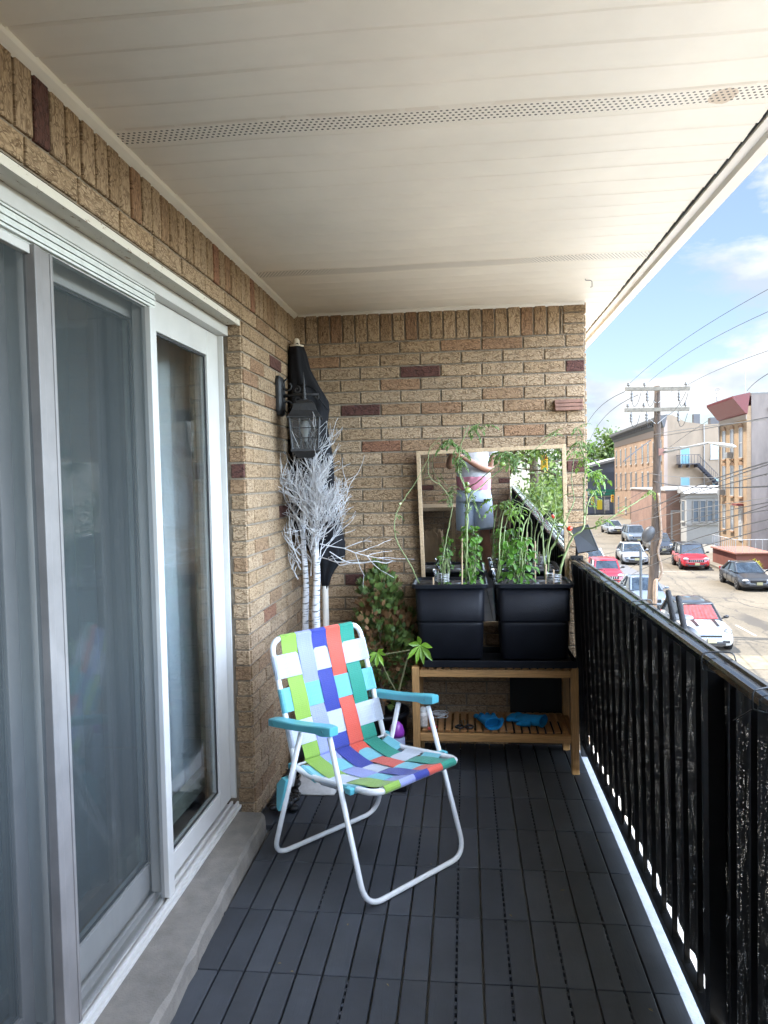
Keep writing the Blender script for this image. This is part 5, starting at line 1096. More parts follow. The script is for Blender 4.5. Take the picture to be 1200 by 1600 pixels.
def brickfar(name,c1,c2,mort,sc_=1.0):
    m=M(name,c1,0.9,attr=True); N,L,b=nodes(m); g=N.new('ShaderNodeNewGeometry'); sx=N.new('ShaderNodeSeparateXYZ'); L.new(g.outputs['Position'],sx.inputs[0]); u=math_(N,L,'ADD',sx.outputs[0],sx.outputs[1]); cb=N.new('ShaderNodeCombineXYZ'); L.new(u,cb.inputs[0]); L.new(sx.outputs[2],cb.inputs[1])
    br=N.new('ShaderNodeTexBrick'); br.inputs['Scale'].default_value=1; br.inputs['Brick Width'].default_value=0.22*sc_; br.inputs['Row Height'].default_value=0.075*sc_; br.inputs['Mortar Size'].default_value=0.006; br.inputs['Color1'].default_value=(*c1,1); br.inputs['Color2'].default_value=(*c2,1); br.inputs['Mortar'].default_value=(*mort,1); L.new(cb.outputs[0],br.inputs[0])
    n=N.new('ShaderNodeTexNoise'); n.inputs['Scale'].default_value=0.8; n.inputs['Detail'].default_value=8; L.new(g.outputs['Position'],n.inputs[0]); mr=N.new('ShaderNodeMapRange'); mr.inputs[1].default_value=.3; mr.inputs[2].default_value=.7; mr.inputs[3].default_value=.78; mr.inputs[4].default_value=1.12; L.new(n.outputs[0],mr.inputs[0])
    mm=N.new('ShaderNodeVectorMath'); mm.operation='SCALE'; L.new(br.outputs[0],mm.inputs[0]); L.new(mr.outputs[0],mm.inputs['Scale']); L.new(mm.outputs[0],b.inputs['Base Color']); return m
YBR=brickfar('yellow_brick',(0.33,0.225,0.135),(0.29,0.195,0.115),(0.27,0.2,0.14)); STU=M('grey_stucco',(0.19,0.158,0.14),0.9,var=0.24,vs=1.1,stretch=(1,1,0.3),bump=0.3,bs=8); MAR=M('maroon_metal',(0.14,0.022,0.022),0.5,var=0.1,vs=3)
UY=Vector((0.045,1,0)).normalized(); NW=Vector((-1,0.045,0)).normalized()
yb=thing('row_house','three storey yellow brick row house with maroon cornice and grey stucco side wall','building',(22,59,ZG))
Oy=Vector((20.15,56.0,0)); ztop=7.0
def slab(mb,O,U,u0,u1,D,d0,d1,z0,z1):
    vs=[O+U*u+D*d+Vector((0,0,z)) for z in(z0,z1) for u,d in((u0,d0),(u1,d0),(u1,d1),(u0,d1))]
    mb.add(vs,[(3,2,1,0),(4,5,6,7),(0,1,5,4),(1,2,6,5),(2,3,7,6),(3,0,4,7)])
ES=-NW
mb=MB(); slab(mb,Oy,UY,0.02,6.6,ES,0.0,0.3,ZG,6.2); mb.build('front_wall',YBR,yb)
mb=MB(); slab(mb,Oy,UY,0.0,0.28,ES,0.302,14,ZG,ztop); slab(mb,Oy,UY,6.3,6.62,ES,0.302,14,ZG,ztop); slab(mb,Oy,UY,0.28,6.3,ES,13.7,14,ZG,ztop); mb.build('side_wall',STU,yb)
mb=MB(); slab(mb,Oy,UY,0.0,6.62,ES,0.302,14,ztop,ztop+0.12); mb.build('roof',M('flat_roof',(0.16,0.15,0.14),0.9),yb)
mb=MB(); 
def mp_(u,d,z): return Oy+UY*u+NW*d+Vector((0,0,z))
mb.loft([[mp_(u,0.001 if u<0 else .001,5.62),mp_(u,0.15,5.72),mp_(u,0.95,6.75),mp_(u,0.95,6.92),mp_(u,-0.2,7.16)] for u in(-0.12,6.8)])
for k in range(23): slab(mb,Oy+NW*0,UY,-0.1+0.3*k,-0.06+0.3*k,NW,0.99,1.02,6.73,6.93)
mb.build('cornice',MAR,yb)
mb=MB(); slab(mb,Oy,UY,0.0,6.6,NW,0.002,0.06,5.25,5.6); mb.build('frieze',M('pale_stone',(0.28,0.23,0.19),0.8),yb)
facade_windows(yb,Oy,UY,NW,[(a,a+0.85,z,z+h) for z,h in((2.5,2.25),(-0.35,2.35)) for a in(0.85,2.95,5.0)]+[(a,a+0.8,-3.0,-1.05) for a in(2.95,5.0)],WGL2,WF,lintel=M('brown_stone',(0.28,0.17,0.10),0.8),arch=True)
dr=MB(); slab(dr,Oy,UY,0.8,1.75,NW,0.002,0.06,-3.6,-1.0); dd_=dr.build('door',WF,yb); mb=MB(); slab(mb,Oy,UY,1.0,1.55,NW,0.062,0.075,-2.3,-1.4); slab(mb,Oy,UY,1.0,1.55,NW,0.062,0.075,-3.3,-2.5); mb.build('door_pane',WGL2,dd_)
mb=MB(); slab(mb,Oy,UY,0.7,1.85,NW,0.002,0.5,-0.99,-0.85); mb.build('door_canopy',MAR,yb)
ACM=M('air_conditioner',(0.24,0.24,0.235),0.6); PIPE=M('white_pipe',(0.62,0.60,0.58),0.5)
pz=[Vector((21.75,55.9,z)) for z in(5.9,4.0,2.0,0,-1.0)]+[Vector((21.9,55.88,-2.2)),Vector((21.7,55.9,-4.0)),Vector((21.7,55.9,ZG))]
mb=MB(); mb.tube(pz,0.05,6); mb.sphere((21.75,55.88,5.95),0.16,8,6); mb.build('drain_pipe',PIPE,yb)
mb=MB(); mb.tube([(20.4,57.0,7.1),(20.4,57.0,10.0)],0.03,5); tag(mb.build('antenna_mast',DKF,None),'thin mast standing on the roof edge of the yellow row house','mast')
sdh=thing('satellite_dish','small satellite dish on the maroon cornice of the yellow row house','satellite dish',(19.9,61.5,7.1))
c=Vector((19.7,61.0,7.75)); q=Vector((-.6,-.8,.5)).normalized().to_track_quat('Z','Y').to_matrix(); mb=MB(); mb.lathe(c,[(0.03,-.12),(0.25,-.08),(0.42,0.02),(0.44,0.04),(0.40,0.03),(0.2,-.05),(0.0,-.08)],16,axis=q); mb.build('dish',ACM,sdh,smooth=True); mb=MB(); mb.tube([c,(19.8,61.2,7.0)],0.04,6); mb.tube([c,c+q@Vector((0,-.1,.5))],0.02,5); mb.build('dish_arm',DKF,sdh)
for u,z in((3.0,2.5),(5.05,-0.35)):
    mb=MB(); slab(mb,Oy,UY,u+.08,u+.72,NW,0.06,0.45,z+.06,z+.50); f_=mb.build('air_conditioner',ACM,yb); mb=MB()
    for k in range(5): slab(mb,Oy,UY,u+.12,u+.68,NW,0.452,0.465,z+.12+.07*k,z+.15+.07*k)
    mb.build('grille',DKF,f_)
mb=MB(); mb.tube([mp_(6.45,0.1,5.2),mp_(6.45,0.1,-5.0)],0.06,6); mb.build('downspout',DKF,yb)
# stoop and low red wall
REDP=M('red_painted_brick',(0.17,0.06,0.042),0.85,var=0.18,vs=1.5)
sp_=thing('front_stoop','red painted stoop with steps and black iron railing before the yellow row house','stoop',(18.8,54,ZG))
mb=MB(); mb.bb((17.75,51.2,ZG+0.131),(20.05,55.9,ZG+1.15)); mb.build('stoop_wall',REDP,sp_); mb=MB(); mb.bb((17.6,51.05,ZG+1.152),(20.05,55.92,ZG+1.24)); mb.build('stoop_landing',M('red_cap',(0.24,0.10,0.07),0.8),sp_)
for k in range(6): pass
mb=MB(); 
for k in range(13): mb.tube([(17.7,51.2+0.38*k,ZG+1.24),(17.7,51.2+0.38*k,ZG+2.1)],0.018,4)
for k in range(6): mb.tube([(17.7+0.42*k,51.15,ZG+1.24),(17.7+0.42*k,51.15,ZG+2.1)],0.018,4)
mb.tube([(17.7,55.8,ZG+2.1),(17.7,51.15,ZG+2.1),(19.9,51.15,ZG+2.1)],0.025,5); mb.build('stoop_railing',DKF,sp_)
tag(MB().bb((20.2,51.0,ZG+0.131),(31,51.25,ZG+1.3)).build('garden_wall',M('dark_red_brick',(0.16,0.05,0.045),0.9,var=0.25,vs=2),None),'low dark red brick wall beside the stoop in front of the grey side wall','wall')
bush=thing('yellow_shrub','small bright yellow green shrub at the foot of the red stoop','shrub',(18.6,50.4,ZG+.13)); YL=leafmat('yellow_leaf',(0.30,0.29,0.03)); mb=MB(); rg=random.Random(3)
for k in range(260):
    d_=Vector((rg.gauss(0,1),rg.gauss(0,1),abs(rg.gauss(0,1)))).normalized(); blade(mb,Vector((18.55,50.35,ZG+0.35))+d_*rg.uniform(.1,.45),d_,Vector((rg.gauss(0,1),0,1)),.2,.07)
mb.build('leaves',YL,bush)
# white two storey bay house
WSD=M('white_siding',(0.38,0.375,0.36),0.7,var=0.06,vs=2)
wh=thing('white_house','low white house with a row of four sash windows between garage and yellow row house','building',(22,74,ZG))
x0,x1=19.95,25.0
mb=MB(); mb.bb((x0,70.0,ZG),(x1,71.95,-0.35)); mb.build('walls',WSD,wh); mb=MB(); mb.prism([(69.7,-0.349),(72.0,-0.349),(72.0,0.30),(71.6,0.30)],0,x0-0.25,x1+0.2); mb.build('roof',M('grey_roof',(0.30,0.30,0.30),0.8),wh)
mb=MB(); mb.bb((x0-0.1,69.9,-3.25),(x1,69.997,-3.05)); mb.bb((x0-0.1,69.9,-0.75),(x1,69.997,-0.36)); mb.build('band',WF,wh)
facade_windows(wh,Vector((x0,70.0,0)),Vector((1,0,0)),Vector((0,-1,0)),[(0.55+0.62*k,1.08+0.62*k,-2.95,-1.0) for k in range(4)],WGL,WF)
facade_windows(wh,Vector((x0,70.0,0)),Vector((0,1,0)),Vector((-1,0,0)),[(0.45,1.45,-2.95,-1.0)],WGL,WF)
# pink garage building
PKB=brickfar('pink_brick',(0.28,0.165,0.125),(0.24,0.14,0.105),(0.26,0.2,0.165))
GX=P(1041,800,1,72.05).x
gb=thing('garage_building','low pink brick building with a brown roll door and a wall lamp','building',(22,84,ZG))
mb=MB(); mb.bb((GX,72.05,ZG),(GX+7,87.0,-0.12)); mb.build('walls',PKB,gb); mb=MB(); mb.bb((GX-0.1,72.0,-0.119),(GX+7,87.0,0.02)); mb.build('coping',WF,gb)
mb=MB(); 
for k in range(12): mb.bb((GX+0.55,71.98+0.01*(k%2),ZG+0.13+0.24*k),(GX+2.6,72.045,ZG+0.36+0.24*k))
mb.build('roll_door',M('brown_roll_door',(0.30,0.20,0.15),0.6),gb)
mb=MB(); mb.bb((GX+.40,71.94,ZG),(GX+.54,72.04,ZG+3.15)); mb.bb((GX+2.61,71.94,ZG),(GX+2.75,72.04,ZG+3.15)); mb.bb((GX+.54,71.94,ZG+3.02),(GX+2.61,72.04,ZG+3.15)); mb.build('door_frame',DKF,gb)
mb=MB(); mb.tube([(GX+1.2,72.0,-1.2),(GX+1.2,71.4,-0.9),(GX+1.2,71.3,-1.3)],0.05,5); mb.build('wall_lamp',DKF,gb)
# tan apartment building
TAN=M('tan_stucco',(0.26,0.20,0.145),0.9,var=0.18,vs=0.7,stretch=(1,1,0.4),bump=0.3,bs=8); PCH=brickfar('peach_brick',(0.34,0.225,0.15),(0.30,0.195,0.13),(0.29,0.21,0.15),1.3); CGR=M('grey_cornice',(0.09,0.09,0.095),0.7)
ta=thing('apartment_block','three storey tan and peach corner block with grey cornice and black fire escape','building',(26,100,ZG))
Ot=Vector((22.70,88.0,0)); UT=Vector((0.046,1,0)).normalized(); NT=Vector((-1,0.046,0)).normalized(); LT=37.5
mb=MB(); slab(mb,Ot,UT,0.05,LT,-NT,0,0.4,ZG,7.4); mb.build('street_wall',PCH,ta)
mb=MB()
vs=[(22.72,88.0,ZG),(37,88.0,ZG),(37,88.0,7.2),(27.2,88.0,7.0),(25.0,88.0,7.35),(23.6,88.0,8.15),(22.72,88.0,8.2)]
mb.add([Vector(v) for v in vs]+[Vector(v)+Vector((0,0.4,0)) for v in vs],[tuple(range(7)),tuple(reversed(range(7,14)))]+[(i,i+7,(i+1)%7+7,(i+1)%7) for i in range(7)]); mb.build('side_wall',TAN,ta)
mb=MB(); mb.bb((22.6,87.93,ZG),(23.0,87.998,7.6)); mb.build('corner_quoin',M('pale_pink_trim',(0.32,0.25,0.21),0.8),ta)
mb=MB(); slab(mb,Ot,UT,0.4,LT,-NT,0.4,12,ZG,7.0); mb.build('block_core',TAN,ta)
mb=MB(); mb.loft([[Ot+UT*u+NT*d+Vector((0,0,z)) for d,z in((0.002,6.8),(0.12,6.8),(0.35,7.5),(0.75,7.75),(0.75,8.1),(-0.3,8.25))] for u in(-0.1,LT+0.3)])
for k in range(31): slab(mb,Ot,UT,0.4+1.2*k,0.62+1.2*k,NT,0.3,0.6,7.15,7.6)
mb.build('cornice',CGR,ta)
mb=MB(); slab(mb,Ot,UT,0,LT,NT,0.002,0.05,6.0,6.795); mb.build('frieze',M('pale_frieze',(0.33,0.26,0.22),0.85),ta)
facade_windows(ta,Ot,UT,NT,[(a,a+1.0,z,z+2.3) for z in(3.0,-0.6) for a in(1.5,5.5,9.0,12.8,17.5,21.5,26,30.5,35)]+[(a,a+1.1,-4.2,-2.0) for a in(3,9,17.5,26,33)],WGL,WF,lintel=WF)
facade_windows(ta,Vector((22.72,88.0,0)),Vector((1,0,0)),Vector((0,-1,0)),[(1.7,2.75,2.5,4.6),(5.0,6.0,3.1,4.9),(6.15,7.2,3.1,4.9),(1.7,2.75,-0.9,1.1),(5.2,6.3,-0.9,1.0)],M('window_glass_teal',(0.18,0.33,0.38),0.1,spec=0.9),WF)
fe=thing('fire_escape','black iron fire escape with two landings and a diagonal stair on the tan wall','fire escape',(26,87.3,0))
IR=M('black_iron',(0.03,0.03,0.04),0.6); IRB=M('dark_blue_iron',(0.016,0.018,0.030),0.5)
def landing(x0,x1,z):
    mb=MB(); mb.bb((x0,86.7,z-0.1),(x1,87.98,z)); 
    for k in range(3): mb.bb((x0+0.2+(x1-x0-.5)*k/2,86.9,z-0.45),(x0+0.3+(x1-x0-.5)*k/2,87.98,z-0.101))
    lo=mb.build('landing',IR,fe); n=int((x1-x0)/0.28)
    mb=MB(); mb.bb((x0,86.68,z+0.95),(x1,86.72,z+1.0))
    for k in range(n+1): x=x0+(x1-x0)*k/n; mb.bb((x-0.018,86.683,z),(x+0.018,86.717,z+0.95))
    for k in range(5): mb.bb((x0-0.018,86.75+0.28*k,z),(x0+0.018,86.78+0.28*k,z+0.95))
    mb.bb((x0-0.02,86.721,z+0.95),(x0+0.02,87.97,z+1.0)); mb.build('landing_rail',IR,lo)
landing(24.0,26.2,2.6); landing(24.0,29.2,-0.95)
A=Vector((26.0,86.9,2.55));B=Vector((29.3,86.9,-0.95))
mb=MB(); 
for dy in(-.15,.75): mb.tube([A+Vector((0,dy,0)),B+Vector((0,dy,0))],0.17,4)
for k in range(13): mb.box(A.lerp(B,(k+.5)/13)+Vector((0,.3,0)),(.3,.8,.05))
mb.build('stair',IRB,fe)
mb=MB(); mb.tube([A+Vector((0,-.15,1.0)),B+Vector((0,-.15,1.0))],0.03,5)
for k in range(15): p=A.lerp(B,k/14)+Vector((0,-.15,0)); mb.tube([p,p+Vector((0,0,1))],0.02,4)
mb.build('stair_rail',IR,fe)
for k,(x,y,w_,h_) in enumerate(((26.5,90,.7,1.0),(29,92,1.0,.7),(31,89.5,.5,1.3),(25.0,104,.9,.8))): MB().bb((x,y,7.0),(x+w_,y+w_,7.35+h_)).build('roof_vent',CGR,ta)
mb=MB(); mb.tube([(27.0,87.9,7.0),(27.0,87.9,-0.2)],0.05,5); mb.build('drain_pipe',DKF,ta)
for k in range(3):
    mb=MB(); slab(mb,Ot,UT,5.6+7.5*k,7.4+7.5*k,NT,0.0,0.12,ZG+.13,-2.3); mb.build('shop_door',M('brown_door',(0.10,0.06,0.04),.6),ta)
# far house and shop
HS=M('blue_grey_siding',(0.12,0.14,0.185),0.8,var=0.05,vs=2)
N,Lk,b=nodes(HS)
fh=thing('corner_shop_house','blue grey house with green shop sign and glass front at the far corner','building',(22,130,ZG))
mb=MB(); mb.bb((16,128.5,ZG),(25.4,139,1.6)); mb.add([(16,128.5,1.6),(25.4,128.5,1.6),(25.4,139,1.6),(16,139,1.6),(25.4,128.5,3.9),(25.4,139,3.9)],[(0,1,4),(3,5,2),(0,4,5,3),(1,2,5,4)])
for k in range(22): mb.bb((16,128.44,-0.8+0.25*k) if False else (16.0,128.46,-0.3+0.2*k*0.55),(25.4,128.499,-0.27+0.2*k*0.55))
mb.build('siding_walls',HS,fh)
mb=MB(); mb.prism([(15.2,1.55),(26.0,4.15),(26.0,4.55),(15.2,1.95)],1,127.4,139.5); mb.build('roof',M('pale_grey_roof',(0.28,0.28,0.27),0.8),fh)
mb=MB(); mb.bb((16.6,128.2,-1.9),(25.2,128.45,-0.9)); sg=mb.build('sign_board',M('green_sign',(0.02,0.20,0.14),0.5),fh)
fc=bpy.data.curves.new('sign_lettering','FONT'); fc.body='MARKET  T V'; fc.size=0.95; fc.extrude=0.02; fo=bpy.data.objects.new('sign_lettering',fc); COL.objects.link(fo)
dg=bpy.context.evaluated_depsgraph_get(); me=bpy.data.meshes.new_from_object(fo.evaluated_get(dg)); bpy.data.objects.remove(fo); lo=bpy.data.objects.new('sign_lettering',me); COL.objects.link(lo); me.materials.append(M('sign_white',(0.8,0.8,0.78),0.5)); lo.parent=sg; lo.rotation_euler=(R_(90),0,0); lo.location=Vector((17.9,128.17,-1.74))-SPACE[sg.name]
mb=MB(); mb.bb((17,128.40,ZG+0.2),(25.0,128.47,-2.1)); sf=mb.build('shop_glass',M('shop_glass',(0.10,0.13,0.20),0.1,spec=0.9),fh)
mb=MB(); 
for k in range(6): mb.bb((17+1.55*k,128.3,ZG+0.13),(17.18+1.55*k,128.398,-2.1))
mb.bb((16.9,128.3,-2.09),(25.1,128.398,-1.95)); mb.build('shop_mullion',WF,sf)
rg=random.Random(8)
for k,(cx,cz,w_,h_) in enumerate(((18.6,-3.2,.8,1.6),(20.1,-3.6,.5,1.8),(22.2,-3.0,.7,1.0),(23.6,-3.5,.9,1.8),(24.4,-2.7,.4,.6))): MB().bb((cx-w_/2,128.24+0.004*k,cz-h_/2),(cx+w_/2,128.29+0.004*k,cz+h_/2)).build('window_poster',M('pale_posters',(0.6,0.58,0.62),0.6,var=0.35,vs=3),sf)
tag(MB().bb((21.9,127.2,ZG+0.9),(22.7,127.7,ZG+2.5)).build('yellow_box',M('yellow_box_paint',(0.75,0.62,0.05),0.5),None,bevel=0.05),'upright yellow box standing in front of the far shop window','box')
# traffic signals
SGX,SGZ=4.95,-0.74
SY=M('signal_yellow',(0.72,0.42,0.03),0.5); SK=M('signal_black',(0.01,0.01,0.01),0.5)
def signal(x,y,z,label,hor=False,pole=True,ang=0):
    t=thing('traffic_signal',label,'traffic light',(x,y,z)); mb=MB(); mb.box((x,y,z),(0.36,0.3,1.05)); mb.build('signal_housing',SY,t,bevel=0.03)
    for k,c in enumerate(((0.25,0.02,0.02),(0.3,0.2,0.02),(0.02,0.2,0.08))):
        for s_ in (-1,1):
            q=MB(); q.lathe((x,y+s_*0.152,z+0.33-0.33*k),[(0.12,0),(0.10,0.02),(0,0.03)],12,axis=Matrix.Rotation(-s_*math.pi/2,3,'X')); q.build('lens',M('lens%d'%k,c,0.3),t)
            q=MB(); q.tube([Vector((x+0.135*math.cos(a),y+s_*0.24,z+0.33-0.33*k+0.135*math.sin(a))) for a in [i*math.pi/8 for i in range(9)]],0.02,4); q.build('visor',SY,t)
    q=MB(); q.tube([(x,y,z+0.5),(x,y,z+1.0)],0.03,5); q.build('hanger',SK,t)
s1=P(926,783,1,112); s2=P(957,779,1,110)
signal(s1.x,112,s1.z,'yellow traffic signal hanging at the far crossing, left of the pair'); signal(s2.x,110,s2.z,'yellow traffic signal in front of the far shop sign, right one of the pair')
signal(SGX,-34,SGZ,'yellow traffic signal before the trees seen in the mirror')
mb=MB()
for a,b_ in(((s1.x-6,112,s1.z+1.2),(s1.x,112,s1.z+1.0)),((s1.x,112,s1.z+1.0),(s2.x+0.0,110,s2.z+1.0)),((s2.x,110,s2.z+1.0),(s2.x+8,108,s2.z+1.6))): mb.tube([a,b_],0.03,4)
tag(mb.build('signal_span_wire',SK,None),'span wire carrying the two far traffic signals across the street','wire')
tag(MB().tube([(-6,-34,2.2),(SGX,-34,SGZ+1.0),(12,-34,2.0)],0.02,4).build('signal_span_wire',SK,None),'span wire carrying the traffic signal behind the balcony','wire')
# right-hand house just outside the frame (shows in the door glass)
rhouse=thing('brick_house','tan two storey house across the street reflected in the door glass','building',(26,34,ZG))
mb=MB(); mb.bb((22.3,25,ZG),(34,41,1.8)); mb.build('walls',YBR,rhouse); mb=MB(); mb.prism([(22.0,1.8),(34.3,1.8),(28.1,4.5)],1,24.7,41.3); mb.build('roof',CGR,rhouse)
facade_windows(rhouse,Vector((22.3,25,0)),Vector((0,1,0)),Vector((-1,0,0)),[(a,a+1.1,z,z+1.7) for z in(-0.6,-3.8) for a in(1.5,5,8.5,12.5)],WGL,WF)
# ---- utility pole
WDP=M('weathered_pole_wood',(0.10,0.07,0.052),0.9,var=0.35,vs=9,stretch=(1,1,0.12),bump=0.4,bs=40,alt=(0.035,0.026,0.02)); WDA=M('weathered_arm_wood',(0.17,0.15,0.12),0.9,var=0.3,vs=9)
INS=M('insulator',(0.13,0.125,0.12),0.3)
up_=thing('utility_pole','weathered wooden utility pole with two cross arms of insulators standing on the left pavement','utility pole',(7.5,31,ZG))
YP=31.0; pt=[P(x,y,1,YP) for x,y in((1027,603),(1027,660),(1026,760),(1024,850),(1019,940))]; pt.append(Vector((pt[-1].x-0.03,YP,ZG)))
MB().tube(pt,[0.11,0.13,0.165,0.185,0.20,0.21],14).build('shaft',WDP,up_,smooth=True)
mb=MB(); sh=[P(x,y,1,YP-0.2) for x,y in((1029,770),(1031,800),(1033,840),(1028,860),(1034,890),(1030,905),(1022,915),(1023,1000))]; mb.tube(crv(sh,5),0.05,7); mb.tube([P(1026,905,1,YP-.23),P(1023,1005,1,YP-.23)],0.055,7); mb.build('conduit',M('pvc_conduit',(0.24,0.17,0.12),0.6,var=0.3),up_,smooth=True)
for (xa,ya,xb,yb_) in((977,608,1078,607),(976,641,1077,639)):
    a=P(xa,ya,1,YP-0.22);b_=P(xb,yb_,1,YP-0.22); d_=(b_-a); rot=d_.to_track_quat('X','Z').to_matrix()
    arm=MB().box((a+b_)/2,(d_.length,0.11,0.15),rot).build('cross_arm',WDA,up_,bevel=0.01)
    for f in(0.05,0.30,0.94):
        p=a.lerp(b_,f)+Vector((0,0,0.075)); q=MB(); q.lathe(p,[(0.015,0),(0.015,0.06),(0.06,0.06),(0.065,0.10),(0.04,0.12),(0.055,0.15),(0.03,0.19),(0.0,0.20)],10); q.build('pin_insulator',INS,arm,smooth=True)
    for f in(0.10,0.34,0.83):
        p=a.lerp(b_,f)+Vector((0,-0.02,-0.08)); q=MB(); q.lathe(p+Vector((0,0,-0.42)),[(0.02,0),(0.05,0.02),(0.05,0.09),(0.02,0.10),(0.055,0.14),(0.055,0.20),(0.02,0.22),(0.05,0.26),(0.05,0.33),(0.015,0.35),(0.015,0.42)],10); q.build('fuse_cutout',INS,arm,smooth=True)
        q=MB(); q.tube(crv([p+Vector((0,0,-.42)),p+Vector((0.08,0,-.62)),p+Vector((.22,0,-.5)),p+Vector((.35,0,-.1))],5),0.013,4); q.build('jumper_wire',SK,arm)
    for s_ in(-1,1):
        q=MB(); c=(a+b_)/2; q.tube([c+Vector((s_*0.62,0,-0.06)),c+Vector((s_*0.04,0.06,-0.55))],0.014,4); q.build('arm_brace',DKF,arm)
p=P(1013,835,1,YP-0.25); mb=MB(); mb.sphere(p,0.24,14,8,(1,.6,1.5),Matrix.Rotation(R_(28),3,'Y')); mb.build('equipment_case',M('grey_case',(0.035,0.035,0.037),0.5),up_,smooth=True)
p=P(1033,706,1,YP-0.1); MB().box(p,(0.22,0.1,0.28)).build('lamp_bracket',M('rust_bracket',(0.25,0.13,0.10),0.8),up_)
sl2=thing('street_lamp','grey street lamp on a long arm fixed to the utility pole','street lamp',P(1037,706,1,YP-0.3))
a=P(1037,707,1,YP-0.3); b_=P(1082,697,1,YP-1.5); c=P(1107,692,1,YP-2.2)
mb=MB(); mb.tube([a,b_,c],[0.05,0.045,0.04],8); mb.tube([a+Vector((0,0,0.16)),b_],0.02,6); mb.build('lamp_arm',M('galvanised',(0.26,0.265,0.27),0.45,metal=0.3),sl2,smooth=True)
e=P(1150,698,1,YP-3.2); mb=MB(); d_=(e-c); mb.tube([c,c.lerp(e,.25),c.lerp(e,.55),c.lerp(e,.9),e],[0.03,0.06,0.085,0.07,0.02],10); mb.build('lamp_head',M('lamp_head_grey',(0.32,0.32,0.315),0.4),sl2,smooth=True)
# ---- wires
WI=M('black_wire',(0.025,0.025,0.03),0.6); WIG=M('grey_wire',(0.13,0.13,0.135),0.6)
wires=[((984,599),(1092,535),(1200,452),31,16,.008,0),((1011,599),(1105,548),(1200,487),31,16,.008,0),((1075,601),(1138,578),(1200,548),31,16,.008,0),((976,612),(950,650),(900,707),31,90,.02,0),((997,617),(965,655),(915,705),31,90,.02,0),((1021,679),(1135,668),(1200,655),31,14,.015,1),((1021,683),(1100,674),(1200,652),31,14,.012,0),
((1017,688),(1000,701),(974,721),31,24,.022,0),((1017,740),(1107,747),(1200,742),31,14,.012,1),((1021,752),(1107,762),(1200,760),31,14,.024,0),((1021,795),(1107,764),(1200,722),31,12,.016,0),((1021,805),(1107,772),(1200,726),31,12,.014,0),((905,850),(1010,815),(1200,778),40,14,.012,1),((905,834),(1021,800),(1200,740),40,14,.014,0),((985,888),(1100,852),(1200,812),28,12,.012,0),((985,899),(1090,868),(1200,826),28,12,.012,0),((1021,835),(1110,812),(1200,785),31,13,.012,0),((1021,846),(1110,820),(1200,797),31,13,.012,0),((930,870),(1020,852),(1200,790),36,13,.012,0),
((970,724),(1000,718),(1021,713),40,31,.012,0),((965,745),(995,738),(1021,728),45,31,.012,0),((965,762),(990,752),(1021,738),45,31,.012,0),((962,790),(990,778),(1021,758),45,31,.012,0),((1167,611),(1185,598),(1200,584),56,30,.02,0),((1045,700),(1080,680),(1110,655),60,40,.015,0),((1021,640),(1050,655),(1072,612),31,27,.010,0)]
for k,(a,m_,b_,ya,yb_,rad,g) in enumerate(wires):
    A=P(*a,1,ya); B=P(*b_,1,yb_); Mm=P(*m_,1,(ya+yb_)/2); pts=[]
    for i in range(15):
        t=i/14; L1=A.lerp(B,t); mid=(A+B)/2; sag=(Mm-mid); sag=Vector((0,0,sag.z)) ; pts.append(L1+sag*(4*t*(1-t))*0.75)
    mb=MB(); mb.tube(pts,rad*0.8,4); lb=('thin wire crossing the open sky from a pin insulator of the upper cross arm' if k<3 else 'thin wire running from the cross arm toward the far end of the street' if k<5 else 'pale grey wire stretched from the utility pole to the right edge of view' if g else 'short black wire dropping from the pole toward the peach building' if k in(7,19,20,21,22) else 'black wire rising from the roof of the yellow row house' if k==23 else 'wire slanting across the tan wall by the fire escape' if k==24 else 'short jumper wire hanging below the lower cross arm' if k==25 else 'black overhead wire slanting down to the left across the parked cars' if k>=12 else 'black overhead wire crossing the building fronts right of the pole'); tag(mb.build('overhead_wire',WIG if g else WI,None),lb,'wire','overhead wires strung from the utility pole')
# metal post by the kerb
pp=P(1000,945,1,25); mb=MB(); top=P(1001,857,1,25); mb.tube([Vector((top.x,25,ZG+.13)),top],0.045,8); tag(mb.build('steel_post',M('dark_steel',(0.06,0.07,0.08),0.5),None),'dark slim steel post beside the utility pole on the left pavement','post')
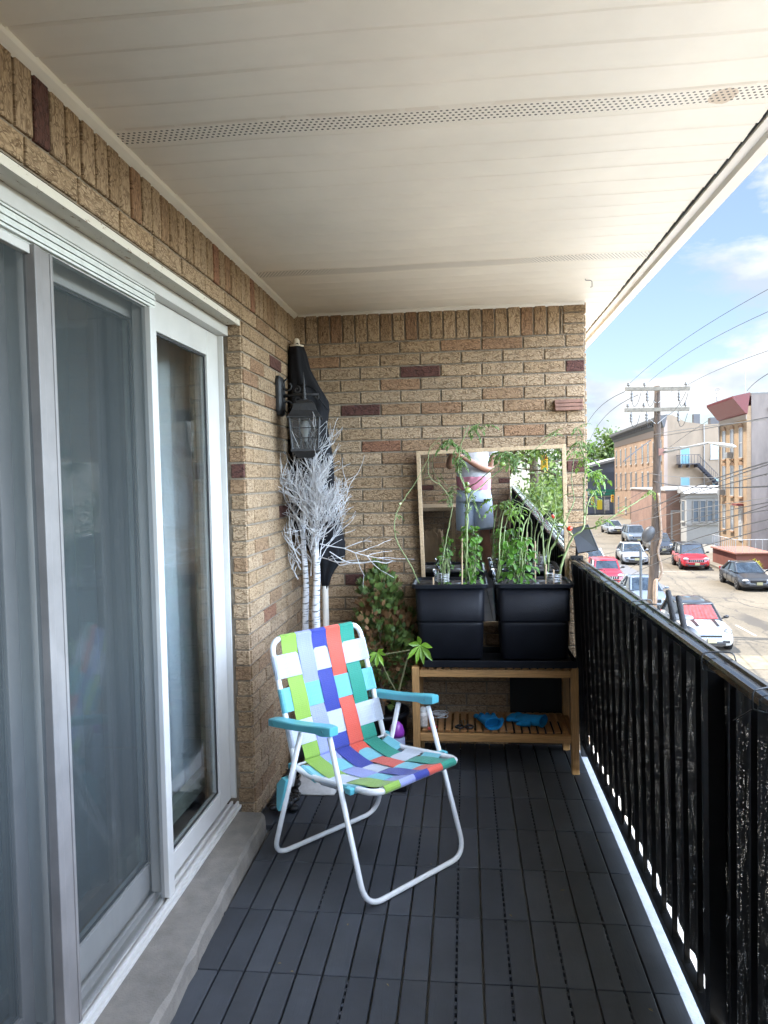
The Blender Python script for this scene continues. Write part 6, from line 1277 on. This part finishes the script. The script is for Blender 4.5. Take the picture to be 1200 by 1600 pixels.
# ---- cars
TY=M('tyre_rubber',(0.02,0.02,0.021),0.85); RIM=M('alloy_rim',(0.45,0.46,0.47),0.3,metal=0.7); CG=M('car_glass',(0.025,0.038,0.055),0.08,spec=0.9,var=0.5,vs=2.5); HL=M('headlamp',(0.36,0.38,0.40),0.12,spec=0.8); GR=M('grille_black',(0.015,0.015,0.017),0.4); PLT=M('number_plate',(0.42,0.40,0.22),0.5); CH=M('chrome_trim',(0.6,0.6,0.6),0.15,metal=1)
def paint(n,c): return M('paint_'+n,c,0.28,coat=0.8,spec=0.5)
def car(label,x,y,rot,kind,pm,roofm=None,extras=None,L_=4.5,W=1.8,H=1.45):
    t=thing('parked_car',label,'car',(x,y,ZG+0.002),R_(rot),local=True); w=W/2; hl=L_/2
    suv=kind in('suv','boxy'); mini=kind=='mini'; truck=kind=='boxy'
    hd=0.98 if suv else (0.95 if mini else 0.80); belt=1.05 if suv else (1.0 if mini else 0.92); zb=0.26 if suv else 0.19
    cowl=-hl+ (1.15 if suv or mini else 1.35)
    if suv or mini: st=[(-hl,.50,.74*w,.30),(-hl+.05,hd-.22,.90*w,zb+.02),(-hl+.22,hd-.07,.97*w,zb),(-hl+.6,hd,w,zb),(cowl,belt,w,zb),(0,belt+.01,w,zb),(hl-.7,belt+.03,w,zb),(hl-.2,belt+.02,.97*w,zb+.03),(hl-.04,belt-.05,.92*w,zb+.08),(hl,.6,.80*w,.35)]
    else: st=[(-hl,.42,.70*w,.26),(-hl+.05,.60,.88*w,zb),(-hl+.25,.70,.97*w,zb),(-hl+.8,.80,w,zb),(cowl,belt-.03,w,zb),(0,belt,w,zb),(hl-1.0,belt+.05,w,zb),(hl-.35,belt+.06,.98*w,zb+.03),(hl-.06,belt-.02,.90*w,zb+.08),(hl,.62,.76*w,.35)]
    rings=[]
    for (yy,zt,ww,zl) in st:
        h=zt-zl; half=[(0.80*ww,zl),(0.97*ww,zl+.10*h),(1.0*ww,zl+.40*h),(0.985*ww,zl+.68*h),(0.93*ww,zl+.90*h),(0.80*ww,zt-.005),(0.45*ww,zt+.02*min(1,h))]
        rings.append([Vector((a,yy,b_)) for a,b_ in half]+[Vector((-a,yy,b_)) for a,b_ in reversed(half)])
    mb=MB(); mb.loft([list(reversed(r_)) for r_ in rings]); body=mb.build('body',pm,t,smooth=True,subd=1)
    # glasshouse
    rf=H; ws=0.55 if suv else .85
    if mini: ws=.55
    if kind=='sedan': y0,y1,ty0,ty1=cowl-.05,hl-.75,cowl+ws,hl-1.45
    elif kind=='boxy': y0,y1,ty0,ty1=cowl-.05,hl-.30,cowl+.40,hl-.42
    else: y0,y1,ty0,ty1=cowl-.05,hl-.18,cowl+ws,hl-.50
    def ol(ya,yb_,hw,z,nz=.9): 
        return [Vector((a,b_,z)) for a,b_ in((-hw*.86,ya),(hw*.86,ya),(hw,ya+.18),(hw,(ya+yb_)/2),(hw,yb_-.18),(hw*.84,yb_),(-hw*.84,yb_),(-hw,yb_-.18),(-hw,(ya+yb_)/2),(-hw,ya+.18))]
    wb,wt=.90*w,.70*w if not truck else .78*w
    g0,g1=ol(y0,y1,wb,belt-.03),ol(ty0,ty1,wt,rf-.05)
    mb=MB(); mb.loft([g0,g1]); mb.build('windows',CG,t,bevel=0.01)
    rm_=roofm or pm
    mb=MB(); mb.loft([ol(ty0-.04,ty1+.04,wt+.025,rf-.075),ol(ty0-.01,ty1+.02,wt+.02,rf-.035),ol(ty0+.12,ty1-.1,wt*.86,rf-.005),ol(ty0+.4,ty1-.35,wt*.5,rf+.008)]); mb.build('roof',rm_,t,smooth=True)
    for s_ in(-1,1):
        idx=(2,4) if s_>0 else (9,7)
        for nm,i,ii in(('a_pillar',0 if s_<0 else 1,0 if s_<0 else 1),('rear_pillar',idx[1],idx[1])):
            mb=MB(); a,b_=g0[i],g1[ii]; mb.tube([a+Vector((s_*.03,0,0)),b_+Vector((s_*.02,0,0.0))],0.038 if nm=='a_pillar' else .07,6); mb.build('pillar',rm_ if not mini else GR,t)
        m_=(g0[idx[0]]+g0[idx[1]])/2+Vector((s_*.01,.05,0)); n_=(g1[idx[0]]+g1[idx[1]])/2+Vector((s_*.01,.05,0)); mb=MB(); mb.tube([m_,n_],0.035,6); mb.build('pillar',GR,t)
        mb=MB(); mb.sphere((s_*(w+.10),cowl+.30,belt+.06),0.11,10,6,(1.0,.6,.62)); mb.tube([(s_*(w-.06),cowl+.32,belt-.01),(s_*(w+.06),cowl+.30,belt+.03)],.03,5); mb.build('wing_mirror',GR if (suv or mini) else pm,t,smooth=True)
        for yw in(-hl+.86 if not mini else -hl+.72,hl-.86 if not mini else hl-.70):
            R0=.345 if suv else .325
            mb=MB(); mb.lathe((s_*(w-.015),yw,R0+.03),[(R0+.055,-.10),(R0+.055,.012),(R0+.03,.016),(0,.016)],22,axis=Matrix.Rotation(s_*math.pi/2,3,'Y')); mb.build('wheel_arch',GR,t)
            mb=MB(); mb.lathe((s_*(w-.11),yw,R0),[(R0*.66,-.10),(R0-.03,-.11),(R0,-.08),(R0,.10),(R0-.03,.135),(R0*.68,.138)],26,axis=Matrix.Rotation(s_*math.pi/2,3,'Y')); wh_=mb.build('wheel',TY,t,smooth=True)
            mb=MB(); mb.lathe((s_*(w-.11),yw,R0),[(R0*.67,.120),(R0*.62,.128),(R0*.60,.10),(0,.10)],22,axis=Matrix.Rotation(s_*math.pi/2,3,'Y'))
            for k in range(5):
                a=k*2*math.pi/5; mb.tube([Vector((s_*(w+.005),yw+.05*math.cos(a),R0+.05*math.sin(a))),Vector((s_*(w+.012),yw+R0*.60*math.cos(a),R0+R0*.60*math.sin(a)))],.028,4)
            mb.build('rim',RIM,wh_)
        hx,hz=.70*w,(hd-.20 if (suv or mini) else .60)
        if mini: 
            mb=MB(); mb.sphere((s_*.70*w,-hl+.13,.74),.135,14,9,(1,.55,1)); hh=mb.build('headlight',HL,t,smooth=True); mb=MB(); mb.tube([Vector((s_*.70*w+.14*math.cos(a*math.pi/9),-hl+.085,.74+.14*math.sin(a*math.pi/9))) for a in range(18)],.014,5,closed=True); mb.build('headlight_ring',CH,hh)
        else:
            mb=MB(); mb.sphere((s_*hx,-hl+.13,hz),.18,12,7,(1.05,.75,.42 if not suv else .5),Matrix.Rotation(-s_*.25,3,'Z')); mb.build('headlight',HL,t,smooth=True)
        mb=MB(); mb.box((s_*.62*w,-hl+.02,.40),(.24,.08,.09)); mb.build('fog_light',GR,t,bevel=.02)
    gz=(.66 if suv else .56) if not mini else .60
    mb=MB(); mb.box((0,-hl+.025,gz),(.98 if suv else .82,.09,.16 if not mini else .13)); gr=mb.build('grille',GR,t,bevel=.03)
    if suv or mini:
        mb=MB(); 
        if mini: mb.tube([(-.40,-hl-.022,gz+.055),(.40,-hl-.022,gz+.055)],.012,5); mb.tube([(-.40,-hl-.022,gz-.055),(.40,-hl-.022,gz-.055)],.012,5)
        else:
            for k in range(7): mb.box((-.36+.12*k,-hl-.022,gz),(.035,.012,.12))
        mb.build('grille_bars',CH if mini else M('silver_slot',(0.5,0.5,0.5),.4),gr)
    mb=MB(); mb.box((0,-hl+.0,.33),(1.05,.1,.13)); mb.build('lower_intake',GR,t,bevel=.03)
    mb=MB(); mb.box((0.05,-hl-.045,.44),(.30,.02,.15)); mb.build('number_plate',PLT,t,bevel=.006)
    for s_ in(-1,1):
        mb=MB(); mb.box((s_*.74*w,hl-.05,.80 if not suv else .95),(.26,.09,.16)); mb.build('tail_light',M('tail_red',(0.35,0.01,0.01),.25),t,bevel=.02)
        mb=MB(); mb.box((s_*(w+.003),0.15,belt-.16),(.022,.13,.03)); mb.box((s_*(w+.003),1.0,belt-.16),(.022,.13,.03)) if kind!='mini' else None; mb.build('door_handle',pm,t)
        mb=MB(); 
        for yy in(cowl+.35,.35,hl-1.2): mb.box((s_*(w+.0),yy,zb+.36),(.012,.012,.48))
        mb.build('door_seam',GR,t)
    if extras: extras(t,hl,w,belt,cowl,hd,g0,g1)
    return t
SILV=paint('silver',(0.24,0.26,0.285)); PRED=paint('red',(0.40,0.006,0.014)); PBLK=paint('charcoal',(0.022,0.025,0.03)); PWHT=paint('white',(0.37,0.38,0.385)); PDB=paint('dark_blue',(0.03,0.042,0.065)); PBG=paint('blue_grey',(0.12,0.15,0.19)); PCR=paint('crimson',(0.36,0.012,0.03)); PLB=paint('pale_blue',(0.22,0.28,0.34))
def mini_ex(t,hl,w,belt,cowl,hd,g0,g1):
    a,b_,c,d_=g0[0],g0[1],g1[1],g1[0]; nrm=(b_-a).cross(d_-a).normalized(); nrm=nrm if nrm.y<0 else -nrm
    mb=MB(); n=16; vs=[];fs=[]
    for i in range(n+1):
        u=0.05+0.9*i/n
        for v in(0.10,0.92):
            p=a.lerp(b_,u).lerp(d_.lerp(c,u),v)+nrm*(0.012+0.008*(i%2)); vs.append(p)
    for i in range(n): fs.append((2*i,2*i+2,2*i+3,2*i+1))
    mb.add(vs,fs); mb.build('sun_shade',M('red_silver_sunshade',(0.42,0.035,0.035),0.45,metal=0.1,var=0.5,vs=6),t)
    for s_ in(-1,1):
        mb=MB(); vs=[Vector((s_*x,y,z)) for x,y,z in((.30,-hl+.30,.925),(.42,-hl+.30,.92),(.44,cowl-.08,1.025),(.32,cowl-.08,1.03))]; mb.add(vs+[v+Vector((0,0,.012)) for v in vs],[(4,5,6,7),(0,1,5,4),(1,2,6,5),(2,3,7,6),(3,0,4,7)]); mb.build('bonnet_stripe',GR,t)
    mb=MB(); mb.sphere((.0,-hl+.12,.78),.06,10,5,(1.4,.4,.4)); mb.build('badge',CH,t,smooth=True)
def at_(px,py,zz=ZG): return P(px,py,2,zz)
car('white hatchback with red sunshade, black roof and bonnet stripes parked nearest the railing',8.8,29.9,-1,'mini',PWHT,roofm=PBLK,extras=mini_ex,L_=4.1,W=1.79,H=1.55)
car('blue grey sedan parked behind the utility pole, partly hidden by the white hatchback',8.75,38.2,-2,'sedan',PBG,L_=4.6,W=1.82,H=1.46)
car('crimson boxy car with an upright windscreen parked by the dark steel post',8.25,45.5,-2,'boxy',PCR,L_=3.9,W=1.72,H=1.55)
car('white sedan parked beyond the crimson boxy car next to the solar panel',8.65,52.5,-2,'sedan',PWHT,L_=4.6,W=1.82,H=1.46)
car('pale blue sedan half hidden behind the solar panel, beyond the white sedan',8.55,59.5,-2,'sedan',PLB,L_=4.6,W=1.80,H=1.45)
car('silver sedan driving down the middle of the street behind the dark post',12.35,57.4,-4,'sedan',SILV,L_=4.7,W=1.84,H=1.45)
car('far pale silver sedan parked before the peach building at the top of the street',16.6,86.5,2,'sedan',SILV,L_=4.7,W=1.86,H=1.45)
car('charcoal sedan parked at the right kerb nearest the camera, front toward the white parking mark',15.95,44.6,-3,'sedan',PBLK,L_=4.65,W=1.82,H=1.40)
car('bright red sport utility car parked in front of the white house',15.55,53.8,-5,'boxy',PRED,L_=4.25,W=1.85,H=1.70,roofm=PBLK)
car('dark blue sport utility car parked directly behind the bright red one',16.0,64.3,-3,'suv',PDB,L_=4.5,W=1.86,H=1.66)
car('second dark blue sport utility car further up the street beside the utility pole',16.2,74.0,-3,'suv',PBG,L_=4.6,W=1.86,H=1.70)
car('black car parked in the driveway by the dark red brick wall',23.3,49.4,62,'sedan',PBLK,L_=4.6,W=1.82,H=1.45)
car('white car parked in the driveway at the right edge of the view',23.6,46.6,62,'sedan',PWHT,L_=4.6,W=1.82,H=1.45)
car('white van shaped car waiting at the far crossing in front of the shop',14.6,104,0,'suv',PWHT,L_=5.0,W=2.0,H=2.1)
# ---- trees
BKT=M('tree_bark',(0.12,0.09,0.06),0.95,var=0.3,vs=6)
def tree(label,x,y,h,cr_,seed,lm,n=5200,ls=0.22,z0=ZG,low=0.3,group=None):
    rg=random.Random(seed); t=thing('tree',label,'tree',(x,y,z0),group=group)
    mb=MB(); mb.tube([(x,y,z0),(x+.1,y,z0+h*.25),(x-.1,y+.1,z0+h*.55),(x,y,z0+h*.85)],[.05*h*.5,.035*h*.5,.022*h*.5,.006*h],9)
    cl=[]
    for k in range(21):
        a=rg.uniform(0,6.28); zz=rg.uniform(low,1.0); R=cr_*math.sin(math.pi*min(1,max(.08,(zz-low+.12)/(1.12-low))))**.6*rg.uniform(.35,1)
        c=Vector((x+R*math.cos(a),y+R*math.sin(a),z0+h*zz)); cl.append((c,cr_*rg.uniform(.20,.42))); 
        s0=Vector((x,y,z0+h*min(.8,zz*.75))); mb.tube([s0,s0.lerp(c,.5)+Vector((0,0,.1*h*.3)),c],[.012*h*.6,.007*h*.6,.003*h*.6],5)
    mb.build('trunk',BKT,t,smooth=True)
    mb=MB(); 
    for k in range(n):
        c,r_=cl[rg.randrange(len(cl))]; d_=Vector((rg.gauss(0,1),rg.gauss(0,1),rg.gauss(0,.8))).normalized(); p=c+d_*r_*rg.uniform(.35,1.05)*(1+.3*noise.noise(d_*3+c)); 
        u=Vector((rg.gauss(0,1),rg.gauss(0,1),rg.gauss(0,1))).normalized(); v=u.cross(d_+Vector((.01,.3,.2))).normalized(); s_=ls*rg.uniform(.5,1.2)
        mb.add([p-u*s_,p+v*s_*.45,p+u*s_,p-v*s_*.45],[(0,1,2,3)])
    mb.build('crown',lm,t)
TL1=leafmat('tree_leaf_mid',(0.07,0.12,0.025),.5); TL2=leafmat('tree_leaf_light',(0.10,0.165,0.035),.5); TL3=leafmat('tree_leaf_dark',(0.055,0.10,0.025),.5)
c=P(938,700,1,150); tree('bushy green tree rising behind the far corner shop',c.x,150,14.5,7,4,TL1,n=4200,ls=.55)
rgt=random.Random(5)
for k,(x,y,h,r_,lm,lb) in enumerate(((2.2,-24,9.5,3.6,TL2,'light green tree behind the balcony, left in the mirror beside the traffic signal'),(6.0,-26,11,4.2,TL1,'broad green tree behind the balcony, right in the mirror'),(4.0,-17.5,4.6,2.6,TL2,'low leafy tree behind the balcony at the bottom of the mirror view'),(10.5,-22,9,4.0,TL3,'dark leafy tree behind the balcony outside the mirror view'),(4.2,-33,14,5.5,TL3,'tall dark tree behind the balcony above the others in the mirror'))): tree(lb,x,y,h,r_,20+k,lm,n=9000,ls=.13 if y>-30 else .22,low=.08)
tree('street tree on the right pavement reflected in the door glass',20.6,22.5,7.5,2.6,31,TL1,n=3500,ls=.2)
# ================================================================== behind the camera: shelf, bag, photographer
sf=thing('wooden_shelf','oak shelf table against the far balcony wall seen in the mirror','shelf',(-0.45,-0.72,0))
MB().bb((-0.88,-0.92,0.715),(-0.03,-0.55,0.755)).build('shelf_top',OAK,sf,bevel=0.003)
for x in(-0.86,-0.09):
    for y in(-0.90,-0.60): MB().bb((x,y,0),(x+.04,y+.04,0.7145)).build('leg',OAK,sf)
mb=MB(); mb.bb((-0.85,-0.88,0.02),(-0.10,-0.62,0.05)); mb.build('lower_board',PB,sf)
pbm=M('kraft_paper',(0.42,0.29,0.17),0.85,var=0.12,vs=8,bump=0.3,bs=20)
mb=MB(); rings=[]
rg=random.Random(6)
for i,z in enumerate((0.055,0.15,0.30,0.40,0.47)):
    q=[]; 
    for k in range(28):
        a=2*math.pi*k/28; ca,sa=math.cos(a),math.sin(a); m_=max(abs(ca),abs(sa)); q.append(Vector((-0.30+0.13*ca/m_*(1-.05*i)+rg.gauss(0,.004),-0.72+0.08*sa/m_+rg.gauss(0,.004),z+(rg.gauss(0,.012) if i==4 else 0))))
    rings.append(q)
mb.loft(rings,cap=False); mb.add(rings[0],[tuple(range(28))]); tag(mb.build('paper_bag',pbm,None,smooth=False,solid=0.001),'open brown kraft paper bag standing under the shelf seen in the mirror','bag')
# photographer
SKIN=M('skin_tan',(0.36,0.18,0.11),0.5,var=0.08,vs=20); SHW=M('white_cotton',(0.70,0.72,0.76),0.85,var=0.04,vs=12,bump=0.9,bs=14); PNK=M('pink_cotton',(0.72,0.28,0.36),0.85,var=0.05,vs=12,bump=0.9,bs=14); SHO=M('pale_blue_denim',(0.58,0.66,0.78),0.85,var=0.06,vs=30,bump=0.7,bs=12); HAIR=M('dark_hair',(0.015,0.012,0.01),0.6); SHOE=M('black_shoe',(0.012,0.012,0.013),0.5)
pe=thing('person','person in a white and pink shirt and pale shorts photographing, seen in the mirror','person',(0.16,-0.33,0))
def skin(name,verts,edges,mat,par,sub=2,root=0):
    me=bpy.data.meshes.new(name); off=SPACE[par.name]; me.from_pydata([Vector(v[:3])-off for v in verts],edges,[]); o=bpy.data.objects.new(name,me); COL.objects.link(o); o.parent=par; SPACE[o.name]=off.copy(); me.materials.append(mat)
    o.modifiers.new('s','SKIN'); 
    if not me.skin_vertices: me.skin_vertices.new()
    for i,v in enumerate(verts): 
        rr_=v[3] if isinstance(v[3],tuple) else (v[3],v[3]); me.skin_vertices[0].data[i].radius=rr_
    me.skin_vertices[0].data[root].use_root=True
    md=o.modifiers.new('d','SUBSURF'); md.levels=sub; md.render_levels=sub
    dg=bpy.context.evaluated_depsgraph_get(); dg.update(); m2=bpy.data.meshes.new_from_object(o.evaluated_get(dg)); o.modifiers.clear(); o.data=m2; m2.polygons.foreach_set('use_smooth',[True]*len(m2.polygons)); return o
px0,py0=0.155,-0.34
V=[(px0,py0,0.98,(.155,.11)),(px0,py0,1.12,(.150,.10)),(px0,py0,1.28,(.165,.115)),(px0,py0,1.42,(.16,.105)),(px0,py0,1.50,.065),(px0,py0+.02,1.57,.055),(px0-.005,py0+.06,1.63,.080),(px0-.005,py0+.065,1.71,.082),
 # right (x+) arm 8..
 (px0+.17,py0,1.43,.060),(px0+.20,py0+.02,1.30,.050),(px0+.175,py0+.08,1.17,.043),(px0+.03,py0+.21,1.24,.038),(px0-.12,py0+.28,1.335,.026),(px0-.165,py0+.30,1.36,(.018,.032)),
 # left arm 14..
 (px0-.17,py0,1.43,.060),(px0-.23,py0+.05,1.30,.048),(px0-.26,py0+.12,1.22,.042),(px0-.25,py0+.22,1.30,.034),(px0-.235,py0+.28,1.36,.025),(px0-.225,py0+.295,1.39,(.018,.030)),
 # legs 20..
 (px0+.09,py0,.90,.092),(px0+.10,py0+.0,.70,.076),(px0+.11,py0+.01,.50,.056),(px0+.13,py0-.02,.34,.056),(px0+.16,py0-.03,.12,.036),(px0+.165,py0-.03,.06,.038),(px0+.185,py0+.06,.035,.034),(px0+.20,py0+.13,.03,.028),
 (px0-.09,py0,.90,.092),(px0-.09,py0-.02,.70,.076),(px0-.085,py0-.04,.50,.056),(px0-.085,py0-.08,.34,.056),(px0-.08,py0-.12,.12,.036),(px0-.08,py0-.13,.06,.038),(px0-.085,py0-.04,.035,.034),(px0-.09,py0+.03,.03,.028)]
Eg=[(0,1),(1,2),(2,3),(3,4),(4,5),(5,6),(6,7),(3,8),(8,9),(9,10),(10,11),(11,12),(12,13),(3,14),(14,15),(15,16),(16,17),(17,18),(18,19),(0,20),(20,21),(21,22),(22,23),(23,24),(24,25),(25,26),(26,27),(0,28),(28,29),(29,30),(30,31),(31,32),(32,33),(33,34),(34,35)]
# fingers
def fingers(base_i,dirs,lens):
    b_=Vector(V[base_i][:3])
    for k,(st_,d_,cu) in enumerate(dirs):
        s_=b_+Vector(st_); d_=Vector(d_).normalized(); p=s_; prev=base_i
        for j,f in enumerate((0.0,.45,.8,1.0)):
            q=s_+d_*lens[k]*f+Vector(cu)*(f*f); V.append((q.x,q.y,q.z,(.0095,.008,.0075,.0065)[j])); Eg.append((prev,len(V)-1)); prev=len(V)-1
fingers(13,[((-.012,.010,.024),(-.9,.25,.25),(0.01,-.02,-.0)),((-.015,.010,.008),(-1,.25,.08),(0.01,-.02,0)),((-.015,.008,-.008),(-1,.25,-.05),(.01,-.02,0)),((-.012,.006,-.024),(-.9,.2,-.2),(.01,-.02,0)),((.010,.004,.030),(-.3,.2,1),(-.02,0,0))],(.070,.078,.072,.056,.055))
fingers(19,[((.018,.006,.022),(.8,.1,.45),(.0,-.02,0)),((.018,.006,.008),(.95,.1,.2),(0,-.02,0)),((.018,.004,-.008),(.95,.1,0),(0,-.02,0)),((.015,.002,-.022),(.85,.1,-.2),(0,-.02,0)),((.004,.004,.032),(.4,.2,1),(.02,0,0))],(.070,.078,.072,.056,.055))
body=skin('body',V,Eg,SKIN,pe,2,0)
def torso(name,secs,mat,n=36,wr=0.010,seed=1):
    mb=MB(); rings=[]
    for i,(z,rx_,ry_,cx_,cy__) in enumerate(secs): rings.append([Vector((cx_+rx_*math.cos(2*math.pi*k/n),cy__+ry_*math.sin(2*math.pi*k/n),z+0.004*math.sin(k*1.7+i)))*1.0+Vector((math.cos(2*math.pi*k/n),math.sin(2*math.pi*k/n),0))*wr*math.sin(k*2.3+i*1.9+seed) for k in range(n)])
    mb.loft(rings,cap=False); return mb.build(name,mat,pe,smooth=True,solid=0.003,subd=1)
torso('shirt',[(1.03,.178,.135,px0,py0),(1.10,.178,.132,px0,py0),(1.20,.180,.135,px0,py0),(1.32,.192,.140,px0,py0),(1.42,.200,.132,px0,py0),(1.475,.14,.10,px0,py0),(1.51,.078,.075,px0,py0)],SHW)
torso('shirt_hem_band',[(0.965,.180,.138,px0,py0),(1.0,.182,.139,px0,py0),(1.07,.183,.140,px0,py0),(1.115,.182,.139,px0,py0)],PNK,wr=.011,seed=4)
def tubecl(name,pts,rads,mat):
    mb=MB(); mb.tube(pts,rads,18,cap=False); return mb.build(name,mat,pe,smooth=True,solid=0.003,subd=1)
tubecl('sleeve',[(px0+.12,py0,1.455),(px0+.19,py0,1.40),(px0+.215,py0+.02,1.325)],[.075,.078,.076],SHW)
tubecl('sleeve',[(px0-.12,py0,1.455),(px0-.19,py0+.01,1.40),(px0-.225,py0+.04,1.325)],[.075,.078,.076],SHW)
torso('shorts',[(0.84,.190,.145,px0,py0),(0.90,.186,.142,px0,py0),(0.98,.176,.134,px0,py0),(1.01,.172,.132,px0,py0)],SHO,wr=.004)
tubecl('shorts_leg',[(px0+.085,py0,.90),(px0+.10,py0,.72),(px0+.11,py0+.005,.53)],[.105,.108,.104],SHO); tubecl('shorts_leg',[(px0-.085,py0,.90),(px0-.092,py0-.015,.72),(px0-.09,py0-.03,.52)],[.105,.108,.104],SHO)
mb=MB(); hc=Vector((px0-.005,py0+.055,1.70)); mb.sphere(hc+Vector((0,-.02,.035)),.105,18,12,(.92,1.0,.92)); mb.build('hair',HAIR,pe,smooth=True)
for s_,nm in((-1,'eye'),(1,'eye')): mb=MB(); mb.sphere(hc+Vector((s_*.032,.085,-.005)),.013,10,7); mb.build(nm,M('eye_dark',(0.1,0.08,0.07),.2),pe,smooth=True)
for s_ in(-1,1): mb=MB(); mb.sphere(hc+Vector((s_*.088,0,-.02)),.03,10,7,(.35,.6,1)); mb.build('ear',SKIN,pe,smooth=True)
mb=MB(); mb.tube([hc+Vector((0,.085,.0)),hc+Vector((0,.108,-.035)),hc+Vector((0,.09,-.042))],[.008,.014,.008],8); mb.build('nose',SKIN,pe,smooth=True)
mb=MB(); mb.sphere(hc+Vector((0,.085,-.068)),.022,10,6,(1,.4,.32)); mb.build('mouth',M('lips',(0.35,0.12,0.10),.5),pe,smooth=True)
for cx_,cy__ in((px0+.185,py0+.04),(px0-.085,py0-.06)): mb=MB(); mb.sphere((cx_,cy__,.045),.05,14,8,(.95,2.5,.85)); mb.build('shoe',SHOE,pe,smooth=True)
tg=MB(); tg.bb((px0+.10,py0+.137,.83),(px0+.125,py0+.142,.875)); tg.build('key_tag',SHOE,pe)
ph=thing('phone','black mobile phone held level in both hands behind the lens','phone',(0.0,-0.03,1.40))
MB().bb((-0.078,-0.034,1.368),(0.078,-0.026,1.442)).build('phone_body',M('phone_black',(0.02,0.02,0.022),.3),ph,bevel=0.003)
# ---- small litter on the deck
rg=random.Random(44)
for k in range(9):
    x,y=rg.uniform(-0.6,0.5),rg.uniform(1.9,3.3); mb=MB(); a=rg.uniform(0,6.28); blade(mb,Vector((x,y,0.001)),Vector((math.cos(a),math.sin(a),0.15)),Vector((0,0,1)),rg.uniform(.010,.02),rg.uniform(.004,.008),0.5,0.1)
    o=mb.build('fallen_leaf',M('dry_leaf',(0.20,0.15,0.07),0.8),None); tag(o,'tiny dry leaf fragment lying on the dark deck boards','leaf','dry leaf fragments scattered on the deck')
